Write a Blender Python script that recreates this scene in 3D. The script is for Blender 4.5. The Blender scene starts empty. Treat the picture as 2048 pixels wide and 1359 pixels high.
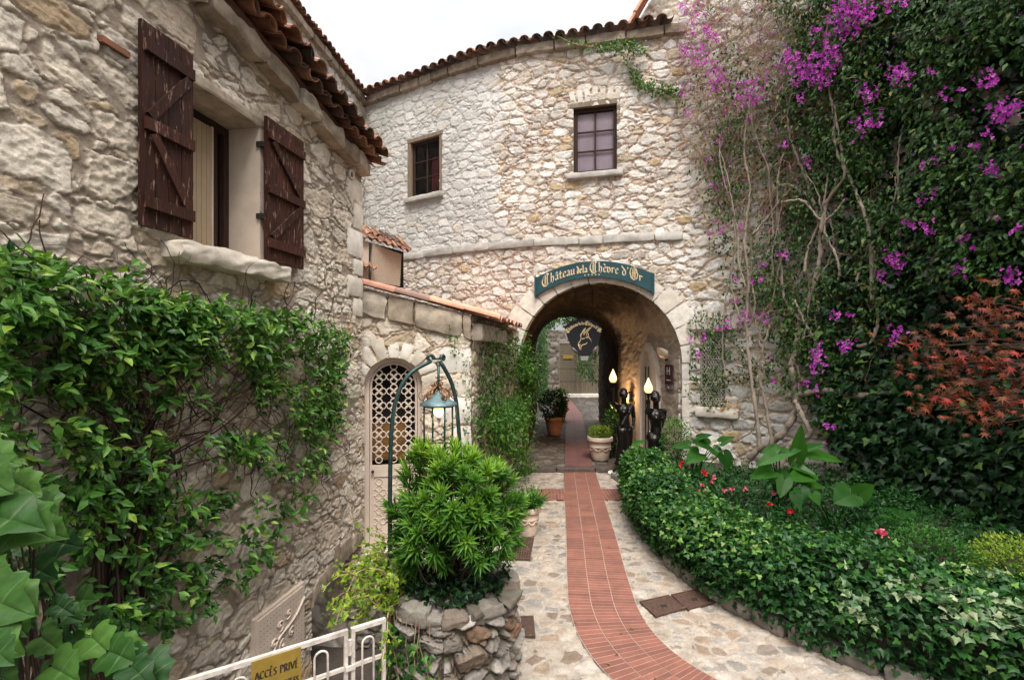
import bpy, math, random
import numpy as np
from mathutils import Vector
PI = math.pi
rad = math.radians
SC = bpy.context.scene
COL = SC.collection

# ------------------------------------------------------------------ camera, sky, sun, exposure
EYE = 2.58
cam_d = bpy.data.cameras.new('camera')
cam_d.sensor_width = 36.0
cam_d.lens = 17.0
cam_d.shift_y = 23.5 / 2048
cam_d.clip_start = 0.05
cam_d.clip_end = 2000
cam = bpy.data.objects.new('camera', cam_d)
COL.objects.link(cam)
cam.location = (0, 0, EYE)
cam.rotation_euler = (rad(90), 0, 0)
SC.camera = cam

SUN_DIR = Vector((-0.10, 0.56, -0.84)).normalized()      # the way the light travels
SUN_EL = math.asin(-SUN_DIR.z)
SUN_AZ = math.atan2(-SUN_DIR.x, -SUN_DIR.y)
world = bpy.data.worlds.new('World')
SC.world = world
world.use_nodes = True
wt = world.node_tree
wt.nodes.clear()
wo = wt.nodes.new('ShaderNodeOutputWorld')
sky = wt.nodes.new('ShaderNodeTexSky')
sky.sky_type = 'NISHITA'
sky.sun_disc = False
sky.sun_elevation = SUN_EL
sky.sun_rotation = SUN_AZ
bg1 = wt.nodes.new('ShaderNodeBackground')
bg1.inputs['Strength'].default_value = 0.08
wt.links.new(sky.outputs[0], bg1.inputs['Color'])
tcw = wt.nodes.new('ShaderNodeTexCoord')
mpw = wt.nodes.new('ShaderNodeMapping')
mpw.inputs['Scale'].default_value = (1, 1, 2.2)
nzw = wt.nodes.new('ShaderNodeTexNoise')
nzw.inputs['Scale'].default_value = 2.6
nzw.inputs['Detail'].default_value = 6
nzw.inputs['Roughness'].default_value = 0.5
rpw = wt.nodes.new('ShaderNodeValToRGB')
rpw.color_ramp.elements[0].position = 0.36
rpw.color_ramp.elements[0].color = (0.70, 0.705, 0.72, 1)
rpw.color_ramp.elements[1].position = 0.58
rpw.color_ramp.elements[1].color = (1.0, 0.985, 0.955, 1)
sepw = wt.nodes.new('ShaderNodeSeparateXYZ')
# an overcast sky, far brighter overhead than near the horizon
bg2 = wt.nodes.new('ShaderNodeBackground')
mixw = wt.nodes.new('ShaderNodeMixShader')
mixw.inputs[0].default_value = 0.9
L = wt.links.new
L(tcw.outputs['Generated'], mpw.inputs[0]); L(mpw.outputs[0], nzw.inputs['Vector'])
L(nzw.outputs['Fac'], rpw.inputs[0]); L(rpw.outputs[0], bg2.inputs['Color'])
L(tcw.outputs['Generated'], sepw.inputs[0])
crw = wt.nodes.new('ShaderNodeValToRGB')
for p_, v_ in ((.0, .05), (.30, .13), (.5, .165), (.62, .22), (.8, .7)):
    e_ = crw.color_ramp.elements.new(p_); e_.color = (v_, v_, v_, 1)
crw.color_ramp.elements.remove(crw.color_ramp.elements[0])
crw.color_ramp.elements[len(crw.color_ramp.elements) - 1].color = (1, 1, 1, 1)
mlw = wt.nodes.new('ShaderNodeMath'); mlw.operation = 'MULTIPLY'; mlw.inputs[1].default_value = 2.3
L(sepw.outputs['Z'], crw.inputs[0]); L(crw.outputs[0], mlw.inputs[0]); L(mlw.outputs[0], bg2.inputs['Strength'])
L(bg1.outputs[0], mixw.inputs[1]); L(bg2.outputs[0], mixw.inputs[2]); L(mixw.outputs[0], wo.inputs['Surface'])

sun_d = bpy.data.lights.new('sun', 'SUN')
sun_d.energy = 1.2
sun_d.angle = rad(25)
sun_d.color = (1.0, 0.945, 0.86)
sun = bpy.data.objects.new('sun', sun_d)
COL.objects.link(sun)
sun.rotation_euler = SUN_DIR.to_track_quat('-Z', 'Y').to_euler()

SC.view_settings.view_transform = 'Standard'
SC.view_settings.look = 'None'
SC.view_settings.gamma = 1.0
SC.view_settings.use_curve_mapping = False
SC.view_settings.exposure = 1.72
try:
    SC.cycles.use_denoising = True
    SC.cycles.max_bounces = 6
    SC.cycles.diffuse_bounces = 3
    SC.cycles.transparent_max_bounces = 8
    SC.cycles.sample_clamp_indirect = 4.0
except Exception:
    pass

# ------------------------------------------------------------------ noise
def h2(ix, iy, seed=0):
    x = (ix.astype(np.int64) * 374761393 + iy.astype(np.int64) * 668265263 + seed * 1274126177) & 0xFFFFFFFF
    x = ((x ^ (x >> 13)) * 1274126177) & 0xFFFFFFFF
    x = ((x ^ (x >> 16)) * 2246822519) & 0xFFFFFFFF
    x = x ^ (x >> 15)
    return (x & 0xFFFFFF).astype(np.float64) / 0xFFFFFF

def vn(x, y, seed=0):
    ix = np.floor(x); iy = np.floor(y)
    fx = x - ix; fy = y - iy
    fx = fx * fx * (3 - 2 * fx); fy = fy * fy * (3 - 2 * fy)
    ix = ix.astype(np.int64); iy = iy.astype(np.int64)
    a = h2(ix, iy, seed); b = h2(ix + 1, iy, seed); c = h2(ix, iy + 1, seed); d = h2(ix + 1, iy + 1, seed)
    return (a * (1 - fx) + b * fx) * (1 - fy) + (c * (1 - fx) + d * fx) * fy

def fbm(x, y, seed=0, octs=4):
    s = 0; a = 0.5; t = 0
    for k in range(octs):
        s = s + a * vn(x, y, seed + k * 17); t += a
        x = x * 2.03 + 11.3; y = y * 2.03 + 5.7; a *= 0.5
    return s / t

def sst(a, b, x):
    t = np.clip((x - a) / (b - a), 0, 1)
    return t * t * (3 - 2 * t)

def cells(u, v, cw, ch, seed, jx=.85, jy=.7, wt_=.3, p=2.6):
    iy = np.floor(v / ch).astype(np.int64)
    f1 = np.full(u.shape, 9.0); f2 = np.full(u.shape, 9.0)
    rid = np.zeros(u.shape); dxx = np.zeros(u.shape); dyy = np.zeros(u.shape)
    for dj in (-1, 0, 1):
        r = iy + dj
        sh = h2(r, r * 0, seed + 7)
        ic = np.floor(u / cw - sh).astype(np.int64)
        for di in (-2, -1, 0, 1, 2):
            c = ic + di
            sx = (c + sh + .5 + jx * (h2(c, r, seed) - .5)) * cw
            sy = (r + .5 + jy * (h2(c, r, seed + 1) - .5)) * ch
            dx = (u - sx) / cw; dy = (v - sy) / ch
            d = (np.abs(dx) ** p + np.abs(dy) ** p) ** (1 / p) - wt_ * h2(c, r, seed + 2)
            m = d < f1
            f2 = np.where(m, f1, np.minimum(f2, d))
            f1 = np.where(m, d, f1)
            hid = h2(c, r, seed + 3)
            rid = np.where(m, hid, rid); dxx = np.where(m, dx, dxx); dyy = np.where(m, dy, dyy)
    return f1, f2, rid, dxx, dyy

def stone_field(u, v, layers, amp=.02, rough=.006, warp=.05, seed=0, tilt=.8):
    """height, stone mask and per-stone random of a rubble surface; layers = (cell width, cell height, seed, lo, hi, keep)"""
    n1 = fbm(u * 3.1, v * 3.1, seed) - .5; n2 = fbm(u * 3.1 + 40, v * 3.1, seed + 3) - .5
    n3 = fbm(u * 15, v * 15, seed + 5) - .5; n4 = fbm(u * 15 + 31, v * 15, seed + 9) - .5
    wu = u + warp * (2 * n1 + .5 * n3); wv = v + warp * (2 * n2 + .5 * n4)
    T = np.zeros(u.shape); R = np.zeros(u.shape); H = np.zeros(u.shape); G = np.zeros(u.shape)
    nz = fbm(u * 26, v * 26, seed + 21) - .5
    for (cw, ch, sd, lo, hi, keep) in layers:
        f1, f2, rid, dx, dy = cells(wu, wv, cw, ch, sd + seed)
        r2 = (rid * 7.31) % 1.0; r3 = (rid * 13.7) % 1.0; r4 = (rid * 29.3) % 1.0
        e = f2 - f1 + nz * .16
        k = (r2 < keep)
        t = sst(lo, hi, e) * k * (1 - G)
        h = t * amp * (.4 + .6 * r3) + t * amp * tilt * (dx * (r4 - .5) * 2 + dy * (r3 - .5) * 2)
        R = np.where(t > T, rid, R)
        H = np.where(t > T, h, H)
        T = np.maximum(T, t)
        G = np.maximum(G, sst(lo - .12, lo + .02, e) * k)
    b = 1 - np.abs(2 * fbm(u * 13, v * 17, seed + 33, 5) - 1)
    H = H + T * rough * 2.4 * (b - .75) + (1 - T) * rough * 1.3 * (fbm(u * 18, v * 18, seed + 41) - .5)
    return H, T, R

# ------------------------------------------------------------------ meshes
class MB:
    def __init__(s):
        s.V = []; s.F = []; s.n = 0; s.A = []; s.val = .5; s.uv = None
    def add(s, verts, faces):
        verts = [tuple(map(float, v)) for v in verts]
        s.V += verts
        s.F += [tuple(i + s.n for i in f) for f in faces]
        s.A += [s.val] * len(verts)
        s.n += len(verts)
    def obox(s, c, ax, ay, az):
        """box: centre, three half-axis vectors"""
        c = np.array(c, float); ax = np.array(ax, float); ay = np.array(ay, float); az = np.array(az, float)
        vs = [c + i * ax + j * ay + k * az for k in (-1, 1) for j in (-1, 1) for i in (-1, 1)]
        s.add(vs, [(0, 2, 3, 1), (4, 5, 7, 6), (0, 1, 5, 4), (2, 6, 7, 3), (1, 3, 7, 5), (0, 4, 6, 2)])
    def box(s, x0, x1, y0, y1, z0, z1):
        s.obox(((x0 + x1) / 2, (y0 + y1) / 2, (z0 + z1) / 2), ((x1 - x0) / 2, 0, 0), (0, (y1 - y0) / 2, 0), (0, 0, (z1 - z0) / 2))
    def lbox(s, fr, x0, x1, z0, z1, d0, d1):
        """box in a wall frame fr = (origin xy, tangent, normal): x along the wall, z up, d out of the wall"""
        o, t, n = fr
        def q(x, d, z): return (o[0] + t[0] * x + n[0] * d, o[1] + t[1] * x + n[1] * d, z)
        vs = [q(x, d, z) for z in (z0, z1) for d in (d0, d1) for x in (x0, x1)]
        s.add(vs, [(0, 2, 3, 1), (4, 5, 7, 6), (0, 1, 5, 4), (2, 6, 7, 3), (1, 3, 7, 5), (0, 4, 6, 2)])
    def tube(s, pts, r, sides=8, caps=True):
        P = [Vector(p) for p in pts]
        n = len(P)
        R = list(r) if hasattr(r, '__len__') else [r] * n
        vs = []; fs = []
        up = Vector((0, 0, 1)); prev = None
        for i in range(n):
            d = (P[min(i + 1, n - 1)] - P[max(i - 1, 0)])
            if d.length < 1e-9: d = Vector((0, 0, 1))
            d.normalize()
            if prev is None:
                a = d.orthogonal().normalized()
            else:
                a = prev - d * prev.dot(d)
                if a.length < 1e-6: a = d.orthogonal()
                a.normalize()
            prev = a
            b = d.cross(a)
            for k in range(sides):
                an = 2 * PI * k / sides
                vs.append(P[i] + (a * math.cos(an) + b * math.sin(an)) * R[i])
        for i in range(n - 1):
            for k in range(sides):
                k2 = (k + 1) % sides
                fs.append((i * sides + k, i * sides + k2, (i + 1) * sides + k2, (i + 1) * sides + k))
        if caps:
            fs.append(tuple(reversed(range(sides)))); fs.append(tuple((n - 1) * sides + k for k in range(sides)))
        s.add(vs, fs)
    def lathe(s, c, prof, sides=24, cap=True):
        """prof: list of (radius, z) from bottom to top about the vertical through c"""
        vs = []; fs = []
        for (r, z) in prof:
            for k in range(sides):
                an = 2 * PI * k / sides
                vs.append((c[0] + r * math.cos(an), c[1] + r * math.sin(an), c[2] + z))
        for i in range(len(prof) - 1):
            for k in range(sides):
                k2 = (k + 1) % sides
                fs.append((i * sides + k, i * sides + k2, (i + 1) * sides + k2, (i + 1) * sides + k))
        if cap:
            fs.append(tuple(reversed(range(sides)))); fs.append(tuple((len(prof) - 1) * sides + k for k in range(sides)))
        s.add(vs, fs)
    def prism(s, poly, off):
        """closed 3-D polygon extruded by vector off"""
        n = len(poly)
        P = [Vector(p) for p in poly]; o = Vector(off)
        s.add(P + [p + o for p in P], [tuple(range(n)), tuple(reversed(range(n, 2 * n)))] +
              [(i, i + n, (i + 1) % n + n, (i + 1) % n) for i in range(n)])
    def ring(s, c, ex, ey, R, r, seg=16, sides=5):
        c = Vector(c); ex = Vector(ex); ey = Vector(ey); ez = ex.cross(ey)
        vs = []; fs = []
        for i in range(seg):
            a = 2 * PI * i / seg
            d = ex * math.cos(a) + ey * math.sin(a)
            for k in range(sides):
                b = 2 * PI * k / sides
                vs.append(c + d * (R + r * math.cos(b)) + ez * r * math.sin(b))
        for i in range(seg):
            for k in range(sides):
                i2 = (i + 1) % seg; k2 = (k + 1) % sides
                fs.append((i * sides + k, i2 * sides + k, i2 * sides + k2, i * sides + k2))
        s.add(vs, fs)
    def ball(s, c, rx, ry=None, rz=None, seg=12, rings=8):
        ry = ry or rx; rz = rz or rx
        vs = [(c[0], c[1], c[2] - rz)]
        for j in range(1, rings):
            ph = PI * j / rings - PI / 2
            for i in range(seg):
                a = 2 * PI * i / seg
                vs.append((c[0] + rx * math.cos(ph) * math.cos(a), c[1] + ry * math.cos(ph) * math.sin(a), c[2] + rz * math.sin(ph)))
        vs.append((c[0], c[1], c[2] + rz))
        fs = []
        for i in range(seg):
            fs.append((0, 1 + (i + 1) % seg, 1 + i))
            for j in range(rings - 2):
                a = 1 + j * seg
                fs.append((a + i, a + (i + 1) % seg, a + seg + (i + 1) % seg, a + seg + i))
            a = 1 + (rings - 2) * seg
            fs.append((a + i, a + (i + 1) % seg, len(vs) - 1))
        s.add(vs, fs)
    def block(s, fn, dims, seed=0, rough=.012, n=(6, 4, 4), rnd=.18):
        """rough stone block; fn maps (a,b,c) in 0..1 to world, dims its size in metres"""
        vs = []; fs = []
        def face(A, B, fix, val):
            na, nb = n[A], n[B]
            base = len(vs)
            for i in range(na + 1):
                for j in range(nb + 1):
                    q = [0, 0, 0]; q[A] = i / na; q[B] = j / nb; q[fix] = val
                    vs.append(q)
            for i in range(na):
                for j in range(nb):
                    a = base + i * (nb + 1) + j
                    f = (a, a + nb + 1, a + nb + 2, a + 1)
                    fs.append(f if val else f[::-1])
        face(0, 1, 2, 0); face(0, 1, 2, 1); face(1, 2, 0, 0); face(1, 2, 0, 1); face(2, 0, 1, 0); face(2, 0, 1, 1)
        Q = np.array(vs, float)
        dm = np.array(dims, float)
        X = (Q - .5) * 2
        # round the edges a little
        r = min(dm) * rnd
        inner = np.clip((Q - .5) * dm, -(dm / 2 - r), dm / 2 - r)
        w = (Q - .5) * dm - inner
        l = np.linalg.norm(w, axis=1, keepdims=True); l[l == 0] = 1
        Wp = inner + w / l * np.minimum(l, r)
        a = Wp[:, 0] * 9 + seed * 3.7; b = Wp[:, 1] * 9 + Wp[:, 2] * 9 * 1.3 + seed * 1.9; c = Wp[:, 2] * 9 - Wp[:, 0] * 4
        nx = fbm(a, b, 5 + seed) - .5; ny = fbm(b + 9, c, 6 + seed) - .5; nz = fbm(c, a + 4, 7 + seed) - .5
        Wp = Wp + rough * 2 * np.stack([nx, ny, nz], 1)
        Q = Wp / dm + .5
        s.add([fn(*q) for q in Q], fs)

MATS = {}
def origin(o):
    v = Vector((0, 0, 0))
    while o is not None:
        v += o.location; o = o.parent
    return v

def props(o, label=None, cat=None, group=None, kind=None):
    if label: o['label'] = label
    if cat: o['category'] = cat
    if group: o['group'] = group
    if kind: o['kind'] = kind
    return o

def root(name, loc, label, cat, group=None):
    o = bpy.data.objects.new(name, None)
    COL.objects.link(o)
    o.location = loc
    o.empty_display_size = .1
    return props(o, label, cat, group)

def link(name, me, mat, parent, label, cat, group, kind):
    o = bpy.data.objects.new(name, me)
    COL.objects.link(o)
    if mat is not None:
        me.materials.append(mat)
    if parent is not None:
        o.parent = parent
        me.transform(__import__('mathutils').Matrix.Translation(-origin(parent)))
    else:
        n = len(me.vertices)
        if n and kind != 'structure':
            co = np.empty(n * 3); me.vertices.foreach_get('co', co); co = co.reshape(-1, 3)
            b = Vector(((co[:, 0].min() + co[:, 0].max()) / 2, (co[:, 1].min() + co[:, 1].max()) / 2, co[:, 2].min()))
            me.transform(__import__('mathutils').Matrix.Translation(-b))
            o.location = b
    return props(o, label, cat, group, kind)

def mk(name, mb, mat, parent=None, label=None, cat=None, group=None, kind=None, smooth=False, attr=True):
    me = bpy.data.meshes.new(name)
    me.from_pydata(mb.V, [], mb.F)
    if attr:
        at = me.attributes.new('rnd', 'FLOAT', 'POINT')
        at.data.foreach_set('value', np.array(mb.A, np.float32))
    if mb.uv is not None:
        ul = me.uv_layers.new(name='UVMap')
        li = np.empty(len(me.loops), np.int32); me.loops.foreach_get('vertex_index', li)
        ul.data.foreach_set('uv', np.array(mb.uv, np.float32)[li].ravel())
    if smooth:
        me.polygons.foreach_set('use_smooth', np.ones(len(me.polygons), bool))
    me.update()
    return link(name, me, mat, parent, label, cat, group, kind)

def mkfast(name, V, F, mat, parent=None, label=None, cat=None, group=None, kind=None, smooth=True, attrs=None):
    """V (n,3), F (m,k) arrays"""
    me = bpy.data.meshes.new(name)
    V = np.ascontiguousarray(V, np.float32); F = np.ascontiguousarray(F, np.int32)
    me.vertices.add(len(V)); me.vertices.foreach_set('co', V.ravel())
    k = F.shape[1]
    me.loops.add(F.size); me.loops.foreach_set('vertex_index', F.ravel())
    me.polygons.add(len(F))
    me.polygons.foreach_set('loop_start', np.arange(0, F.size, k, dtype=np.int32))
    try:
        me.polygons.foreach_set('loop_total', np.full(len(F), k, np.int32))
    except Exception:
        pass
    me.polygons.foreach_set('use_smooth', np.full(len(F), smooth, bool))
    for a, arr in (attrs or {}).items():
        at = me.attributes.new(a, 'FLOAT', 'POINT')
        at.data.foreach_set('value', np.ascontiguousarray(arr, np.float32).ravel())
    me.update(calc_edges=True)
    me.validate()
    return link(name, me, mat, parent, label, cat, group, kind)

def relief(name, P, N, h, keep, mat, parent=None, attrs=None, **kw):
    nu, nv = P.shape[:2]
    V = (P + N * h[..., None]).reshape(-1, 3)
    i = np.arange(nu - 1)[:, None]; j = np.arange(nv - 1)[None, :]
    a = i * nv + j
    F = np.stack([a, a + nv, a + nv + 1, a + 1], -1)
    if keep is not None:
        F = F[keep]
    F = F.reshape(-1, 4)
    used = np.zeros(len(V), bool); used[F.ravel()] = True
    idx = np.cumsum(used) - 1
    at = {k: v.reshape(-1)[used] for k, v in (attrs or {}).items()}
    return mkfast(name, V[used], idx[F], mat, parent, attrs=at, **kw)

class Curve:
    """a wall line in plan; u is its length"""
    def __init__(s, pts, smooth=True):
        P = np.array(pts, float)
        if smooth and len(P) > 2:
            d = np.concatenate([[0], np.cumsum(np.linalg.norm(np.diff(P, axis=0), axis=1))])
            t = np.linspace(0, d[-1], 160)
            m = np.gradient(P, d, axis=0)
            k = np.clip(np.searchsorted(d, t, side='right') - 1, 0, len(P) - 2)
            hh = (d[k + 1] - d[k])[:, None]; x = ((t - d[k]) / hh[:, 0])[:, None]
            P = ((2 * x**3 - 3 * x**2 + 1) * P[k] + (x**3 - 2 * x**2 + x) * hh * m[k] +
                 (-2 * x**3 + 3 * x**2) * P[k + 1] + (x**3 - x**2) * hh * m[k + 1])
        s.P = P
        s.d = np.concatenate([[0], np.cumsum(np.linalg.norm(np.diff(P, axis=0), axis=1))])
        s.L = s.d[-1]
    def at(s, u):
        return np.stack([np.interp(u, s.d, s.P[:, 0]), np.interp(u, s.d, s.P[:, 1])], -1)
    def tan(s, u):
        t = s.at(np.asarray(u) + .03) - s.at(np.asarray(u) - .03)
        return t / np.linalg.norm(t, axis=-1, keepdims=True)
    def frame(s, u):
        o = s.at(u); t = s.tan(min(max(u, .05), s.L - .05)); return (o, t, np.array([t[1], -t[0]]))
    def upx(s, px):
        """u where the line of sight of picture column px meets this wall (used to read the photo's measures)"""
        r = s.P[:, 0] / s.P[:, 1]; q = (px - 1024) / 967
        if r[0] > r[-1]: return float(np.interp(q, r[::-1], s.d[::-1]))
        return float(np.interp(q, r, s.d))
    def pt(s, px, py, off=0.0):
        u = s.upx(px); o, t, n = s.frame(u)
        z = EYE - (py - 703) / 967 * o[1]
        v = np.array([o[0], o[1], z]); e = np.array([0, 0, EYE])
        k = -off / max(.25, abs(np.dot((v - e)[:2] / np.linalg.norm(v - e), n)))
        return v + (v - e) / np.linalg.norm(v - e) * k
    def sheet(s, u0, u1, z0, z1, res):
        nu = max(2, int((u1 - u0) / res)); nv = max(2, int((z1 - z0) / res))
        U, Z = np.meshgrid(np.linspace(u0, u1, nu), np.linspace(z0, z1, nv), indexing='ij')
        o = s.at(U); t = s.tan(np.clip(U, .04, s.L - .04))
        P = np.concatenate([o, Z[..., None]], -1)
        N = np.stack([t[..., 1], -t[..., 0], np.zeros(U.shape)], -1)
        return U, Z, P, N

def PX(u, v, d):
    return ((u - 1024) / 967 * d, d, EYE - (v - 703) / 967 * d)

def fcen(A):
    return (A[:-1, :-1] + A[1:, :-1] + A[1:, 1:] + A[:-1, 1:]) / 4

# ------------------------------------------------------------------ materials
def new_mat(name):
    m = bpy.data.materials.new(name); m.use_nodes = True
    nt = m.node_tree
    b = nt.nodes['Principled BSDF']
    return m, nt, b

def nd(nt, typ, **kw):
    n = nt.nodes.new(typ)
    for k, v in kw.items():
        if k in n.inputs: n.inputs[k].default_value = v
        else: setattr(n, k, v)
    return n

def ramp(nt, stops, interp='LINEAR'):
    r = nt.nodes.new('ShaderNodeValToRGB')
    r.color_ramp.interpolation = interp
    e = r.color_ramp.elements
    while len(e) < len(stops): e.new(.5)
    for k, (p, c) in enumerate(stops):
        e[k].position = p; e[k].color = (*c, 1)
    return r

def mix(nt, fac, a, b, typ='MIX'):
    m = nt.nodes.new('ShaderNodeMix'); m.data_type = 'RGBA'; m.blend_type = typ
    for inp, v in ((m.inputs[0], fac), (m.inputs[6], a), (m.inputs[7], b)):
        if hasattr(v, 'is_output'): nt.links.new(v, inp)
        elif isinstance(v, (int, float)): inp.default_value = v
        else: inp.default_value = (*v, 1)
    return m.outputs[2]

def attrn(nt, name):
    a = nt.nodes.new('ShaderNodeAttribute'); a.attribute_name = name
    return a.outputs['Fac']

def noise(nt, scale, detail=6, rough=.55, vec=None):
    n = nd(nt, 'ShaderNodeTexNoise', Scale=scale, Detail=detail, Roughness=rough)
    tc = nt.nodes.new('ShaderNodeTexCoord')
    nt.links.new(vec if vec is not None else tc.outputs['Object'], n.inputs['Vector'])
    return n.outputs['Fac']

def bumpn(nt, b, height, strength=.4, dist=.01):
    bp = nd(nt, 'ShaderNodeBump', Strength=strength, Distance=dist)
    nt.links.new(height, bp.inputs['Height'])
    nt.links.new(bp.outputs[0], b.inputs['Normal'])

def gray(nt, fac, lo, hi):
    r = ramp(nt, [(.3, (lo,) * 3), (.7, (hi,) * 3)])
    nt.links.new(fac, r.inputs[0])
    return r.outputs[0]

def stone_mat(name, stops, mortar, mortar2=None, zone=None, rough=.92, streak=.0):
    """rubble: colour per stone (attribute rnd), mortar where attribute stone is low, fine grain and grime"""
    m, nt, b = new_mat(name)
    r = ramp(nt, stops); nt.links.new(attrn(nt, 'rnd'), r.inputs[0])
    n1 = noise(nt, 7, 8, .6); n2 = noise(nt, 1.1, 4); n3 = noise(nt, 55, 6, .7)
    st = mix(nt, 1.0, r.outputs[0], gray(nt, n1, .70, 1.16), 'MULTIPLY')
    st = mix(nt, 1.0, st, gray(nt, n3, .72, 1.14), 'MULTIPLY')
    pit = ramp(nt, [(.28, (.45, .42, .38)), (.36, (1, 1, 1))]); nt.links.new(noise(nt, 30, 5, .7), pit.inputs[0])
    st = mix(nt, .7, st, pit.outputs[0], 'MULTIPLY')
    if mortar2:
        mr = ramp(nt, [(.42, mortar), (.6, mortar2)]); nt.links.new(n2, mr.inputs[0]); mo = mr.outputs[0]
    else:
        mo = mortar
    mo = mix(nt, 1.0, mo, gray(nt, n1, .8, 1.12), 'MULTIPLY')
    if zone:                                          # greyer mortar and stone on house walls; on the vault, daylight put into colour
        zc_m, zc_s = zone; za = attrn(nt, 'zone')
        mo = mix(nt, za, mo, zc_m)
        zs = mix(nt, .6, st, zc_s)
        st = mix(nt, za, st, zs)
    c = mix(nt, attrn(nt, 'stone'), mo, st)
    c = mix(nt, 1.0, c, gray(nt, n2, .84, 1.08), 'MULTIPLY')
    nt.links.new(c, b.inputs['Base Color'])
    b.inputs['Roughness'].default_value = rough
    b.inputs['Specular IOR Level'].default_value = .2
    ad = nd(nt, 'ShaderNodeMath', operation='ADD'); nt.links.new(n3, ad.inputs[0]); nt.links.new(noise(nt, 24, 8, .65), ad.inputs[1])
    bumpn(nt, b, ad.outputs[0], .8, .012)
    return m

def flat_mat(name, col, rough=.6, metal=0.0, spec=.5, vary=.25, nscale=14, bump=.15, emit=None, es=0):
    m, nt, b = new_mat(name)
    n1 = noise(nt, nscale, 7, .6)
    c = mix(nt, 1.0, col, gray(nt, n1, 1 - vary, 1 + vary * .5), 'MULTIPLY')
    nt.links.new(c, b.inputs['Base Color'])
    b.inputs['Roughness'].default_value = rough
    b.inputs['Metallic'].default_value = metal
    b.inputs['Specular IOR Level'].default_value = spec
    if bump: bumpn(nt, b, noise(nt, nscale * 3, 6, .6), bump, .005)
    if emit:
        b.inputs['Emission Color'].default_value = (*emit, 1); b.inputs['Emission Strength'].default_value = es
    return m

def ramp_mat(name, stops, rough=.8, vary=.3, nscale=10, bump=.3, spec=.3, dist=.006):
    """colour per piece from attribute rnd"""
    m, nt, b = new_mat(name)
    r = ramp(nt, stops); nt.links.new(attrn(nt, 'rnd'), r.inputs[0])
    n1 = noise(nt, nscale, 7, .62)
    c = mix(nt, 1.0, r.outputs[0], gray(nt, n1, 1 - vary, 1 + vary * .4), 'MULTIPLY')
    nt.links.new(c, b.inputs['Base Color'])
    b.inputs['Roughness'].default_value = rough
    b.inputs['Specular IOR Level'].default_value = spec
    bumpn(nt, b, noise(nt, nscale * 4, 7, .65), bump, dist)
    return m

def leaf_mat(name, stops, rough=.42, trans=.22, tcol=None, edge=None, spec=.22, vein=None):
    m, nt, b = new_mat(name)
    r = ramp(nt, stops); nt.links.new(attrn(nt, 'rnd'), r.inputs[0])
    c = mix(nt, 1.0, r.outputs[0], gray(nt, noise(nt, 60, 3), .8, 1.15), 'MULTIPLY')
    if edge:
        e = attrn(nt, 'edge')
        ad = nd(nt, 'ShaderNodeMath', operation='MULTIPLY_ADD'); nt.links.new(noise(nt, 22, 4), ad.inputs[0]); ad.inputs[1].default_value = .5; nt.links.new(e, ad.inputs[2])
        rr = ramp(nt, [(edge[1], (0, 0, 0)), (edge[1] + .06, (1, 1, 1))]); nt.links.new(ad.outputs[0], rr.inputs[0])
        c = mix(nt, rr.outputs[0], c, edge[0])
    if vein:
        vm_ = nd(nt, 'ShaderNodeMath', operation='MULTIPLY'); nt.links.new(attrn(nt, 'vein'), vm_.inputs[0]); vm_.inputs[1].default_value = .6
        c = mix(nt, vm_.outputs[0], c, vein)
    nt.links.new(c, b.inputs['Base Color'])
    b.inputs['Roughness'].default_value = rough
    b.inputs['Specular IOR Level'].default_value = spec
    tr = nt.nodes.new('ShaderNodeBsdfTranslucent')
    tm = mix(nt, 1.0, c, tcol or (1.3, 1.5, .6), 'MULTIPLY'); nt.links.new(tm, tr.inputs['Color'])
    ms = nt.nodes.new('ShaderNodeMixShader'); ms.inputs[0].default_value = trans
    out = nt.nodes['Material Output']
    nt.links.new(b.outputs[0], ms.inputs[1]); nt.links.new(tr.outputs[0], ms.inputs[2]); nt.links.new(ms.outputs[0], out.inputs['Surface'])
    return m

CREAM = [(0, (.56, .46, .36)), (.25, (.67, .58, .47)), (.5, (.74, .66, .56)), (.74, (.58, .51, .43)), (.88, (.50, .40, .29)), (.95, (.52, .39, .24)), (1, (.40, .29, .20))]
WHITE = [(0, (.58, .51, .44)), (.3, (.73, .68, .62)), (.6, (.78, .75, .71)), (.84, (.67, .61, .54)), (.95, (.60, .50, .38)), (.975, (.58, .46, .30)), (1, (.54, .39, .22))]
M = {}
M['left'] = stone_mat('left_rubble', CREAM, (.285, .228, .178), (.34, .275, .215))
M['back'] = stone_mat('back_rubble', WHITE, (.46, .30, .21), (.54, .42, .32), zone=((.47, .465, .45), (.58, .56, .53)))
M['right'] = stone_mat('right_rubble', WHITE, (.52, .42, .32), (.50, .38, .27))
M['porch'] = stone_mat('porch_rubble', CREAM, (.40, .30, .23), (.44, .32, .23))
M['vault'] = stone_mat('vault_rubble', [(0, (.045, .03, .02)), (.5, (.075, .05, .034)), (1, (.11, .077, .054))], (.055, .037, .026), (.075, .05, .032), zone=((.46, .36, .27), (.56, .47, .38)))  # passage shade put into the dark stops, mouth daylight into the pale zone
M['dark'] = stone_mat('dark_rubble', [(0, (.12, .10, .08)), (.5, (.22, .19, .16)), (1, (.30, .26, .22))], (.10, .085, .07))  # plain dark stone for the sunken walls and the yard wall
M['planter'] = stone_mat('planter_rubble', [(0, (.15, .12, .10)), (.25, (.26, .23, .20)), (.55, (.36, .33, .30)), (.8, (.22, .17, .13)), (.93, (.22, .12, .08)), (1, (.17, .12, .08))], (.10, .08, .06), (.08, .075, .05))
M['cobble'] = stone_mat('path_stones', [(0, (.26, .185, .13)), (.3, (.35, .285, .225)), (.6, (.41, .355, .30)), (.85, (.22, .205, .185)), (1, (.21, .15, .11))], (.345, .30, .25), (.29, .245, .205), rough=.7)
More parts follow.
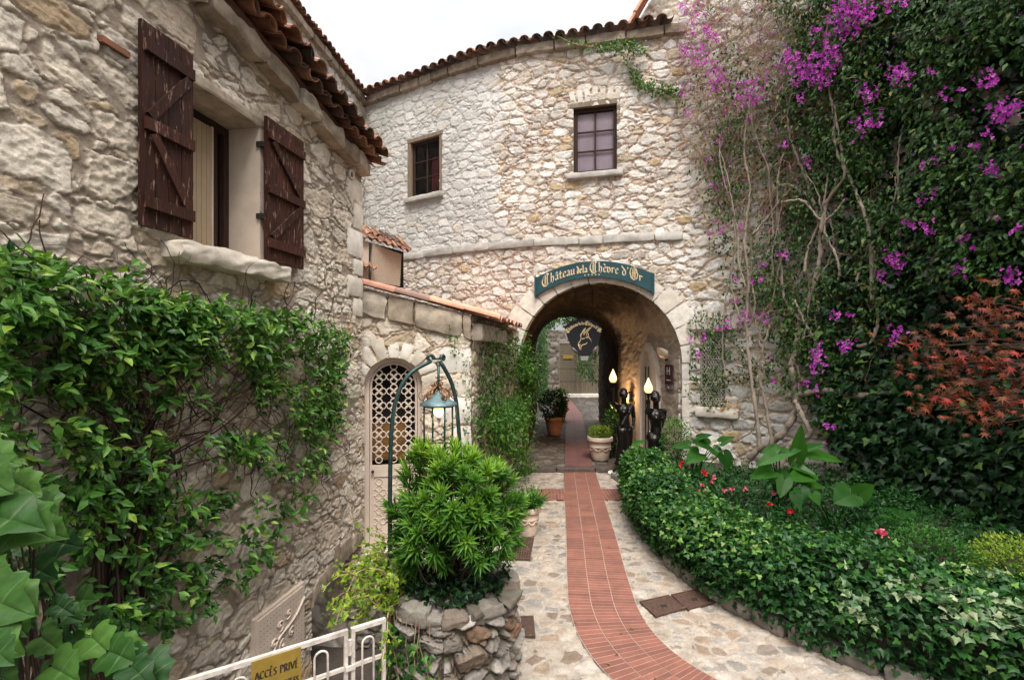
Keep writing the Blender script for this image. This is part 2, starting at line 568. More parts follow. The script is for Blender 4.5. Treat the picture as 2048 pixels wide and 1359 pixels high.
M['cobble_dark'] = stone_mat('passage_stones', [(0, (.08, .065, .05)), (.6, (.15, .125, .10)), (1, (.20, .17, .14))], (.075, .06, .05), rough=.6)  # dark paving: the passage's shade is put into its colour
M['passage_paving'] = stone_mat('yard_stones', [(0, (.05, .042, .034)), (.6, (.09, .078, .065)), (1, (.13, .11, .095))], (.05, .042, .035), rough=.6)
M['dressed'] = ramp_mat('dressed_stone', [(0, (.52, .45, .36)), (.5, (.64, .58, .50)), (1, (.70, .66, .60))], .9, .28, 8, .5)
M['trim'] = ramp_mat('weathered_trim_stone', [(0, (.22, .17, .125)), (.5, (.36, .29, .22)), (1, (.46, .40, .33))], .92, .5, 7, .8)
M['trim_gray'] = ramp_mat('gray_trim_stone', [(0, (.34, .32, .29)), (1, (.52, .49, .45))], .92, .35, 6, .6)
M['tile'] = ramp_mat('clay_tile', [(0, (.06, .042, .034)), (.3, (.14, .065, .04)), (.6, (.24, .10, .055)), (.85, (.32, .17, .105)), (1, (.10, .078, .065))], .8, .5, 9, .4)
M['tile_red'] = ramp_mat('new_clay_tile', [(0, (.20, .13, .11)), (.3, (.48, .23, .15)), (1, (.58, .30, .20))], .75, .3, 9, .3)
M['plaster'] = flat_mat('beige_plaster', (.52, .43, .35), .9, vary=.15, nscale=6, bump=.2)
M['brown_wood'] = None
def wood_mat(name, c0, c1, worn=None):
    m, nt, b = new_mat(name)
    tc = nt.nodes.new('ShaderNodeTexCoord')
    mp = nd(nt, 'ShaderNodeMapping', Scale=(30, 30, 2.2)); nt.links.new(tc.outputs['Object'], mp.inputs[0])
    g = noise(nt, 2.2, 8, .65, mp.outputs[0])
    r = ramp(nt, [(.3, c0), (.7, c1)]); nt.links.new(g, r.inputs[0])
    c = mix(nt, 1.0, r.outputs[0], gray(nt, attrn(nt, 'rnd'), .75, 1.2), 'MULTIPLY')
    if worn:
        mp2 = nd(nt, 'ShaderNodeMapping', Scale=(26, 26, 5)); nt.links.new(tc.outputs['Object'], mp2.inputs[0])
        w = ramp(nt, [(.58, (0, 0, 0)), (.66, (1, 1, 1))]); nt.links.new(noise(nt, 1.6, 7, .62, mp2.outputs[0]), w.inputs[0])
        c = mix(nt, w.outputs[0], c, worn)
    nt.links.new(c, b.inputs['Base Color']); b.inputs['Roughness'].default_value = .7
    b.inputs['Specular IOR Level'].default_value = .2
    bumpn(nt, b, g, .6, .006)
    return m

M['shutter'] = wood_mat('dark_shutter_wood', (.014, .0050, .0035), (.060, .0175, .0095), (.20, .12, .09))
M['brown'] = wood_mat('dark_brown_frame', (.020, .010, .007), (.050, .024, .016))
M['lintel'] = wood_mat('old_lintel_wood', (.10, .075, .055), (.28, .22, .16))
M['curtain'] = flat_mat('beige_curtain', (.36, .27, .17), .9, vary=.12, nscale=5)
M['lilac'] = flat_mat('lilac_curtain', (.66, .54, .62), .9, vary=.15, nscale=4)
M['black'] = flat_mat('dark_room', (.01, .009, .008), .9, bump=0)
def glass_mat(name, tint=(.9, .9, .9), refl=.25):
    m, nt, b = new_mat(name)
    tr = nt.nodes.new('ShaderNodeBsdfTransparent'); tr.inputs[0].default_value = (*tint, 1)
    gl = nt.nodes.new('ShaderNodeBsdfGlossy'); gl.inputs['Roughness'].default_value = .04
    fr = nt.nodes.new('ShaderNodeLayerWeight'); fr.inputs[0].default_value = refl
    ms = nt.nodes.new('ShaderNodeMixShader')
    nt.links.new(fr.outputs['Fresnel'], ms.inputs[0]); nt.links.new(tr.outputs[0], ms.inputs[1]); nt.links.new(gl.outputs[0], ms.inputs[2])
    nt.links.new(ms.outputs[0], nt.nodes['Material Output'].inputs['Surface'])
    return m
M['glass'] = glass_mat('window_glass', refl=.16)

# ------------------------------------------------------------------ wall lines in plan
LEFT = Curve([(-2.929 + .178 * y, y) for y in (0.6, 3, 5.0, 5.98)], smooth=False)
BACK = Curve([(-4.1, 12.62), (-2.65, 11.8), (-1.4, 11.08), (.03, 10.4), (1.77, 9.985), (3.375, 9.6), (3.75, 9.51)])
RIGHT = Curve([(3.36, 9.72), (3.52, 9.58), (4.3, 9.0), (5.2, 7.9), (5.9, 6.5), (6.3, 5.0), (6.45, 3.4), (6.5, 1.5)])
PORCH = Curve([(-1.92, 6.14), (-.56, 6.45)], smooth=False)
PORCH_SIDE = Curve([(-.56, 6.45), (.12, 10.42)], smooth=False)
HIGH_LEFT = Curve([(-5.2, 4.0), (-4.2, 8.8), (-3.80, 12.5)], smooth=False)
def leftz(px, py, off=0.0):
    return LEFT.pt(px, py, off)

def canal(mb, p0, p1, side, up, r0, r1, convex=True, th=.014, seg=8):
    """one curved clay tile from p0 (low end) to p1"""
    p0 = np.array(p0, float); p1 = np.array(p1, float); side = np.array(side, float); up = np.array(up, float)
    sg = 1 if convex else -1
    vs = []; fs = []
    for (p, r) in ((p0, r0), (p1, r1)):
        for rr in (r, r - th):
            for k in range(seg + 1):
                a = PI * k / seg
                vs.append(p + side * rr * math.cos(a) + up * sg * rr * math.sin(a) * .85)
    n = seg + 1
    for k in range(seg):
        fs.append((k, k + 1, 2 * n + k + 1, 2 * n + k))
        fs.append((n + k, 3 * n + k, 3 * n + k + 1, n + k + 1))
        fs.append((k, n + k, n + k + 1, k + 1))
        fs.append((2 * n + k, 2 * n + k + 1, 3 * n + k + 1, 3 * n + k))
    fs += [(0, 2 * n, 3 * n, n), (seg, n + seg, 3 * n + seg, 2 * n + seg)]
    mb.add(vs, fs)

def eave(mb, pts, outs, rise=.45, length=.5, pitch=.2, r=.088, rows=3, seed=1, skip=()):
    """rows of canal tiles whose lower ends follow the polyline pts; outs = outward unit vectors in plan"""
    rng = random.Random(seed)
    P = np.array(pts, float); d = np.concatenate([[0], np.cumsum(np.linalg.norm(np.diff(P, axis=0), axis=1))])
    O = np.array(outs, float)
    n = int(d[-1] / pitch)
    for i in range(n):
        for half in (0, 1):
            s = (i + .5 * half + .25) * pitch
            p = np.array([np.interp(s, d, P[:, k]) for k in range(3)])
            o = np.array([np.interp(s, d, O[:, k]) for k in range(2)]); o /= np.linalg.norm(o)
            e = np.array([np.interp(s + .05, d, P[:, k]) for k in range(3)]) - np.array([np.interp(s - .05, d, P[:, k]) for k in range(3)])
            e /= np.linalg.norm(e)
            ax = np.array([-o[0], -o[1], rise]); ax /= np.linalg.norm(ax)
            up = np.cross(e, ax)
            if up[2] < 0: up = -up
            for q in range(rows):
                mb.val = rng.random()
                j = np.array([rng.uniform(-.015, .015), rng.uniform(-.015, .015), rng.uniform(-.008, .008)])
                lift = .022 * q
                a = p + ax * (q * length * .8 + rng.uniform(-.02, .025)) + j + up * lift
                tl = rng.uniform(-.03, .03)
                if half == 0:
                    canal(mb, a, a + ax * length + e * tl, e, up, r, r * .82, True)
                else:
                    canal(mb, a + up * (.075 - .005), a + up * .075 + ax * length + e * tl, e, up, r * .88, r * .98, False)

def course(mb, curve, u0, u1, z0f, z1f, d0, d1, length=.45, seed=3, rough=.014, lo=0, hi=1):
    """a line of rough blocks along a wall"""
    rng = random.Random(seed)
    u = u0; k = 0
    while u < u1 - .02:
        l = min(length * rng.uniform(.6, 1.5), u1 - u)
        if u1 - u - l < .12: l = u1 - u
        ua, ub = u + .003, u + l - .004
        dd = rng.uniform(-.012, .012); zz = rng.uniform(-.008, .008)
        def fn(a, b, c, ua=ua, ub=ub, dd=dd, zz=zz):
            uu = ua + (ub - ua) * a
            o, t, n = curve.frame(uu)
            za, zb = z0f(uu), z1f(uu)
            dpt = d0 + (d1 + dd - d0) * b
            return (o[0] + n[0] * dpt, o[1] + n[1] * dpt, za + (zb - za) * c + zz)
        mb.val = rng.uniform(lo, hi)
        mb.block(fn, (l, d1 - d0, z1f(ua) - z0f(ua)), seed=seed * 50 + k, rough=rough, n=(max(4, int(l / .06)), 4, 4))
        u += l; k += 1

# ================================================================== LEFT HOUSE
lh = root('stone_house', (-2.3, 4, -1.05), 'rubble stone house with open dark shutters and jasmine growing up its wall', 'house')
U, Z, P, N = LEFT.sheet(0, LEFT.L, -1.1, 5.3, .0088)
Y = P[..., 1]
H, T, R = stone_field(U, Z, [(.42, .25, 1, .19, .235, .74), (.20, .115, 2, .20, .245, .70), (.10, .068, 5, .22, .27, .6)], amp=.017, rough=.011, warp=.055, seed=11, tilt=.6)
Uc, Zc, Yc = fcen(U), fcen(Z), fcen(Y)
win = (Yc > 3.40) & (Yc < 4.17) & (Zc > 3.36) & (Zc < 4.52)
archtop = -.06 + .30 * np.sqrt(np.clip((Yc - 4.93) / 1.05, 0, 1)) * 1.0
low = (Yc > 4.93) & (Zc < archtop)
zt = 4.83 + .136 * (6 - Yc)
# smooth plaster round the window reveal
pl = np.clip(1 - np.minimum(np.abs(Y - 4.22) / .06, 1), 0, 1) * ((Z > 3.36) & (Z < 4.55))
H = H * (1 - pl * .8)
relief('wall', P, N, H, ~(win | low | (Zc > zt)), M['left'], lh, dict(stone=T * (1 - pl), rnd=R))
def LF(y): return LEFT.frame((y - .6) / .984251)
# window reveal, frame, glass
f0 = LF(3.40)
mb = MB()
w = .783
mb.lbox(f0, -.05, 0, 3.30, 4.56, -.40, -.015)
mb.lbox(f0, w, w + .05, 3.30, 4.56, -.40, .012)
mb.lbox(f0, 0, w, 3.28, 3.36, -.40, -.012)
mk('window_reveal', mb, M['plaster'], lh)
mb = MB(); mb.block(lambda a, b, c: tuple(np.array([*(np.array(f0[0]) + f0[1] * (-.12 + (w + .26) * a) + f0[2] * (-.40 + .425 * b)), 4.515 + .09 * c])), (w + .26, .4, .09), seed=4, rough=.008)
mk('lintel', mb, M['trim'], lh)
wf = MB()
for (x0, x1, z0, z1) in ((0, .06, 3.36, 4.52), (w - .06, w, 3.36, 4.52), (.06, w - .06, 3.36, 3.43), (.06, w - .06, 4.45, 4.515), (.60, .655, 3.43, 4.45)):
    wf.lbox(f0, x0, x1, z0, z1, -.36, -.29)
win_l = mk('window', wf, M['brown'], lh)
for xa_, xb_ in ((.06, .60), (.655, w - .06)):
    g = MB(); g.lbox(f0, xa_, xb_, 3.43, 4.45, -.335, -.33); mk('pane', g, M['glass'], win_l)
g = MB()
for k in range(20):
    g.lbox(f0, .065 + k * .0255, .065 + (k + 1) * .0255 - .001, 3.43, 4.44, -.282 - .0025 * (k % 2), -.276 - .0025 * (k % 2))
mk('curtain', g, M['curtain'], win_l)
g = MB(); g.lbox(f0, .578, .598, 3.43, 4.45, -.29, -.278); mk('sash_edge', g, M['trim_white'] if 'trim_white' in M else M['plaster'], win_l)
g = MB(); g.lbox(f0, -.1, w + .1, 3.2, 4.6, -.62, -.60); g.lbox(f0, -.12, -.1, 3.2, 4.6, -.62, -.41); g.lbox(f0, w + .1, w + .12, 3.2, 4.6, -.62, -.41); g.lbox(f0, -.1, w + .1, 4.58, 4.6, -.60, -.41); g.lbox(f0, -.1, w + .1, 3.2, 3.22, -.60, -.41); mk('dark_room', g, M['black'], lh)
# shutters
def shutter(fr, x0, x1, z0, z1, flip, d=.05, hinge=None):
    s = MB(); n = 4; rng = random.Random(int(x0 * 100) + 7)
    for k in range(n):
        s.val = rng.random()
        a = x0 + (x1 - x0) * k / n; b = x0 + (x1 - x0) * (k + 1) / n
        s.lbox(fr, a + .002, b - .002, z0 + rng.uniform(0, .012), z1 - rng.uniform(0, .006), d, d + .028)
    sh = mk('shutter', s, M['shutter'], lh)
    b = MB(); hgt = z1 - z0
    zz = [z0 + hgt * .12, z0 + hgt * .50, z0 + hgt * .88]
    for z in zz:
        b = MB(); b.val = rng.random(); b.lbox(fr, x0 + .015, x1 - .012, z - .038, z + .038, d + .0285, d + .056); mk('batten', b, M['shutter'], sh)
    def brace(xa, za, xb, zb):
        o, t, nn = fr
        def q(x, z, dd): return (o[0] + t[0] * x + nn[0] * dd, o[1] + t[1] * x + nn[1] * dd, z)
        L_ = math.hypot(xb - xa, zb - za); ux, uz = -(zb - za) / L_ * .03, (xb - xa) / L_ * .03
        pl_ = [q(xa + ux, za + uz, d + .0285), q(xb + ux, zb + uz, d + .0285), q(xb - ux, zb - uz, d + .0285), q(xa - ux, za - uz, d + .0285)]
        b = MB(); b.val = rng.random(); b.prism(pl_, (nn[0] * .024, nn[1] * .024, 0)); mk('brace', b, M['shutter'], sh)
    if not flip:
        brace(x0 + .05, zz[1] + .05, x1 - .05, zz[2] - .05); brace(x1 - .06, zz[0] + .05, x0 + .07, zz[1] - .05)
    else:
        brace(x0 + .07, zz[2] - .05, x1 - .06, zz[1] + .05); brace(x0 + .06, zz[0] + .05, x1 - .06, zz[1] - .05)
    h = MB()
    hx = x1 if not flip else x0
    for z in (z0 + hgt * .3, z0 + hgt * .8):
        h = MB(); h.lbox(fr, hx - .02, hx + .025, z - .022, z + .022, -.01, d + .004); mk('hinge', h, M['black'], sh)
fs_ = LF(3.03)
shutter(fs_, 0, .395, 3.37, 4.665, False)
fs2 = LF(4.15)
shutter(fs2, .02, .555, 3.375, 4.61, True)
# sill
fsl = LF(3.22)
sb = MB(); sb.val = .25
sb.block(lambda a, b, c: (fsl[0][0] + fsl[1][0] * 1.17 * a + fsl[2][0] * (-.3 + .47 * b), fsl[0][1] + fsl[1][1] * 1.17 * a + fsl[2][1] * (-.3 + .47 * b), 3.20 + .14 * c), (1.17, .47, .14), seed=9, rough=.030, n=(40, 16, 8), rnd=.10)
mk('sill', sb, M['dressed'], lh, smooth=True)
# cornice blocks and eave tiles
cz = lambda u: 4.73 + .136 * (6 - (.6 + u * .984))
mb = MB(); course(mb, LEFT, .9, LEFT.L + .05, cz, lambda u: cz(u) + .17, -.12, .15, .45, seed=21, rough=.045)
mk('cornice', mb, M['trim'], lh, smooth=True)
mb = MB(); nL = np.array([.984, -.178])
def elip(y, off, dz): 
    x = -2.929 + .178 * y + off
    return (x, y, 4.93 + .165 * (5.95 - y) + dz)
eave(mb, [elip(y, .24, -.03) for y in (1.0, 3.0, 5.0, 6.05)], [nL] * 4, rise=.35, rows=1, length=.42, pitch=.185, seed=5)
eave(mb, [elip(y, .32, .07) for y in (1.0, 3.0, 5.0, 6.15)], [nL] * 4, rise=.35, rows=4, pitch=.2, seed=6)
mk('roof', mb, M['tile'], lh)
mb = MB()
mb.add([(-2.65, .9, 5.72), (-1.72, 6.05, 4.9), (-3.6, 6.4, 5.55), (-4.6, 1.0, 6.3)], [(0, 1, 2, 3)])
mk('roof_deck', mb, M['tile'], lh)
# the end of the house that turns away behind the porch
mb = MB(); e0 = LEFT.at(LEFT.L)
END = Curve([tuple(e0), (e0[0] - 2.6, e0[1] + .47)], smooth=False)
U, Z, P, N = END.sheet(0, END.L, -1.1, 4.95, .03)
H, T, R = stone_field(U, Z, [(.3, .2, 1, .12, .28, .95), (.16, .1, 2, .15, .3, .8)], amp=.03, seed=15)
relief('end_wall', P, -N, H * .5, None, M['left'], lh, dict(stone=T, rnd=R))
# quoins at the corner
mb = MB(); rng = random.Random(4); z = 3.0; k = 0
while z < 4.6:
    hgt = rng.uniform(.2, .36); ln = (.22, .36)[k % 2]
    o, t, n = LEFT.frame(LEFT.L)
    def fn(a, b, c, z=z, hgt=hgt, ln=ln):
        return (o[0] + t[0] * (-ln + (ln + .012) * a) + n[0] * (-.2 + .235 * b), o[1] + t[1] * (-ln + (ln + .012) * a) + n[1] * (-.2 + .235 * b), z + (hgt - .012) * c)
    mb.val = rng.uniform(.3, 1); mb.block(fn, (ln, .235, hgt), seed=70 + k, rough=.01)
    z += hgt; k += 1
mk('quoins', mb, M['dressed'], lh, smooth=True)
# a scrap of brick bedded in the wall, a vent ring, the low arch of the cellar
bp = leftz(137, 95, .02)
mb = MB(); o, t, n = LF(bp[1])
mb.obox(bp, (t[0] * .085, t[1] * .085, .0), (n[0] * .02, n[1] * .02, 0), (0, 0, .018))
mk('brick_scrap', mb, M['tile'], lh)
vp = leftz(700, 350, .03); mb = MB(); o, t, n = LF(vp[1])
mb.ring(vp, (t[0], t[1], 0), (0, 0, 1), .05, .018, 16, 6); mk('vent', mb, M['plaster'], lh, smooth=True)
mb = MB(); rng = random.Random(8)
ys = np.linspace(4.93, 5.99, 9)
for k in range(8):
    ya, yb = ys[k], ys[k + 1]
    def fn(a, b, c, ya=ya, yb=yb, hh=rng.uniform(.16, .3)):
        yy = ya + (yb - ya) * (.03 + .94 * a)
        zb_ = -.06 + .30 * math.sqrt(max(0, min(1, (yy - 4.93) / 1.05)))
        o, t, n = LF(min(yy, 5.97)); dd = -.3 + .33 * b
        return (o[0] + n[0] * dd, o[1] + n[1] * dd, zb_ - .01 + hh * c)
    mb.val = rng.uniform(0, .6); mb.block(fn, (.13, .33, .22), seed=90 + k, rough=.012)
mk('cellar_arch', mb, M['trim'], lh, smooth=True)
mb = MB()
o, t, n = LF(4.9)
mb.lbox(LF(4.93), -.2, 1.1, -1.1, .4, -.9, -.88); mk('cellar_back', mb, M['dark_flat'] if 'dark_flat' in M else M['black'], lh)

# ================================================================== HOUSE BEHIND ON THE LEFT
hl = root('stone_house', (-4.2, 8.8, -1), 'taller pale stone house rising behind the shuttered house with a tiled eave', 'house')
U, Z, P, N = HIGH_LEFT.sheet(0, HIGH_LEFT.L, 3.4, 9.0, .022)
H, T, R = stone_field(U, Z, [(.3, .17, 1, .14, .3, .9), (.15, .09, 2, .15, .3, .75)], amp=.03, seed=31)
relief('wall', P, N, H, None, M['back'], hl, dict(stone=T, rnd=R, zone=np.full(U.shape, .55)))
mb = MB(); course(mb, HIGH_LEFT, .4, HIGH_LEFT.L, lambda u: 8.86, lambda u: 9.02, -.1, .13, .5, seed=33)
mk('cornice', mb, M['trim'], hl, smooth=True)
mb = MB()
pts = [(*(HIGH_LEFT.at(u) + HIGH_LEFT.frame(u)[2] * .2), 9.04) for u in np.linspace(.3, HIGH_LEFT.L - .1, 6)]
eave(mb, pts, [HIGH_LEFT.frame(u)[2] for u in np.linspace(.3, HIGH_LEFT.L - .1, 6)], rise=.35, rows=3, seed=34)
mk('roof', mb, M['tile'], hl)

# ================================================================== GATEHOUSE (the back wall with the archway)
AC = np.array([1.766, 9.985]); AU = BACK.upx(1195); AR = 1.65; AS = 2.35
gh = root('stone_gatehouse', (AC[0], AC[1], 0), 'white rubble stone building with two small windows over the arched passage', 'gatehouse')
U, Z, P, N = BACK.sheet(0, BACK.L, -.1, 9.0, .0155)
H1, T1, R1 = stone_field(U, Z, [(.31, .165, 1, .13, .25, .93), (.15, .085, 2, .13, .25, .9), (.075, .05, 3, .14, .26, .8)], amp=.036, rough=.009, warp=.04, seed=51)
zone = 1 - sst(0, .5, U - BACK.upx(985) + (fbm(U * 2, Z * 1.2, 4) - .5) * 1.9)
zone = zone * sst(4.7, 5.0, Z)
H = H1 * (1 - .35 * zone)
T = T1 * (1 - zone * .35 * (fbm(U * 4, Z * 4, 77) > .5))
Uc, Zc = fcen(U), fcen(Z)
u1a, u1b = BACK.upx(1147), BACK.upx(1234); d1_ = BACK.at((u1a + u1b) / 2)[1]
z1b, z1t = EYE + (703 - 345) / 967 * d1_, EYE + (703 - 213) / 967 * d1_
u2a, u2b = BACK.upx(822), BACK.upx(880); d2_ = BACK.at((u2a + u2b) / 2)[1]
z2b, z2t = EYE + (703 - 391) / 967 * d2_, EYE + (703 - 279) / 967 * d2_
hole = ((Uc > u1a) & (Uc < u1b) & (Zc > z1b) & (Zc < z1t)) | ((Uc > u2a) & (Uc < u2b) & (Zc > z2b) & (Zc < z2t))
hole |= (np.abs(Uc - AU) < AR + .03) & (Zc < AS)
hole |= ((Uc - AU) ** 2 + (Zc - AS) ** 2 < (AR + .03) ** 2) & (Zc >= AS)
relief('wall', P, N, H, ~hole, M['back'], gh, dict(stone=T, rnd=R1, zone=zone))
def stone_window(ua, ub, z0, z1, cur, dep=.12, surround='lintel'):
    fr = BACK.frame((ua + ub) / 2); w2 = (ub - ua) / 2
    wf = MB()
    e = .075
    for (a, b, c, d) in ((-w2, -w2 + e, z0, z1), (w2 - e, w2, z0, z1), (-w2 + e, w2 - e, z0, z0 + e), (-w2 + e, w2 - e, z1 - e, z1)):
        wf.lbox(fr, a, b, c, d, -dep, -dep + .06)
    iw = w2 - e; zi0, zi1 = z0 + e, z1 - e
    wf.lbox(fr, -.017, .017, zi0, zi1, -dep + .01, -dep + .045)
    for k in (1, 2):
        z = zi0 + (zi1 - zi0) * k / 3
        wf.lbox(fr, -iw, -.018, z - .014, z + .014, -dep + .012, -dep + .043)
        wf.lbox(fr, .018, iw, z - .014, z + .014, -dep + .012, -dep + .043)
    wn = mk('window', wf, M['brown'], gh)
    p = MB(); p.lbox(fr, -iw, iw, zi0, zi1, -dep + .022, -dep + .026); mk('pane', p, M['glass'], wn)
    c = MB()
    if cur == 'lilac':
        nn = 22
        for k in range(nn):
            a = -iw + 2 * iw * k / nn
            c.lbox(fr, a, a + 2 * iw / nn - .001, zi0, zi1, -dep - .03 - .008 * (k % 2), -dep - .02 - .008 * (k % 2))
        mk('curtain', c, M['lilac'], wn)
    else:
        for k in range(4):
            a = -iw * .1 + k * .05
            c.lbox(fr, a + .02, a + .06, zi0, zi1 - .35 + .1 * (k % 2), -dep - .16, -dep - .15)
        mk('curtain', c, flat_mat('red_curtain', (.18, .02, .03), .9), wn)
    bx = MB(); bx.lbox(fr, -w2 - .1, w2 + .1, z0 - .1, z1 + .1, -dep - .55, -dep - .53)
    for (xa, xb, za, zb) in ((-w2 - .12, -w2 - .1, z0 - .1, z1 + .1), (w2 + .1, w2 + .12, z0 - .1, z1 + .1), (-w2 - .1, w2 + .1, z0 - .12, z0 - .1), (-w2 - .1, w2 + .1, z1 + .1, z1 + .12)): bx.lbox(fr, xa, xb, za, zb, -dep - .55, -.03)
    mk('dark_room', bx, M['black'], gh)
    s = MB(); e2 = .085
    s.lbox(fr, -w2 - e2, -w2, z0, z1 + .005, -dep - .02, .028); s.lbox(fr, w2, w2 + e2 * .8, z0, z1 + .005, -dep - .02, .024)
    s.lbox(fr, -w2 - e2, w2 + e2, z1 + .005, z1 + .09, -dep - .02, .034)
    mk('window_surround', s, M['lintel'], gh)
    sl = MB(); sl.val = .5
    sl.block(lambda a, b, cc: (fr[0][0] + fr[1][0] * (-w2 - .14 + (2 * w2 + .26) * a) + fr[2][0] * (-dep + (dep + .13) * b), fr[0][1] + fr[1][1] * (-w2 - .14 + (2 * w2 + .26) * a) + fr[2][1] * (-dep + (dep + .13) * b), z0 - .125 + .12 * cc), (2 * w2 + .26, dep + .13, .12), seed=int(ua * 10), rough=.014, n=(12, 5, 4))
    mk('sill', sl, M['trim_gray'], gh, smooth=True)
stone_window(u1a, u1b, z1b, z1t, 'lilac')
stone_window(u2a, u2b, z2b, z2t, 'red')
# flat relieving arch of thin stones over the right window
mb = MB(); fr = BACK.frame((u1a + u1b) / 2); rng = random.Random(12)
for k in range(7):
    a0 = -.5 + k * .145
    def fn(a, b, c, a0=a0, tl=(a0 + .07) * .35):
        x = a0 + .125 * a + tl * c * .4; d = -.1 + .135 * b
        return (fr[0][0] + fr[1][0] * x + fr[2][0] * d, fr[0][1] + fr[1][1] * x + fr[2][1] * d, z1t + .10 + (.30 - abs(a0 + .06) * .12) * c)
    mb.val = rng.uniform(.3, 1); mb.block(fn, (.13, .13, .3), seed=120 + k, rough=.008)
mk('relieving_arch', mb, M['dressed'], gh, smooth=True)
# string course and cornice
ug = BACK.upx(1366)
mb = MB(); course(mb, BACK, BACK.upx(806), ug, lambda u: 4.80, lambda u: 4.97, -.1, .085, .75, seed=41, rough=.016)
mk('string_course', mb, M['trim_gray'], gh, smooth=True)
mb = MB(); course(mb, BACK, .2, ug + .05, lambda u: 8.86, lambda u: 9.05, -.1, .14, .6, seed=42, rough=.018)
mk('cornice', mb, M['trim'], gh, smooth=True)
mb = MB(); us = np.linspace(.25, ug + .02, 14)
eave(mb, [(*(BACK.at(u) + BACK.frame(u)[2] * .26), 9.07 + .02 * math.sin(u * 2)) for u in us], [BACK.frame(u)[2] for u in us], rise=.42, rows=4, pitch=.25, r=.108, seed=43)
mk('roof', mb, M['tile'], gh)
# voussoirs
mb = MB(); rng = random.Random(17)
def arch_pt(x, z, d):
    o, t, n = BACK.frame(AU + x)
    return (o[0] + n[0] * d, o[1] + n[1] * d, z)
nv = 15
for k in range(nv):
    a0 = PI * k / nv + .006; a1 = PI * (k + 1) / nv - .006
    R2 = AR + rng.uniform(.34, .48)
    def fn(a, b, c, a0=a0, a1=a1, R2=R2):
        an = a0 + (a1 - a0) * a; r = AR + (R2 - AR) * c
        x = min(r * math.cos(an), 1.80)
        return arch_pt(x, AS + r * math.sin(an), -.18 + .225 * b)
    mb.val = rng.uniform(.35, 1); mb.block(fn, (.36, .22, .4), seed=140 + k, rough=.006, n=(6, 3, 6), rnd=.06)
for sx in (-1, 1):
    z = 0.02; k = 0
    while z < AS - .05:
        hgt = min(rng.uniform(.3, .5), AS - z); wd = (.28, .42)[k % 2]
        if AS - z - hgt < .15: hgt = AS - z
        if sx > 0: wd = .14
        def fn(a, b, c, z=z, hgt=hgt, wd=wd, sx=sx):
            return arch_pt(sx * (AR + wd * a), z + (hgt - .01) * c, -.18 + .215 * b)
        mb.val = rng.uniform(.3, .9); mb.block(fn, (wd, .2, hgt), seed=170 + k, rough=.008, n=(4, 3, 5), rnd=.08)
        z += hgt; k += 1
mk('arch_surround', mb, M['dressed'], gh, smooth=True)
# the vaulted passage: splayed mouth, then a narrower tunnel
secs = [((.16, 10.37), (3.37, 9.60), 2.35, 1.65), ((.44, 12.4), (2.70, 12.4), 2.62, 1.12), ((.83, 16.4), (2.92, 16.4), 2.70, 1.05)]
prof = []
for k in range(22): prof.append((0, k / 22))
for k in range(61): prof.append((1, PI * k / 60))
for k in range(1, 23): prof.append((2, k / 22))
def sec_pt(s, q):
    (l, r, sp, rise) = s; l = np.array(l); r = np.array(r)
    if q[0] == 0: return np.array([*l, -.1 + (sp + .1) * q[1]])
    if q[0] == 2: return np.array([*r, sp - (sp + .1) * q[1]])
    c = (l + r) / 2; h_ = (r - l) / 2
    p = c - h_ * math.cos(q[1]); return np.array([*p, sp + rise * math.sin(q[1])])
rowsv = []
for (i, n_) in ((0, 60), (1, 60)):
    A = np.array([sec_pt(secs[i], q) for q in prof]); B = np.array([sec_pt(secs[i + 1], q) for q in prof])
    for k in range(n_ + (1 if i == 1 else 0)):
        rowsv.append(A + (B - A) * k / n_)
Pv = np.array(rowsv)
# refine around the profile
def refine(P, f):
    n = P.shape[1]; x = np.linspace(0, n - 1, (n - 1) * f + 1)
    i = np.minimum(x.astype(int), n - 2); t = (x - i)[None, :, None]
    return P[:, i] * (1 - t) + P[:, i + 1] * t
Pv = refine(Pv, 3)
gu = np.gradient(Pv, axis=0); gv = np.gradient(Pv, axis=1)
Nv = np.cross(gv, gu); Nv /= np.linalg.norm(Nv, axis=-1, keepdims=True)
cc = np.array([1.75, 0, 1.6]); toc = cc - Pv; toc[..., 1] = 0
sg = np.sign((Nv * toc).sum(-1, keepdims=True)); Nv = Nv * sg
Vv = np.concatenate([np.zeros((Pv.shape[0], 1)), np.cumsum(np.linalg.norm(np.diff(Pv, axis=1), axis=2), axis=1)], 1)
Uv = Pv[..., 1]
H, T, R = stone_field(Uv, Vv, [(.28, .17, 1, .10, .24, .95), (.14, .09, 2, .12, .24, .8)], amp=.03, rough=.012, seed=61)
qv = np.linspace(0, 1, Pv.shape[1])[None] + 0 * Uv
splay = sst(.60, .70, qv + .08 * (fbm(Uv * 2, Vv * 2, 3) - .5)) * (1 - sst(12.1, 12.4, Uv))      # daylight at the mouth put into a paler right cheek
relief('passage_vault', Pv, Nv, H - .03, None, M['vault'], gh, dict(stone=T, rnd=R, zone=splay))

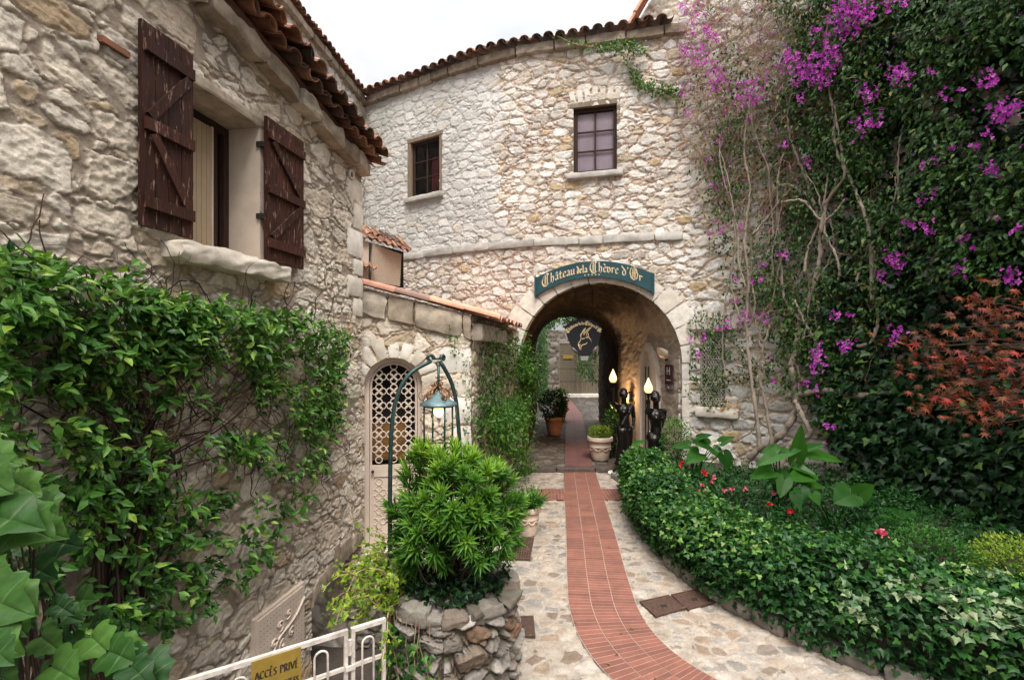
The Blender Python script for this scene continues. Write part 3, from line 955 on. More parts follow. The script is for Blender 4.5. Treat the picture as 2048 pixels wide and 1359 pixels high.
# pointed niche in the splayed right side of the passage mouth
SPL = Curve([(3.37, 9.60), (2.70, 12.4)], smooth=False)
def SF(y):
    u = (y - 9.6) / (12.4 - 9.6) * SPL.L
    o, t, n = SPL.frame(u); return o, t, -n if n[0] > 0 else n
o_, t_, n_ = SF(10.8)
mb = MB()
wn, zs, za = .28, 1.75, 2.62
def ogive(k, w):
    # pointed arch outline: from bottom left up over to bottom right
    pts = [(-w, .12)]
    for i in range(9):
        a = i / 8; pts.append((-w + w * (1 - math.cos(a * 1.25)) / (1 - math.cos(1.25)), zs + (za + (w - .28) - zs) * math.sin(a * 1.25) / math.sin(1.25)))
    return pts + [(-x, z) for (x, z) in reversed(pts[:-1])]
A_ = ogive(0, wn); B_ = ogive(0, wn + .17)
rng = random.Random(5)
vs = []
for (xa, za_), (xb, zb_) in zip(A_, B_):
    for (x, z, d) in ((xa, za_, -.02), (xa, za_, .10), (xb, zb_, .10), (xb, zb_, -.02)):
        vs.append((o_[0] + t_[0] * x + n_[0] * d, o_[1] + t_[1] * x + n_[1] * d, z))
fsn = []
for i in range(len(A_) - 1):
    for k in range(4):
        k2 = (k + 1) % 4
        fsn.append((i * 4 + k, i * 4 + k2, (i + 1) * 4 + k2, (i + 1) * 4 + k))
mb.add(vs, fsn)
mk('niche_surround', mb, M['plaster'], gh)
mb = MB()
mb.prism([(o_[0] + t_[0] * x + n_[0] * .02, o_[1] + t_[1] * x + n_[1] * .02, z) for x, z in A_], (n_[0] * .025, n_[1] * .025, 0))
nd_ = mk('niche_door', mb, flat_mat('pale_niche_door', (.50, .42, .33), .7), gh)
for x in (-.02, .10):
    mb = MB()
    mb.obox((o_[0] + t_[0] * x + n_[0] * .052, o_[1] + t_[1] * x + n_[1] * .052, 1.2), (t_[0] * .012, t_[1] * .012, 0), (n_[0] * .008, n_[1] * .008, 0), (0, 0, 1.05)); mk('hinge_bar', mb, M['brown'], nd_)

# ================================================================== HIGHER HOUSE BEHIND THE GATEHOUSE ROOF
hh = root('stone_house', (4.2, 11.2, 6), 'higher stone house peeping over the gatehouse roof beside the bougainvillea', 'house')
HB = Curve([(2.72, 11.35), (3.4, 11.15), (6.2, 10.2)], smooth=False)
U, Z, P, N = HB.sheet(0, HB.L, 8.0, 11.6, .03)
H, T, R = stone_field(U, Z, [(.28, .16, 1, .12, .28, .95), (.14, .09, 2, .12, .28, .8)], amp=.03, seed=81)
zl = fcen(Z); ul = fcen(U)
relief('wall', P, N, H, ~(zl > 9.9 + ul * 1.6), M['right'], hh, dict(stone=T, rnd=R))
mb = MB(); rng = random.Random(3)
for k in range(5):
    mb.val = rng.uniform(.4, .9)
    p0 = np.array([2.62 + k * .25, 11.2 - k * .08, 9.82 + k * .42]); p1 = p0 + np.array([.3, -.09, .5])
    canal(mb, p0, p1, (.2, .95, 0), (-.8, .2, .55), .12, .1)
    canal(mb, p0 + np.array([-.06, -.2, -.05]), p1 + np.array([-.06, -.2, -.05]), (.2, .95, 0), (-.8, .2, .55), .12, .1)
mk('verge_tiles', mb, M['tile_red'], hh); mb = MB()
for k in range(4):
    mb.val = rng.uniform(.4, .9); z = 9.55 + k * .12
    mb.box(2.5 - .03 * (k % 2), 2.95, 11.0, 11.3, z, z + .115)
mk('eave_corner', mb, M['tile_red'], hh)

# ================================================================== RIGHT HOUSE (carries bougainvillea and ivy)
rh = root('stone_house', (5, 8, 0), 'tall stone house on the right almost hidden by bougainvillea and ivy', 'house')
U, Z, P, N = RIGHT.sheet(0, RIGHT.L, -.1, 11.2, .021)
H, T, R = stone_field(U, Z, [(.38, .22, 1, .13, .26, .93), (.18, .11, 2, .13, .26, .88), (.085, .055, 3, .14, .26, .8)], amp=.045, rough=.012, warp=.05, seed=91)
ug0, ug1 = RIGHT.upx(1400), RIGHT.upx(1452); dg = RIGHT.at((ug0 + ug1) / 2)[1]
zg0, zg1 = EYE - (812 - 703) / 967 * dg, EYE + (703 - 664) / 967 * dg
Uc, Zc = fcen(U), fcen(Z)
relief('wall', P, N, H, ~((Uc > ug0) & (Uc < ug1) & (Zc > zg0) & (Zc < zg1)), M['right'], rh, dict(stone=T, rnd=R))
# small grille window with brick-thin voussoirs over it
fr = RIGHT.frame((ug0 + ug1) / 2); w2 = (ug1 - ug0) / 2
mb = MB()
for k in range(9):
    x = -w2 + .05 + (2 * w2 - .1) * k / 8
    for q in range(16):
        z = zg0 + (zg1 - zg0) * (q + .5) / 16
        if k < 8: mb.ring((fr[0][0] + fr[1][0] * (x + .03) - fr[2][0] * .03, fr[0][1] + fr[1][1] * (x + .03) - fr[2][1] * .03, z), (*fr[1], 0), (0, 0, 1), .034, .009, 8, 4)
for x in (-w2 + .012, w2 - .012): mb.lbox(fr, x - .012, x + .012, zg0, zg1, -.05, -.01)
M['white_metal'] = flat_mat('white_painted_metal', (.56, .50, .45), .5, vary=.4, nscale=16, bump=.3)
gw = mk('window', mb, M['white_metal'], rh)
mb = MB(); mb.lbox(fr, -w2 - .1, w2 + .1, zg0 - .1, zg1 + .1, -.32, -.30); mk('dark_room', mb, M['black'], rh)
mb = MB(); mb.lbox(fr, -w2 - .06, w2 + .3, zg1 + .005, zg1 + .05, -.15, .05); mk('lintel', mb, M['lintel'], rh)
mb = MB(); rng = random.Random(23)
for k in range(8):
    x = -w2 - .16 + k * .105
    def fn(a, b, c, x=x):
        xx = x + .085 * a + (x) * .12 * c; d = -.1 + .145 * b
        return (fr[0][0] + fr[1][0] * xx + fr[2][0] * d, fr[0][1] + fr[1][1] * xx + fr[2][1] * d, zg1 + .055 + .42 * c)
    mb.val = rng.uniform(.3, 1); mb.block(fn, (.085, .14, .42), seed=200 + k, rough=.008)
mk('relieving_arch', mb, M['dressed'], rh, smooth=True)
mb = MB(); mb.val = .4
mb.block(lambda a, b, c: (fr[0][0] + fr[1][0] * (-w2 - .06 + (2 * w2 + .3) * a) + fr[2][0] * (-.1 + .26 * b), fr[0][1] + fr[1][1] * (-w2 - .06 + (2 * w2 + .3) * a) + fr[2][1] * (-.1 + .26 * b), zg0 - .2 + .19 * c), (2 * w2 + .3, .26, .19), seed=33, rough=.02)
mk('sill', mb, M['dressed'], rh, smooth=True)

# ================================================================== PORCH BUILDING with the lattice door
pb = root('porch_building', (-1.2, 6.5, 0), 'small stone porch with a sloping clay tile verge and an arched lattice door', 'porch')
ztop = lambda x: 3.40 - (x + 1.92) * .235
U, Z, P, N = PORCH.sheet(0, PORCH.L, -1.1, 3.5, .0115)
H, T, R = stone_field(U, Z, [(.30, .20, 1, .15, .27, .9), (.15, .10, 2, .14, .26, .85), (.08, .06, 3, .14, .26, .7)], amp=.032, rough=.010, warp=.05, seed=101)
Xc, Zc, Uc = fcen(P[..., 0]), fcen(Z), fcen(U)
ud0, ud1 = PORCH.upx(728), PORCH.upx(842); ucn = (ud0 + ud1) / 2; dw = (ud1 - ud0) / 2
zsp = 2.50 - dw
hole = ((Uc > ud0) & (Uc < ud1) & (Zc > .02) & (Zc < zsp)) | (((Uc - ucn) ** 2 + (Zc - zsp) ** 2 < dw ** 2) & (Zc >= zsp))
relief('wall', P, N, H, ~(hole | (Zc > 3.40 - (Xc + 1.92) * .235)), M['porch'], pb, dict(stone=T, rnd=R))
U, Z, P, N = PORCH_SIDE.sheet(0, PORCH_SIDE.L, -.1, 3.1, .02)
H, T, R = stone_field(U, Z, [(.30, .20, 1, .15, .27, .9), (.15, .10, 2, .14, .26, .85)], amp=.032, seed=111)
relief('side_wall', P, N, H, None, M['porch'], pb, dict(stone=T, rnd=R))
mb = MB()
course(mb, PORCH, -.02, PORCH.L + .08, lambda u: ztop(-1.92 + u * .975) - .34, lambda u: ztop(-1.92 + u * .975) - .02, -.15, .075, .42, seed=51, rough=.04)
mk('cornice', mb, M['trim'], pb, smooth=True)
# voussoirs of the door arch and quoins on the right corner
mb = MB(); rng = random.Random(31)
fp = PORCH.frame(ucn)
for k in range(9):
    a0 = PI * k / 9 + .015; a1 = PI * (k + 1) / 9 - .015; R2 = dw + rng.uniform(.18, .34)
    def fn(a, b, c, a0=a0, a1=a1, R2=R2):
        an = a0 + (a1 - a0) * a; r = dw + (R2 - dw) * c
        x = r * math.cos(an); d = -.22 + .255 * b
        return (fp[0][0] + fp[1][0] * x + fp[2][0] * d, fp[0][1] + fp[1][1] * x + fp[2][1] * d, zsp + r * math.sin(an))
    mb.val = rng.uniform(.1, .9); mb.block(fn, (.16, .25, .28), seed=220 + k, rough=.010, n=(5, 4, 5))
z = 0.1; k = 0
while z < 2.75:
    hgt = rng.uniform(.22, .40); wd = (.24, .42)[k % 2]
    if z + hgt > 2.78: break
    fq = PORCH.frame(PORCH.L)
    def fn(a, b, c, z=z, hgt=hgt, wd=wd):
        x = -wd + (wd + .03) * a; d = -.3 + .335 * b
        return (fq[0][0] + fq[1][0] * x + fq[2][0] * d, fq[0][1] + fq[1][1] * x + fq[2][1] * d, z + (hgt - .012) * c)
    mb.val = rng.uniform(.4, 1); mb.block(fn, (wd, .33, hgt), seed=240 + k, rough=.010)
    z += hgt; k += 1
mk('quoins', mb, M['dressed'], pb, smooth=True)
# verge tiles and eave tiles
mb = MB(); rng = random.Random(41)
for k in range(4):
    x0 = -1.99 + k * .43; x1 = x0 + .48
    def vp_(x, lift): 
        s = (x + 1.92) / .975; o = PORCH.at(np.clip(s, 0, PORCH.L)); 
        return np.array([x, o[1] + (x - o[0]) * .22 - .04, ztop(x) + .03 + lift])
    mb.val = (.25, .02, .8, .9)[k] if k != 1 else .05
    canal(mb, vp_(x1, .0), vp_(x0, .012), (-.2, .97, 0), (.2, 0, 1), .095, .08)
    mb.val = .7
    canal(mb, vp_(x1, .0) + np.array([.03, .17, 0]), vp_(x0, .012) + np.array([.03, .17, 0]), (-.2, .97, 0), (.2, 0, 1), .095, .08)
eave(mb, [(-.30, 6.42, 3.03), (.08, 8.5, 3.03), (.2, 9.2, 3.03)], [(.98, -.17)] * 3, rise=.24, rows=2, pitch=.19, r=.085, seed=47)
mk('roof', mb, M['tile_red'], pb)
mb = MB(); mb.add([(-1.95, 6.2, 3.40), (-.42, 6.45, 3.03), (.15, 10.3, 3.03), (-1.6, 10.9, 3.45)], [(0, 1, 2, 3)])
mk('roof_deck', mb, M['tile_red'], pb)
mb = MB(); course(mb, PORCH_SIDE, .05, 2.6, lambda u: 2.72, lambda u: 2.97, -.1, .16, .5, seed=53); mk('eave_beam', mb, M['trim'], pb, smooth=True)
# the door: cream frame, quatrefoil rings above, the same rings in relief on the solid lower panel
door_m = flat_mat('cream_door_paint', (.58, .47, .39), .5, vary=.12, nscale=7)
mb = MB(); dd = -.14
def arcpts(r, n=20): return [(r * math.cos(PI * i / n), zsp + r * math.sin(PI * i / n)) for i in range(n + 1)]
def ringband(r0, r1, d0, d1, z0):
    o_, t_, n_ = fp
    A = [(r0, z0)] + arcpts(r0) + [(-r0, z0)]; B = [(r1, z0)] + arcpts(r1) + [(-r1, z0)]
    vs = []
    for (xa, za), (xb, zb) in zip(A, B):
        for (x, z, d) in ((xa, za, d0), (xa, za, d1), (xb, zb, d1), (xb, zb, d0)):
            vs.append((o_[0] + t_[0] * x + n_[0] * d, o_[1] + t_[1] * x + n_[1] * d, z))
    fs = []
    for i in range(len(A) - 1):
        for k in range(4):
            k2 = (k + 1) % 4; fs.append((i * 4 + k, i * 4 + k2, (i + 1) * 4 + k2, (i + 1) * 4 + k))
    return vs, fs
mb.add(*ringband(dw - .055, dw + .01, dd - .05, dd + .04, .02))
mk('door_frame', mb, door_m, pb)
ri = dw - .06
mb = MB()
mb.lbox(fp, -ri, ri, .03, .95, dd - .02, dd); mb.lbox(fp, -ri, ri, .95, 1.10, dd - .02, dd + .018)
mb.lbox(fp, -ri, -ri + .05, .03, .95, dd + .0005, dd + .016); mb.lbox(fp, ri - .05, ri, .03, .95, dd + .0005, dd + .016); mb.lbox(fp, -ri + .05, ri - .05, .03, .10, dd + .0005, dd + .016)
dr = mk('door', mb, door_m, pb)
mb = MB(); per = .192; q_ = .048
def fpt(x, z, d): return (fp[0][0] + fp[1][0] * x + fp[2][0] * d, fp[0][1] + fp[1][1] * x + fp[2][1] * d, z)
for j in range(16):
    for i in range(-3, 4):
        cx, cz = i * per * .98, 0.18 + j * per * .98
        for (ox, oz) in ((q_, 0), (-q_, 0), (0, q_), (0, -q_)):
            x, z = cx + ox, cz + oz
            if abs(x) > ri - .035: continue
            if z > zsp and math.hypot(x, z - zsp) > ri - .035: continue
            if z < .12 or .90 < z < 1.13: continue
            mb.ring(fpt(x, z, dd + (.008 if z > 1 else .002)), (*fp[1], 0), (0, 0, 1), .042, .008, 14, 5)
mb.add(*ringband(ri - .03, ri, dd - .005, dd + .012, 1.1))
mk('lattice', mb, door_m, dr, smooth=True)
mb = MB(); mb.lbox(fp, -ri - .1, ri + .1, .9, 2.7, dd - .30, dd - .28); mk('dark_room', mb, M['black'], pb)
mb = MB(); mb.lbox(fp, -ri + .02, ri * .5, 1.12, 1.62, dd - .24, dd - .20)
mk('door_curtain', mb, flat_mat('amber_curtain', (.22, .11, .03), .8, vary=.5, nscale=6), pb)
mb = MB(); mb.tube([fpt(-ri + .04, 1.03, dd + .02), fpt(-ri + .04, 1.03, dd + .05)], .012, 8); mb.ball(fpt(-ri + .04, 1.03, dd + .06), .02); mk('handle', mb, M['brown'], dr)
mb = MB(); mb.val = .6
mb.block(lambda a, b, c: fpt(-dw - .15 + (2 * dw + .3) * a, -.14 + .155 * c, -.25 + .52 * b), (1.1, .5, .15), seed=61, rough=.012, n=(10, 6, 4))
mk('doorstep', mb, M['dressed'], pb, smooth=True)

# little tiled mesh enclosure on the porch roof
en = root('roof_enclosure', (-1.8, 7.6, 3.2), 'small mesh screened box with its own tile roof behind the porch', 'enclosure')
EN = Curve([(-2.35, 7.55), (-1.80, 7.72), (-1.55, 8.3)], smooth=False)
def ept(px, py, d): return np.array(PX(px, py, d))
mb = MB()
a_, b_ = ept(745, 487, 7.6), ept(803, 508, 8.3); c_, d_ = ept(800, 572, 8.3), ept(742, 562, 7.6)
mb.prism([a_, b_, c_, d_], (-.03, .03, 0))
mk('mesh_screen', mb, flat_mat('beige_mesh', (.42, .34, .26), .9, vary=.3, nscale=60), en)
mb = MB(); f_ = ept(723, 480, 7.5); g_ = ept(738, 485, 7.58)
mb.prism([f_, g_, ept(737, 560, 7.58), ept(723, 556, 7.5)], (-.05, .08, 0)); mk('post', mb, M['plaster'], en)
mb = MB(); mb.prism([ept(716, 478, 8.6), ept(806, 503, 8.6), ept(806, 575, 8.6), ept(716, 562, 8.6)], (0, .05, 0)); mk('back_board', mb, M['black'], en)
mb = MB()
eave(mb, [ept(712, 474, 7.35), ept(770, 489, 7.75), ept(820, 505, 8.25)], [(.55, -.83)] * 3, rise=.5, rows=2, length=.4, pitch=.155, r=.072, seed=71)
eave(mb, [ept(716, 536, 7.30), ept(760, 543, 7.45)], [(.2, -.98)] * 2, rise=.4, rows=1, length=.2, pitch=.135, r=.06, seed=72)
mk('roof', mb, M['tile'], en)
# ================================================================== GROUND, PAVEMENT, PATH
g = MB(); g.add([(-400, -400, -1.12), (400, -400, -1.12), (400, 400, -1.12), (-400, 400, -1.12)], [(0, 1, 2, 3)])
mk('ground', g, M['cobble_dark'], kind='structure', attr=True)
x = np.arange(-2.4, 4.6, .0135); y = np.arange(2.2, 10.46, .0135)
X, Y = np.meshgrid(x, y, indexing='ij')
P = np.stack([X, Y, np.zeros(X.shape)], -1); N = np.zeros(P.shape); N[..., 2] = 1
H, T, R = stone_field(X, Y, [(.155, .13, 1, .10, .20, .85), (.085, .07, 2, .12, .22, .85)], amp=.016, rough=.008, warp=.04, seed=131, tilt=.5)
Xc, Yc = fcen(X), fcen(Y)
relief('pavement', P, N, H - .022, ~((Xc < -.93) & (Yc < 5.86)), M['cobble'], kind='structure', attrs=dict(stone=T, rnd=R))
# retaining walls of the sunken steps
for nm, cv, sd in (('retaining_wall', Curve([(-.93, 2.2), (-.93, 5.87)], False), 5), ('retaining_wall', Curve([(-2.0, 5.86), (-.93, 5.87)], False), 6)):
    U, Z, P, N = cv.sheet(0, cv.L, -1.12, -.005, .016)
    if sd == 5: N = -N
    H, T, R = stone_field(U, Z, [(.24, .16, 1, .12, .26, .95), (.12, .08, 2, .12, .26, .8)], amp=.04, seed=140 + sd)
    relief(nm, P, N, H, None, M['dark'], kind='structure', attrs=dict(stone=T, rnd=R))
g = MB()
for k in range(5):
    g.box(-2.35, -.95, 3.4 + k * .5, 3.9 + k * .5, -1.11, -.5 - k * .13)
mk('steps', g, M['cobble_dark'], kind='structure')

def brick_mat(name, c1, c2, mort, rough=.7):
    m, nt, b = new_mat(name)
    tc = nt.nodes.new('ShaderNodeTexCoord')
    bt = nt.nodes.new('ShaderNodeTexBrick')
    bt.offset = 0.0; bt.squash = 1.0
    for k, v in (('Color1', (*c1, 1)), ('Color2', (*c2, 1)), ('Mortar', (*mort, 1)), ('Scale', 1.0), ('Mortar Size', .0026), ('Mortar Smooth', .3), ('Bias', -.1), ('Brick Width', .2267), ('Row Height', .058)):
        bt.inputs[k].default_value = v
    nt.links.new(tc.outputs['UV'], bt.inputs['Vector'])
    n1 = noise(nt, 5, 6); n2 = noise(nt, 45, 6, .65)
    c = mix(nt, 1.0, bt.outputs['Color'], gray(nt, n1, .78, 1.12), 'MULTIPLY')
    c = mix(nt, 1.0, c, gray(nt, n2, .85, 1.1), 'MULTIPLY')
    nt.links.new(c, b.inputs['Base Color']); b.inputs['Roughness'].default_value = rough
    iv = nd(nt, 'ShaderNodeMath', operation='MULTIPLY_ADD'); nt.links.new(bt.outputs['Fac'], iv.inputs[0]); iv.inputs[1].default_value = -1; nt.links.new(n2, iv.inputs[2])
    bumpn(nt, b, iv.outputs[0], .5, .006)
    return m
M['brick'] = brick_mat('red_path_brick', (.205, .074, .049), (.135, .047, .033), (.31, .24, .195))
M['brick_dark'] = brick_mat('dark_passage_brick', (.16, .060, .05), (.11, .045, .04), (.14, .10, .09), .5)  # darker and smoother than the bricks outside

def catmull(pts, n):
    P = np.array(pts, float)
    d = np.concatenate([[0], np.cumsum(np.linalg.norm(np.diff(P, axis=0), axis=1))])
    m = np.gradient(P, d, axis=0); t = np.linspace(0, d[-1], n)
    k = np.clip(np.searchsorted(d, t, side='right') - 1, 0, len(P) - 2); hh = (d[k + 1] - d[k])[:, None]; x = ((t - d[k]) / hh[:, 0])[:, None]
    return (2*x**3 - 3*x**2 + 1) * P[k] + (x**3 - 2*x**2 + x) * hh * m[k] + (-2*x**3 + 3*x**2) * P[k+1] + (x**3 - x**2) * hh * m[k+1]

cl = catmull([(1.45, 10.38), (1.27, 8.5), (1.09, 6.62), (.965, 5.4), (.925, 4.8), (.955, 4.42), (1.06, 4.05), (1.32, 3.62), (1.75, 3.25), (2.5, 2.85)], 260)
def brick_strip(name, cl, w, zf, mat, lanes=3, **kw):
    t = np.gradient(cl, axis=0); t /= np.linalg.norm(t, axis=1, keepdims=True)
    nrm = np.stack([-t[:, 1], t[:, 0]], 1)                     # to the photo's right looking back along the path
    s = np.concatenate([[0], np.cumsum(np.linalg.norm(np.diff(cl, axis=0), axis=1))])
    mb = MB(); mb.uv = []
    rng = random.Random(3)
    for k in range(lanes):
        a = -w / 2 + w * k / lanes; b = -w / 2 + w * (k + 1) / lanes
        off = rng.uniform(0, 3)
        vs = []
        for i in range(len(cl)):
            for q, uu in ((a + .0028, 0.003), (b - .0028, .2267 - .003)):
                p = cl[i] + nrm[i] * q
                vs.append((p[0], p[1], zf(p[1])))
                mb.uv.append((uu + .2267 * 3 * 0, s[i] + off))
        mb.add(vs, [(2 * i, 2 * i + 1, 2 * i + 3, 2 * i + 2) for i in range(len(cl) - 1)])
    # mortar beds the strip a few millimetres above the stones
    return mk(name, mb, mat, kind='structure', **kw)
brick_strip('brick_path', cl, .69, lambda y: .004, M['brick'])
brick_strip('mortar_bed', cl, .70, lambda y: .0005, flat_mat('pale_path_mortar', (.40, .31, .25), .9), lanes=1)
FZ = lambda y: .09 + .032 * (y - 10.42)
brick_strip('brick_path', catmull([(1.44, 10.46), (1.75, 13.2), (2.2, 17.4), (2.3, 22)], 60), .60, lambda y: FZ(y) + .006, M['brick_dark'], lanes=2)
g = MB(); g.uv = []
for (x0, x1, ya, yb, sk) in ((.36, 1.0, 8.42, 9.10, 0), (1.63, 2.25, 8.42, 9.10, .0)):
    g.add([(x0, ya, .003), (x1 + (.26 if x0 < 1 else 0) * 0, ya, .003), (x1 + .05, yb, .003), (x0, yb, .003)], [(0, 1, 2, 3)])
    g.uv += [(0.002, x0), (0.002, x1), (.451, x1), (.451, x0)]
mk('brick_band', g, M['brick'], kind='structure')
# passage floor and the yard behind it
x = np.arange(-.2, 3.9, .03); y = np.arange(10.44, 17.0, .03)
X, Y = np.meshgrid(x, y, indexing='ij')
P = np.stack([X, Y, FZ(Y)], -1); N = np.zeros(P.shape); N[..., 2] = 1
H, T, R = stone_field(X, Y, [(.26, .18, 1, .10, .22, .93), (.12, .10, 2, .10, .22, .75)], amp=.02, rough=.012, warp=.05, seed=151)
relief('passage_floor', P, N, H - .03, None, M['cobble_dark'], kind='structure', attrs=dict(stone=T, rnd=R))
x = np.arange(-4, 8, .05); y = np.arange(16.95, 26, .05)
X, Y = np.meshgrid(x, y, indexing='ij')
P = np.stack([X, Y, FZ(Y)], -1); N = np.zeros(P.shape); N[..., 2] = 1
H, T, R = stone_field(X, Y, [(.36, .26, 1, .10, .22, .93), (.18, .14, 2, .10, .22, .75)], amp=.03, rough=.012, warp=.05, seed=153)
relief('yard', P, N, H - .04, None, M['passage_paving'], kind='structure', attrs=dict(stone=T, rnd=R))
g = MB(); g.val = .2
for k, (xa, xb) in enumerate(((.2, .95), (.96, 1.78), (1.79, 2.25))):
    g.val = (.1, .0, .2)[k]
    g.block(lambda a, b, c, xa=xa, xb=xb: (xa + (xb - xa) * a, 10.36 + .12 * b, -.03 + .125 * c), (xb - xa, .12, .12), seed=300 + k, rough=.006)
mk('threshold_step', g, flat_mat('dark_step_stone', (.075, .055, .045), .7, vary=.4), kind='structure')
g = MB()
for k, (xa, ya, xb, yb) in enumerate(((2.02, 9.95, 2.2, 9.2), (2.21, 9.17, 2.36, 8.55))):
    def fn(a, b, c, xa=xa, ya=ya, xb=xb, yb=yb): return (xa + (xb - xa) * a + .42 * b, ya + (yb - ya) * a + .1 * b, -.02 + (.13 + .10 * k) * c)
    g.block(fn, (.8, .42, .15), seed=310 + k, rough=.008)
mk('side_step', g, flat_mat('grey_step_slab', (.20, .18, .165), .75, vary=.3), kind='structure')

# planting bed soil behind the hedge
M['soil'] = flat_mat('bed_soil', (.035, .024, .016), .95, vary=.4, nscale=20, bump=.8)
g = MB(); g.add([(2.3, 9.3, .42), (2.45, 7.4, .45), (2.5, 6.1, .45), (2.8, 5.2, .45), (3.4, 4.5, .45), (4.6, 3.3, .45), (5.2, 1.5, .45), (6.9, 1.5, .45), (6.6, 5, .45), (6.2, 6.6, .45), (5.5, 8, .45), (4.4, 9.2, .45), (3.3, 9.75, .45)], [tuple(range(13))])
mk('flower_bed', g, M['soil'], kind='structure')

# covers in the paving
M['rust'] = flat_mat('rusty_cast_iron', (.085, .045, .032), .65, .2, vary=.45, nscale=25, bump=.4)
def gpt(px, py): d = EYE * 967 / (py - 703); return np.array([(px - 1024) / 967 * d, d])
def cover(name, corners, label, cat, kind):
    c = np.array([gpt(*q) for q in corners]); ctr = c.mean(0)
    r = root(name, (ctr[0], ctr[1], 0), label, cat, 'iron covers set in the paving')
    f = lambda a, b: (c[0] * (1 - a) + c[1] * a) * (1 - b) + (c[3] * (1 - a) + c[2] * a) * b
    m = MB()
    def slab(a0, a1, b0, b1, z0, z1):
        q = [f(a0, b0), f(a1, b0), f(a1, b1), f(a0, b1)]
        m.prism([(*p, z0) for p in q], (0, 0, z1 - z0))
    for e in ((0, 1, 0, .05), (0, 1, .95, 1), (0, .04, .05, .95), (.96, 1, .05, .95)): slab(*e, -.01, .012)
    mk('cover_frame', m, M['rust'], r)
    m = MB()
    if kind == 'grid':
        n = 11
        for k in range(n): slab(.04 + .92 * (k + .28) / n, .04 + .92 * (k + .72) / n, .05, .95, -.01, .009)
        for k in range(n): slab(.04, .96, .05 + .9 * (k + .3) / n, .05 + .9 * (k + .7) / n, -.01, .006)
    elif kind == 'slots':
        slab(.04, .96, .05, .95, -.012, .002)
        for k in range(15): slab(.04 + .92 * (k + .2) / 15, .04 + .92 * (k + .75) / 15, .05, .95, .0021, .010)
    else:
        slab(.04, .96, .05, .95, -.012, .006)
        for a in range(14):
            for b in range(10):
                slab(.07 + a * .062, .07 + a * .062 + .03, .09 + b * .083, .09 + b * .083 + .03, .0061, .0095)
    mk('cover_plate', m, M['rust'], r)
    if kind in ('slots', 'plate'):
        m = MB(); p = f(.32 if kind == 'slots' else .5, .42); m.box(p[0] - .03, p[0] + .03, p[1] - .02, p[1] + .02, .010, .0135)
        mk('lifting_slot', m, M['black'], r)
    return r
cover('drain_grate', [(1001, 1117), (1060, 1119), (1068, 1076), (1010, 1074)], 'square rusty drain grate of crossed bars below the terracotta pot', 'drain grate', 'grid')
cover('drain_cover', [(1029, 1272), (1071, 1273), (1067, 1232), (1027, 1233)], 'small ribbed brown drain cover beside the stone planter', 'drain cover', 'slots')
cover('manhole_cover', [(1312, 1233), (1373, 1216), (1337, 1190), (1279, 1203)], 'rusty square manhole cover with a lifting slot beside the brick path', 'manhole cover', 'plate')
cover('manhole_cover', [(1376, 1219), (1432, 1203), (1395, 1178), (1342, 1189)], 'rusty square manhole cover half under the ivy hedge', 'manhole cover', 'plate')

# ================================================================== PLANTER
pc = np.array([-.49, 4.0]); pr = .52; ptop = .67
pl_ = root('stone_planter', (pc[0], pc[1], -.9), 'round dry stone planter built of rough grey rocks', 'planter')
th = np.linspace(0, 2 * PI, 360); zz = np.arange(-1.1, ptop, .009)
TH, Z = np.meshgrid(th, zz, indexing='ij')
U = TH * pr
rr = pr - .02 * (Z < .2) 
P = np.stack([pc[0] + pr * np.sin(TH), pc[1] - pr * np.cos(TH), Z], -1)
N = np.stack([np.sin(TH), -np.cos(TH), np.zeros(TH.shape)], -1)
H, T, R = stone_field(U, Z, [(.24, .135, 1, .10, .26, .95), (.13, .075, 2, .12, .26, .9)], amp=.075, rough=.018, warp=.045, seed=161, tilt=1.1)
w_ = sst(0, .2, U) * sst(0, .2, 2 * PI * pr - U)
rim = sst(ptop - .06, ptop, Z)
relief('stone_wall', P, N, (H * (1 - rim * .7)) - .03, None, M['planter'], pl_, dict(stone=T, rnd=R))
mb = MB(); rng = random.Random(9); a = 0; k = 0
while a < 2 * PI - .1:
    da = rng.uniform(.18, .55); da = min(da, 2 * PI - a)
    def fn(q, b, c, a=a, da=da, hh=rng.uniform(.06, .11), wd=rng.uniform(.14, .24)):
        an = a + da * (.02 + .96 * q); r = pr + .035 - wd + wd * b
        return (pc[0] + r * math.sin(an), pc[1] - r * math.cos(an), ptop - .075 + hh * c)
    mb.val = rng.random(); mb.block(fn, (da * pr, .2, .12), seed=400 + k, rough=.05, n=(12, 9, 6), rnd=.15)
    a += da; k += 1
M['rock'] = ramp_mat('grey_planter_rock', [(0, (.085, .075, .055)), (.3, (.16, .14, .115)), (.7, (.25, .225, .195)), (1, (.14, .09, .06))], .9, .4, 9, .7, dist=.012)
mk('rim_stones', mb, M['rock'], pl_, smooth=True)
mb = MB(); mb.lathe((pc[0], pc[1], 0), [(.01, ptop - .02), (.36, ptop - .05)], 24, cap=False); mk('soil', mb, M['soil'], pl_)

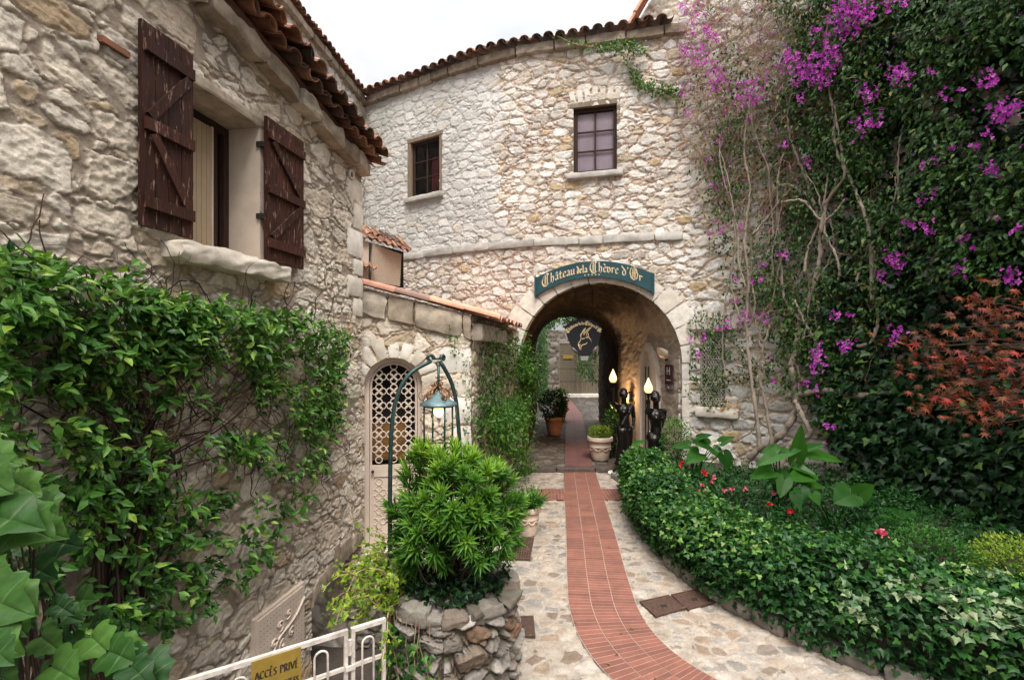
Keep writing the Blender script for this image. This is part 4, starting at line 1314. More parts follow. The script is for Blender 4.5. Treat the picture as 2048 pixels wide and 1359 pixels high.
# ================================================================== LANTERN ON ITS ARCHED STAND
M['verdigris'] = flat_mat('dark_green_iron', (.018, .048, .045), .42, .3, vary=.4, nscale=18, bump=.25)
M['copper'] = flat_mat('gilded_scroll_iron', (.26, .12, .045), .45, .6, vary=.4, nscale=25)
M['roofmetal'] = flat_mat('blue_green_lantern_metal', (.10, .16, .17), .5, .4, vary=.35, nscale=16)
ls = root('lantern_stand', (-.7, 4.0, ptop), 'dark green wrought iron arch with curled tips standing in the stone planter', 'lantern stand')
LL, RR = (-.955, 3.86), (-.44, 4.18)
def lsp(px, py):     # on the plane through both poles
    q = (px - 1024) / 967; dx, dy = RR[0] - LL[0], RR[1] - LL[1]
    s = (q * LL[1] - LL[0]) / (dx - q * dy); d = LL[1] + dy * s
    return (LL[0] + dx * s, d, EYE - (py - 703) / 967 * d)
def spiral(c, ex, ez, r0, r1, a0, a1, n=16):
    return [tuple(np.array(c) + np.array(ex) * ((r0 + (r1 - r0) * i / n) * math.cos(a0 + (a1 - a0) * i / n)) + np.array(ez) * ((r0 + (r1 - r0) * i / n) * math.sin(a0 + (a1 - a0) * i / n))) for i in range(n + 1)]
mb = MB()
lp = [lsp(*q) for q in ((780, 1180), (780, 1050), (781, 920), (784, 850), (792, 800), (806, 765), (826, 742), (850, 728), (862, 722))]
lp = [tuple(p) for p in catmull(lp, 40)]
mb.tube(lp, .0175, 8); mk('pole', mb, M['verdigris'], ls, smooth=True)
mb = MB()
rp = [lsp(*q) for q in ((923, 1120), (921, 1000), (920, 900), (916, 840), (911, 795), (901, 760), (888, 735), (880, 722))]
rp = [tuple(p) for p in catmull(rp, 40)]
mb.tube(rp, .0175, 8); mk('pole', mb, M['verdigris'], ls, smooth=True)
exl = np.array([.85, .527, 0]); ezl = np.array([0, 0, 1.])
mb = MB()
c0 = np.array(lsp(860, 719))
mb.tube(spiral(c0 + np.array([0, 0, .012]), exl, ezl, .035, .012, -.4, 4.6), np.linspace(.016, .012, 17), 7)
c1 = np.array(lsp(886, 716)); ex2 = np.array([.45, .9, 0])
mb.tube(spiral(c1, ex2, ezl, .03, .012, PI + .4, -1.6), np.linspace(.016, .012, 17), 7)
mb.tube([lsp(868, 717), lsp(884, 717)], .009, 6)
mk('scroll', mb, M['verdigris'], ls, smooth=True)

la = np.array(lsp(877, 760)); lx, ly = la[0], la[1]
def lz(py): return EYE - (py - 703) / 967 * ly
ln = root('hanging_lantern', (lx, ly, lz(893)), 'lit iron lantern with a blue green hood and gilded scrolls hanging from the arched stand', 'lantern')
mb = MB(); mb.ring((lx, ly, lz(727)), (1, 0, 0), (0, 0, 1), .02, .006, 14, 6); mb.tube([(lx, ly, lz(732)), (lx, ly, lz(788))], .011, 8); mk('hook', mb, M['verdigris'], ln, smooth=True)
R_ = 36 / 967 * ly
mb = MB(); mb.lathe((lx, ly, 0), [(R_ * 1.03, lz(809)), (R_ * 1.0, lz(805)), (R_ * .78, lz(801)), (R_ * .5, lz(795)), (R_ * .3, lz(789)), (R_ * .1, lz(784)), (.012, lz(780))], 28, cap=False)
mb.lathe((lx, ly, 0), [(.02, lz(800)), (R_ * 1.03, lz(809.5))], 28, cap=False)
mk('hood', mb, M['roofmetal'], ln, smooth=True)
mb = MB()
for k in range(4):
    a = .55 + k * PI / 2; d = np.array([math.cos(a), math.sin(a), 0])
    c = np.array([lx, ly, 0])
    pts = [c + d * .012 + ezl * lz(768), c + d * .03 + ezl * lz(775), c + d * .07 + ezl * lz(779), c + d * .095 + ezl * lz(784), c + d * .10 + ezl * lz(792), c + d * .085 + ezl * lz(799)]
    mb.tube(catmull(pts, 14), np.linspace(.007, .011, 14), 6)
    mb.tube(spiral(c + d * .075 + ezl * lz(797), d, ezl, .022, .006, 0, 5.5, 12), .007, 5)
    mb.tube(spiral(c + d * .02 + ezl * lz(766), d, ezl, .02, .006, -1.2, 4.2, 12), .006, 5)
    mb.tube(catmull([c + d * .03 + ezl * lz(777), c + d * .12 + ezl * lz(776), c + d * .17 + ezl * lz(784), c + d * .165 + ezl * lz(796), c + d * .13 + ezl * lz(800)], 14), .004, 5)
    mb.tube(spiral(c + d * .135 + ezl * lz(795), d, ezl, .022, .006, 1, 6, 10), .0045, 5)
    mb.tube(spiral(c + d * (R_ * .86 + .02) + ezl * lz(835), d, ezl, .02, .006, 2.5, 8, 10), .0045, 5)
    mb.tube(spiral(c + d * (R_ * .86 - .02) + ezl * lz(852), d, ezl, .022, .006, 0, 5, 10), .0045, 5)
mk('scrollwork', mb, M['copper'], ln, smooth=True)
mb = MB()
for k in range(4):
    a = .55 + k * PI / 2; p = (lx + math.cos(a) * R_ * .84, ly + math.sin(a) * R_ * .84)
    mb.tube([(*p, lz(808)), (*p, lz(893))], .0085, 6)
for z in (lz(811), lz(890)): mb.ring((lx, ly, z), (1, 0, 0), (0, 1, 0), R_ * .84, .008, 28, 6)
mk('cage', mb, M['verdigris'], ln, smooth=True)
M['bulb'] = flat_mat('lit_bulb', (.4, .28, .12), .4, vary=0, bump=0, emit=(1.0, .50, .13), es=2.2)
mb = MB(); mb.ball((lx, ly, lz(822)), .042, .042, .05); mk('bulb', mb, M['bulb'], ln, smooth=True)
def glow(loc, e, col=(1, .62, .3), r=.05, parent=None):
    d = bpy.data.lights.new('lamp_light', 'POINT'); d.energy = e; d.color = col; d.shadow_soft_size = r
    o = bpy.data.objects.new('lamp_light', d); COL.objects.link(o)
    if parent: o.parent = parent; o.location = Vector(loc) - origin(parent)
    else: o.location = loc
glow((lx, ly, lz(835)), 1.2, parent=ln)

# ================================================================== LETTERING (broad pen strokes)
GL = {
 'a': (.40, [[(.02, .40), (.13, .5), (.24, .42), (.24, .08), (.33, .03)], [(.24, .28), (.05, .19), (.05, .08), (.13, .01), (.24, .10)]]),
 'u': (.44, [[(-.02, .44), (.05, .48), (.05, .08), (.14, .01), (.27, .1)], [(.27, .5), (.27, .06), (.36, .03)]]),
 't': (.33, [[(.09, .68), (.09, .08), (.18, .01), (.27, .07)], [(-.03, .46), (.27, .46)]]),
 'e': (.36, [[(.05, .24), (.27, .36), (.25, .44), (.15, .5), (.05, .38), (.05, .1), (.15, .01), (.29, .1)]]),
 'h': (.43, [[(.0, .86), (.06, .80), (.06, .02)], [(.06, .38), (.18, .5), (.28, .4), (.28, .12), (.18, -.08)]]),
 'd': (.42, [[(-.02, .84), (.12, .66), (.28, .44), (.28, .12), (.17, .01), (.06, .1), (.06, .38), (.17, .5)]]),
 'l': (.22, [[(.0, .86), (.06, .80), (.06, .06), (.14, .01)]]),
 'v': (.42, [[(-.02, .5), (.05, .44), (.05, .10), (.16, .0), (.28, .12), (.28, .36), (.17, .5), (.05, .38)]]),
 'r': (.34, [[(-.02, .46), (.06, .48), (.06, .02)], [(.06, .36), (.17, .5), (.27, .42)]]),
 'C': (.64, [[(.50, .70), (.38, .84), (.18, .76), (.05, .52), (.05, .30), (.18, .06), (.36, .0), (.54, .14)], [(.26, .76), (.26, .10)], [(.17, .46), (.36, .52)], [(.40, .82), (.40, .06)]]),
 'O': (.66, [[(.30, .84), (.12, .72), (.05, .42), (.14, .10), (.32, .0), (.50, .14), (.56, .42), (.47, .74), (.30, .84)], [(.25, .70), (.25, .14)], [(.18, .40), (.46, .50)], [(.38, .74), (.38, .1)]]),
 "'": (.12, [[(.0, .86), (.05, .80), (.02, .68)]]),
 ' ': (.2, []),
}
ACC = {'â': ('a', [[(.02, .60), (.13, .72), (.24, .60)]]), 'è': ('e', [[(.06, .74), (.20, .62)]])}
def glyph(ch):
    if ch in ACC:
        b, s = ACC[ch]; return GL[b][0], GL[b][1] + s
    return GL[ch]
def pen_word(text, x0, x1, S, cap=1.35):
    """polylines of a word squeezed between x0 and x1; S scales height"""
    tot = sum(glyph(c)[0] * (cap if c.isupper() else 1) for c in text)
    k = (x1 - x0) / tot; x = x0; out = []
    for c in text:
        wd, st = glyph(c); cs = cap if c.isupper() else 1
        for s in st:
            out.append(([(x + px * k * cs, (py * S * cs) - (.12 * S if c.isupper() else 0)) for px, py in s], cs))
        x += wd * k * cs
    return out
def pen(mb, strokes, nib, ang, mapf, d0):
    """broad-nib strokes: each segment a small parallelogram, mapped by mapf(x, y, depth)"""
    nx, ny = math.cos(rad(ang)) * nib / 2, math.sin(rad(ang)) * nib / 2
    d = d0
    for pts, cs in strokes:
        for (xa, ya), (xb, yb) in zip(pts[:-1], pts[1:]):
            d += 1.2e-5
            q = [(xa - nx, ya - ny), (xa + nx, ya + ny), (xb + nx, yb + ny), (xb - nx, yb - ny)]
            # a hair of width for strokes that run along the nib
            cr = (q[1][0] - q[0][0]) * (q[3][1] - q[0][1]) - (q[1][1] - q[0][1]) * (q[3][0] - q[0][0])
            if abs(cr) < nib * nib * .25:
                L_ = math.hypot(xb - xa, yb - ya) + 1e-9; ux, uy = -(yb - ya) / L_ * nib * .16, (xb - xa) / L_ * nib * .16
                q = [(xa - ux - nx * .3, ya - uy - ny * .3), (xa + ux, ya + uy), (xb + ux + nx * .3, yb + uy + ny * .3), (xb - ux, yb - uy)]
            mb.add([mapf(*p, d) for p in q], [(0, 1, 2, 3)])

# ---- arched sign over the passage
xc = -.085
zbt = lambda x: 4.10 - .35 * ((x - xc) / 1.185) ** 2
ztp = lambda x: 4.425 - .30 * ((x - xc) / 1.185) ** 2
sg = root('arch_sign', (AC[0], AC[1] - .1, 4.0), 'dark teal arched sign with gold gothic lettering and five stars over the passage arch', 'sign')
so, st_, sn = BACK.frame(AU)
def spt(x, z, d): return (so[0] + st_[0] * x + sn[0] * d, so[1] + st_[1] * x + sn[1] * d, z)
M['teal'] = flat_mat('teal_sign_paint', (.012, .052, .062), .35, vary=.3, nscale=5, bump=.05)
M['gold'] = flat_mat('gold_lettering', (.62, .47, .27), .45, .1, vary=.15, bump=0)
mb = MB(); vs = []; n = 40
for i in range(n + 1):
    x = xc - 1.185 + 2.37 * i / n
    for (z, d) in ((zbt(x), .06), (zbt(x), .155), (ztp(x), .155), (ztp(x), .06)): vs.append(spt(x, z, d))
fs = []
for i in range(n):
    for k in range(4): fs.append((i * 4 + k, i * 4 + (k + 1) % 4, (i + 1) * 4 + (k + 1) % 4, (i + 1) * 4 + k))
fs += [(0, 1, 2, 3), (n * 4 + 3, n * 4 + 2, n * 4 + 1, n * 4)]
mb.add(vs, fs)
for sx in (-1, 1):
    x = xc + sx * 1.185
    mb.lbox((so, st_, sn), x - .022, x + .022, zbt(x) - .03, ztp(x) + .01, .05, .175)
mk('sign_board', mb, M['teal'], sg)
fx = lambda px: xc - 1.185 + 2.37 * (px - 85) / 1860
strokes = []
S_ = .225
for txt, a, b, s in (("Château", 185, 740, S_), ("de", 762, 845, S_ * .8), ("la", 852, 938, S_ * .8), ("Chèvre", 962, 1425, S_), ("d'", 1468, 1575, S_ * .95), ("Or", 1580, 1790, S_)):
    strokes += pen_word(txt, fx(a), fx(b), s)
mb = MB()
smap = lambda x, y, d: spt(x, zbt(x) + .105 + y, d)
pen(mb, strokes, .026, 38, smap, .157)
for k in range(5):
    cx = fx(890 + 56 * k); cy = -.055
    pts = [(cx + (.022 if i % 2 == 0 else .009) * math.sin(i * PI / 5), cy + (.022 if i % 2 == 0 else .009) * math.cos(i * PI / 5)) for i in range(10)]
    mb.add([smap(*p, .157) for p in pts] + [smap(cx, cy, .157)], [(10, (i + 1) % 10, i) for i in range(10)])
mk('lettering', mb, M['gold'], sg)
mb = MB()
for (x, dz) in ((-.75, .02), (-.45, .02), (.12, .02), (.7, .02), (-1.1, .02)):
    for zf_ in (lambda x: zbt(x) + .02, lambda x: ztp(x) - .02):
        mb.ball(spt(x, zf_(x), .158), .008)
mk('screws', mb, M['verdigris'], sg)

# ---- shield sign hanging in the passage
hd = 10.55
def hp(zx, zy, dd=0): 
    p = PX(1110 + zx / 10.45, 610 + zy / 10.45, hd); return (p[0], p[1] - dd, p[2])
hs = root('hanging_shield_sign', hp(600, 1100), 'black shield sign with a gold goat head and gold lettering hanging in the passage', 'sign')
ol = [(205, 470), (255, 400), (330, 345), (430, 305), (540, 280), (640, 275), (750, 300), (860, 355), (950, 430), (985, 500), (960, 600), (930, 720), (890, 830), (840, 930), (770, 1010), (735, 1060), (500, 1060), (470, 1010), (390, 930), (330, 830), (280, 720), (240, 600)]
mb = MB(); mb.prism([hp(*p) for p in ol], (0, .035, 0))
mk('sign_board', mb, flat_mat('black_sign_board', (.012, .012, .016), .7, vary=.3, bump=.1, spec=.3), hs)
strokes = []
for txt, a, b, s in (("Château", -1.06, -.30, 1.), ("de", -.27, -.12, .8), ("la", -.10, .04, .8), ("Chèvre", .06, .66, 1.), ("d'", .68, .80, .9), ("Or", .82, 1.06, 1.)):
    strokes += pen_word(txt, a, b, .26 * s, 1.3)
mb = MB(); CXs, CYs, RRs = 600, 800, 395
def arcmap(x, y, d):
    a = x * .94; r = RRs + y * 330
    return hp(CXs + r * math.sin(a), CYs - r * math.cos(a) * 1.0, d)
pen(mb, strokes, .055, 38, arcmap, .004)
mk('lettering', mb, M['gold'], hs)
mb = MB()
for pts, r in ((((640, 470), (600, 520), (560, 590), (540, 650)), (.004, .012, .012, .006)), (((640, 470), (615, 530), (600, 590), (598, 640)), (.004, .008, .009, .006)),
               (((600, 640), (620, 590), (660, 530), (710, 480), (775, 450)), (.006, .010, .010, .008, .003)), (((775, 450), (720, 500), (680, 550), (660, 600), (645, 660)), (.003, .009, .011, .010, .008)),
               (((540, 600), (535, 650), (545, 690), (530, 740), (500, 780), (485, 815), (520, 830), (530, 815)), (.010, .010, .007, .008, .009, .010, .008, .005)),
               (((485, 815), (500, 860), (515, 910), (545, 950)), (.011, .014, .012, .003)), (((545, 950), (540, 890), (545, 850), (590, 825), (640, 815), (675, 775)), (.003, .009, .010, .008, .009, .004)),
               (((560, 715), (590, 700), (625, 690)), (.007, .012, .005)), (((640, 670), (670, 690), (690, 660), (695, 600), (680, 570)), (.008, .010, .011, .008, .004)), (((695, 660), (735, 710), (768, 780)), (.008, .009, .004))):
    mb.tube([hp(*p, dd=.004) for p in pts], [q * 1.15 for q in r], 6)
mk('goat_emblem', mb, M['gold'], hs, smooth=True)
M['grey_metal'] = flat_mat('dull_grey_metal', (.16, .14, .14), .5, .3)
for pa_, pb_ in (((350, 890), (470, 1000)), ((870, 870), (770, 1000))):
    mb = MB(); mb.tube([hp(*pa_, .03), hp(*pb_, .03)], .028, 10); mk('scroll_end', mb, M['grey_metal'], hs, smooth=True)
mb = MB(); mb.prism([hp(530, 1061), hp(560, 1040), hp(670, 1040), hp(700, 1061), hp(690, 1150), hp(540, 1150)], (0, .05, 0)); mk('foot_plate', mb, flat_mat('pale_plate', (.25, .24, .22), .7), hs)
for zx in (420, 780):
    mb = MB(); mb.tube([hp(zx, 330, -.015), hp(zx, -330, -.015)], .008, 6); mk('hanger', mb, M['black'], hs)

# ---- hotel plaque, shell light, wall lamp, chain on the splayed side of the passage
def on_splay(px, py, off=.05):
    q = (px - 1024) / 967; t = (3.37 - q * 9.6) / (q * 2.8 + .67); yv = 9.6 + 2.8 * t
    o, tt, nn = SF(yv)
    return (o[0] + nn[0] * off, o[1] + nn[1] * off, EYE - (py - 703) / 967 * yv), tt, nn
pq, tq, nq = on_splay(1341, 754, .02)
pr_ = root('hotel_plaque', pq, 'dark brown plaque with a white letter H beside the statue holding a torch', 'plaque')
if tq[1] > 0: tq = -tq          # run the plaque's x to the photo's right, towards the camera
fr = (np.array(pq[:2]), tq, nq); zq = pq[2]
mb = MB(); mb.lbox(fr, -.13, .13, zq - .15, zq + .26, 0, .03)
mk('plaque_board', mb, flat_mat('maroon_plaque', (.045, .018, .022), .3, vary=.15, bump=0), pr_)
mb = MB(); mb.lbox(fr, -.13, .13, zq - .25, zq - .152, 0, .03)
mk('lower_panel', mb, flat_mat('grey_plaque', (.12, .10, .11), .3, vary=.1, bump=0), pr_)
mb = MB()
for (a, b, c, d) in ((-.055, -.035, .05, .21), (.035, .055, .05, .21), (-.034, .034, .122, .138)): mb.lbox(fr, a, b, zq + c, zq + d, .0305, .034)
for k in range(5):
    a = -.075 + k * .034; mb.lbox(fr, a, a + .016, zq - .07, zq - .045, .0305, .034)
mb.lbox(fr, -.02, .02, zq - .225, zq - .19, .0305, .034)
mk('lettering', mb, flat_mat('pale_plaque_letter', (.45, .40, .40), .5, bump=0), pr_)

ps, tsn, nsn = on_splay(1336, 705, .04)
sh = root('shell_wall_light', ps, 'pale shell shaped wall light above the dark plaque', 'wall light')
mb = MB(); vs = []; n1, n2 = 9, 14
for i in range(n1 + 1):
    a = i / n1 * 1.5
    for k in range(n2 + 1):
        b = -1.25 + 2.5 * k / n2
        r = .21 * (1 + .05 * math.cos(k * PI)) * math.sin(a + .08)
        q = np.array([0, 0, -.13]) + np.array([tsn[0], tsn[1], 0]) * r * math.sin(b) + np.array([nsn[0], nsn[1], 0]) * (.02 + .15 * math.sin(a) * (math.cos(b * .9))) + np.array([0, 0, 1]) * (.26 * (1 - math.cos(a)) * (.55 + .45 * math.cos(b)))
        vs.append(tuple(np.array(ps) + q))
mb.add(vs, [(i * (n2 + 1) + k, i * (n2 + 1) + k + 1, (i + 1) * (n2 + 1) + k + 1, (i + 1) * (n2 + 1) + k) for i in range(n1) for k in range(n2)])
mk('shell', mb, flat_mat('white_shell', (.68, .56, .45), .5, vary=.2, nscale=12), sh, smooth=True)
mb = MB(); mb.ball((ps[0], ps[1], ps[2] - .14), .035); mk('bracket', mb, M['brown'], sh)

pw, tw, nw_ = on_splay(1263, 792, .07)
wl = root('wall_lamp', pw, 'small warm lit wall lamp behind the dark statue in the passage', 'wall lamp')
mb = MB(); mb.lbox((np.array(pw[:2]), tw, nw_), -.05, .05, pw[2] - .12, pw[2] + .12, -.06, .02)
mk('lamp_back', mb, M['brown'], wl)
mb = MB(); mb.lathe((pw[0] + nw_[0] * .07, pw[1] + nw_[1] * .07, pw[2]), [(.05, -.13), (.062, -.05), (.062, .06), (.035, .12)], 14)
mk('lamp_glass', mb, flat_mat('amber_lamp_glass', (.9, .5, .2), .4, vary=0, bump=0, emit=(1, .45, .12), es=3.0), wl, smooth=True)
glow((pw[0] + nw_[0] * .16, pw[1] + nw_[1] * .16, pw[2]), 16, parent=wl)

pcn, tc_, nc_ = on_splay(1247, 700, .10)
ch = MB(); z = pcn[2] + .35; k = 0
while z > pcn[2] - .75:
    ch.ring((pcn[0], pcn[1], z), (1, 0, 0) if k % 2 else (0, 1, 0), (0, 0, 1), .032, .008, 10, 5); z -= .05; k += 1
mk('iron_chain', ch, M['rust'], label='rusty chain hanging down the passage wall above the statue', cat='chain')

# ================================================================== STATUES
M['bronze'] = flat_mat('black_bronze', (.014, .011, .010), .34, .6, vary=.5, nscale=10, bump=.25, spec=.6)
M['flame'] = flat_mat('lit_flame_glass', (.5, .38, .22), .4, vary=0, bump=0, emit=(1.0, .62, .26), es=.6)
def capsule(mb, a, b, ra, rb, seg=12):
    a = Vector(a); b = Vector(b); n = 5
    pts = []; rs = []; d = (b - a)
    if d.length < 1e-6: d = Vector((0, 0, 1e-3))
    u = d.normalized()
    for i in range(n): t = PI / 2 * (i / n); pts.append(a - u * ra * math.cos(t)); rs.append(max(ra * math.sin(t), .001))
    for i in range(5): pts.append(a + d * (i / 4)); rs.append(ra + (rb - ra) * i / 4)
    for i in range(1, n + 1): t = PI / 2 * (i / n); pts.append(b + u * rb * math.sin(t)); rs.append(max(rb * math.cos(t), .001))
    mb.tube(pts, rs, seg)
def statue(loc, rotz, label, z0, torch, bare, hand_low):
    r = root('bronze_statue', loc, label, 'statue', 'bronze torch bearers at the passage')
    ca, sa = math.cos(rotz), math.sin(rotz)
    def W(p): return (loc[0] + ca * p[0] - sa * p[1], loc[1] + sa * p[0] + ca * p[1], loc[2] + p[2])
    mb = MB()
    def cap(a, b, ra, rb): capsule(mb, W(a), W(b), ra, rb)
    # skirt with folds
    zt_, zb_ = .98, .20
    cap((0, 0, zb_ + .05), (0, 0, zt_), .165, .115)
    for k in range(13):
        a = 2 * PI * k / 13 + .3; q = .13 + .025 * math.sin(k * 2.3)
        cap((q * 1.15 * math.cos(a), q * .95 * math.sin(a), zb_), (.115 * math.cos(a + .25), .10 * math.sin(a + .25), .9), .040, .030)
    cap((-.07, -.02, .86), (-.075, -.06, .55), .115, .085); cap((.07, 0, .86), (.065, -.02, .5), .118, .09)
    cap((-.05, .03, .9), (.05, .03, .9), .125, .125)
    # torso, chest, shoulders, neck
    cap((0, 0, .98), (0, .0, 1.10), .115, .098)
    cap((0, .0, 1.12), (-.01, .0, 1.30), .10, .125)
    cap((-.06, .01, 1.30), (.06, .01, 1.30), .105, .105)
    cap((-.062, -.075, 1.27), (-.062, -.085, 1.265), .052, .048); cap((.062, -.075, 1.27), (.062, -.085, 1.265), .052, .048)
    cap((-.15, .01, 1.39), (.15, .01, 1.38), .058, .055)
    cap((0, .01, 1.40), (-.01, -.005, 1.55), .062, .054)
    if not bare:
        cap((.13, -.06, 1.38), (-.10, -.09, 1.02), .045, .05); cap((-.12, .08, 1.35), (.12, .10, 1.0), .05, .06)
    # head turned to the torch: skull, face, nose, chin, hair roll and bun
    hx = -.012
    cap((hx, .008, 1.668), (hx, -.01, 1.615), .080, .080); cap((hx - .015, -.035, 1.60), (hx - .02, -.045, 1.56), .060, .042)
    cap((hx - .03, -.098, 1.625), (hx - .032, -.113, 1.60), .010, .014)
    cap((hx - .05, -.085, 1.575), (hx - .005, -.09, 1.572), .012, .012)
    cap((hx - .065, -.075, 1.645), (hx + .02, -.085, 1.645), .014, .014)
    for k in range(9):
        a = -.3 + k * .47; cap((hx + .078 * math.cos(a), .0 + .075 * math.sin(a), 1.665 + .02 * math.sin(a)), (hx + .07 * math.cos(a + .4), .068 * math.sin(a + .4), 1.67 + .02 * math.sin(a + .4)), .024, .022)
    cap((hx + .03, .10, 1.64), (hx + .03, .12, 1.62), .058, .05); cap((hx + .01, .035, 1.69), (hx + .012, .05, 1.66), .082, .085)
    for s in (-1, 1): cap((hx + s * .088, .005, 1.62), (hx + s * .09, .008, 1.60), .016, .012)
    # raised arm and its hand closed on the torch
    hand = np.array(torch) - np.array([0, 0, .20])
    sh_ = np.array([-.175, .0, 1.40]); el = (sh_ + hand) / 2 + np.array([-.06, -.05, -.10])
    cap(sh_, el, .052, .042); cap(el, hand + np.array([.01, .0, -.03]), .042, .028)
    cap(hand + np.array([.012, .01, -.02]), hand + np.array([.012, .012, .03]), .030, .030)
    for k in range(4):
        zz_ = -.03 + .022 * k; rr_ = .034
        for j in range(4):
            a0 = 2.6 - j * .75; a1 = a0 - .75
            cap(hand + np.array([rr_ * math.cos(a0) - .012, rr_ * math.sin(a0), zz_]), hand + np.array([rr_ * math.cos(a1) - .012, rr_ * math.sin(a1), zz_]), .0105, .0100)
    cap(hand + np.array([.02, -.02, .0]), hand + np.array([-.01, -.04, .03]), .013, .010)
    # other arm
    sh2 = np.array([.175, .0, 1.38])
    if hand_low:
        el2 = np.array([.235, .03, 1.12]); ha2 = np.array([.13, -.13, .98])
    else:
        el2 = np.array([.22, .10, 1.15]); ha2 = np.array([.12, .15, .95])
    cap(sh2, el2, .052, .041); cap(el2, ha2, .040, .026); cap(ha2, ha2 + np.array([-.03, -.02, -.03]), .028, .026)
    for k in range(4):
        b0 = ha2 + np.array([-.045, -.02 + .012 * k, -.045]); cap(b0, b0 + np.array([-.02, -.012, -.045 + .004 * abs(k - 1)]), .010, .008)
    cap(ha2 + np.array([-.01, -.04, -.02]), ha2 + np.array([-.04, -.06, -.04]), .011, .009)
    bo = mk('body', mb, M['bronze'], r, smooth=True)
    md = bo.modifiers.new('union', 'REMESH'); md.mode = 'VOXEL'; md.voxel_size = .0095; md.use_smooth_shade = True
    ms = bo.modifiers.new('soften', 'SMOOTH'); ms.factor = .5; ms.iterations = 3
    mb = MB(); mb.lathe(W((0, 0, 0)), [(.24, 0), (.25, .04), (.21, .07), (.17, .10), (.20, .16), (.22, .20), (.19, .23)], 24)
    mk('plinth', mb, M['bronze'], r, smooth=True)
    t = W(torch)
    mb = MB(); mb.lathe(t, [(.012, -.32), (.014, -.20), (.016, -.12), (.03, -.10), (.018, -.085), (.05, -.06), (.075, -.045), (.072, -.03)], 16)
    to = mk('torch', mb, M['bronze'], r, smooth=True)
    mb = MB(); mb.lathe(t, [(.045, -.03), (.074, .015), (.080, .05), (.066, .105), (.038, .165), (.016, .22), (.004, .245)], 20)
    mk('flame_shade', mb, M['flame'], to, smooth=True)
    glow((t[0], t[1], t[2] + .06), 3, parent=r, col=(1, .72, .42), r=.07)
    return r
statue((2.36, 10.15, .05), .25, 'slender draped dark bronze statue raising a lit flame torch beside the cream pot', 0, (-.31, -.10, 1.93), False, True)
statue((2.70, 9.05, .08), .30, 'bare shouldered dark bronze statue holding a lit flame torch in front of the niche', 0, (-.26, -.14, 1.78), True, False)
mb = MB(); mb.lathe((2.36, 10.15, 0), [(.34, -.02), (.34, .045), (.32, .05), (.01, .05)], 28)
mk('statue_base', mb, M['dressed'], label='round pale stone base under the slender draped statue', cat='stone base')
mb = MB(); mb.lathe((2.70, 9.05, 0), [(.36, -.02), (.36, .075), (.34, .08), (.01, .08)], 28)
mk('statue_base', mb, M['dressed'], label='round stone base under the bare shouldered statue behind the hedge', cat='stone base')

# ================================================================== POTS
M['terra'] = flat_mat('terracotta', (.40, .17, .09), .8, vary=.3, nscale=8)
M['cream_pot'] = flat_mat('pale_weathered_terracotta', (.60, .46, .36), .8, vary=.25, nscale=8)
def pot(loc, R, Hh, mat, label, name='flower_pot', band=True):
    r = root(name, loc, label, 'flower pot')
    mb = MB()
    pf = [(R * .62, 0), (R * .66, .02), (R * .74, Hh * .3), (R * .82, Hh * .55)]
    if band: pf += [(R * .86, Hh * .56), (R * .86, Hh * .60), (R * .83, Hh * .61)]
    pf += [(R * .90, Hh * .80), (R * 1.0, Hh * .82), (R * 1.02, Hh * .86), (R * 1.0, Hh * .90), (R * 1.02, Hh * .97), (R * .99, Hh), (R * .88, Hh), (R * .86, Hh * .9)]
    mb.lathe(loc, pf, 30, cap=False)
    mk('pot_body', mb, mat, r, smooth=True)
    if band:
        mb = MB()
        for k in range(8):
            a0 = 2 * PI * k / 8
            mb.tube([(loc[0] + R * .815 * math.cos(a0 + q * .78), loc[1] + R * .815 * math.sin(a0 + q * .78), loc[2] + Hh * (.55 - .12 * math.sin(q * PI))) for q in np.linspace(0, 1, 7)], .011, 5)
        mk('garland', mb, mat, r, smooth=True)
    mb = MB(); mb.lathe(loc, [(.01, Hh * .93), (R * .87, Hh * .92)], 20, cap=False); mk('soil', mb, M['soil'], r)
    return r
pot((.225, 6.85, 0), .18, .40, M['cream_pot'], 'pale terracotta pot on the paving half behind the spiky shrub', band=True)
pot((2.02, 11.1, FZ(11.1)), .29, .53, M['cream_pot'], 'large cream pot with moulded garlands beside the slender statue')
pot((1.21, 13.9, FZ(13.9)), .285, .52, M['terra'], 'orange terracotta pot against the passage wall', band=False)
pot((1.62, 16.3, FZ(16.3)), .26, .45, M['terra'], 'terracotta pot at the far mouth of the passage', band=False)

# ================================================================== WHITE GATE AND ITS SIGN, CABINET
G0, gt = np.array([-1.8, 2.7]), np.array([.836, .548]); gt = gt / np.linalg.norm(gt); gn = np.array([gt[1], -gt[0]])
gf = (G0, gt, gn)
def gp(s, z, d=0): return (G0[0] + gt[0] * s + gn[0] * d, G0[1] + gt[1] * s + gn[1] * d, z)
def gate_leaf(s0, s1, label, hoops, bars):
    r = root('metal_gate', gp((s0 + s1) / 2, -.35), label, 'gate')
    mb = MB(); mb.lbox(gf, s0, s1, .735, .762, -.014, .014); mk('top_rail', mb, M['white_metal'], r)
    for z in bars:
        mb = MB(); mb.lbox(gf, s0 + .025, s1 - .025, z, z + .022, -.010, .010); mk('lower_rail', mb, M['white_metal'], r)
    for s in (s0, s1 - .024):
        mb = MB(); mb.lbox(gf, s, s + .024, -.35, .734, -.013, .013); mk('post', mb, M['white_metal'], r)
    for a, b in hoops:
        mb = MB(); m = (a + b) / 2; hw = (b - a) / 2
        mb.tube([gp(a, -.3, .012)] + [gp(m - hw * math.cos(t), .64 + hw * math.sin(t), .012) for t in np.linspace(0, PI, 9)] + [gp(b, -.3, .012)], .0075, 6)
        mk('hoop', mb, M['white_metal'], r, smooth=True)
    return r
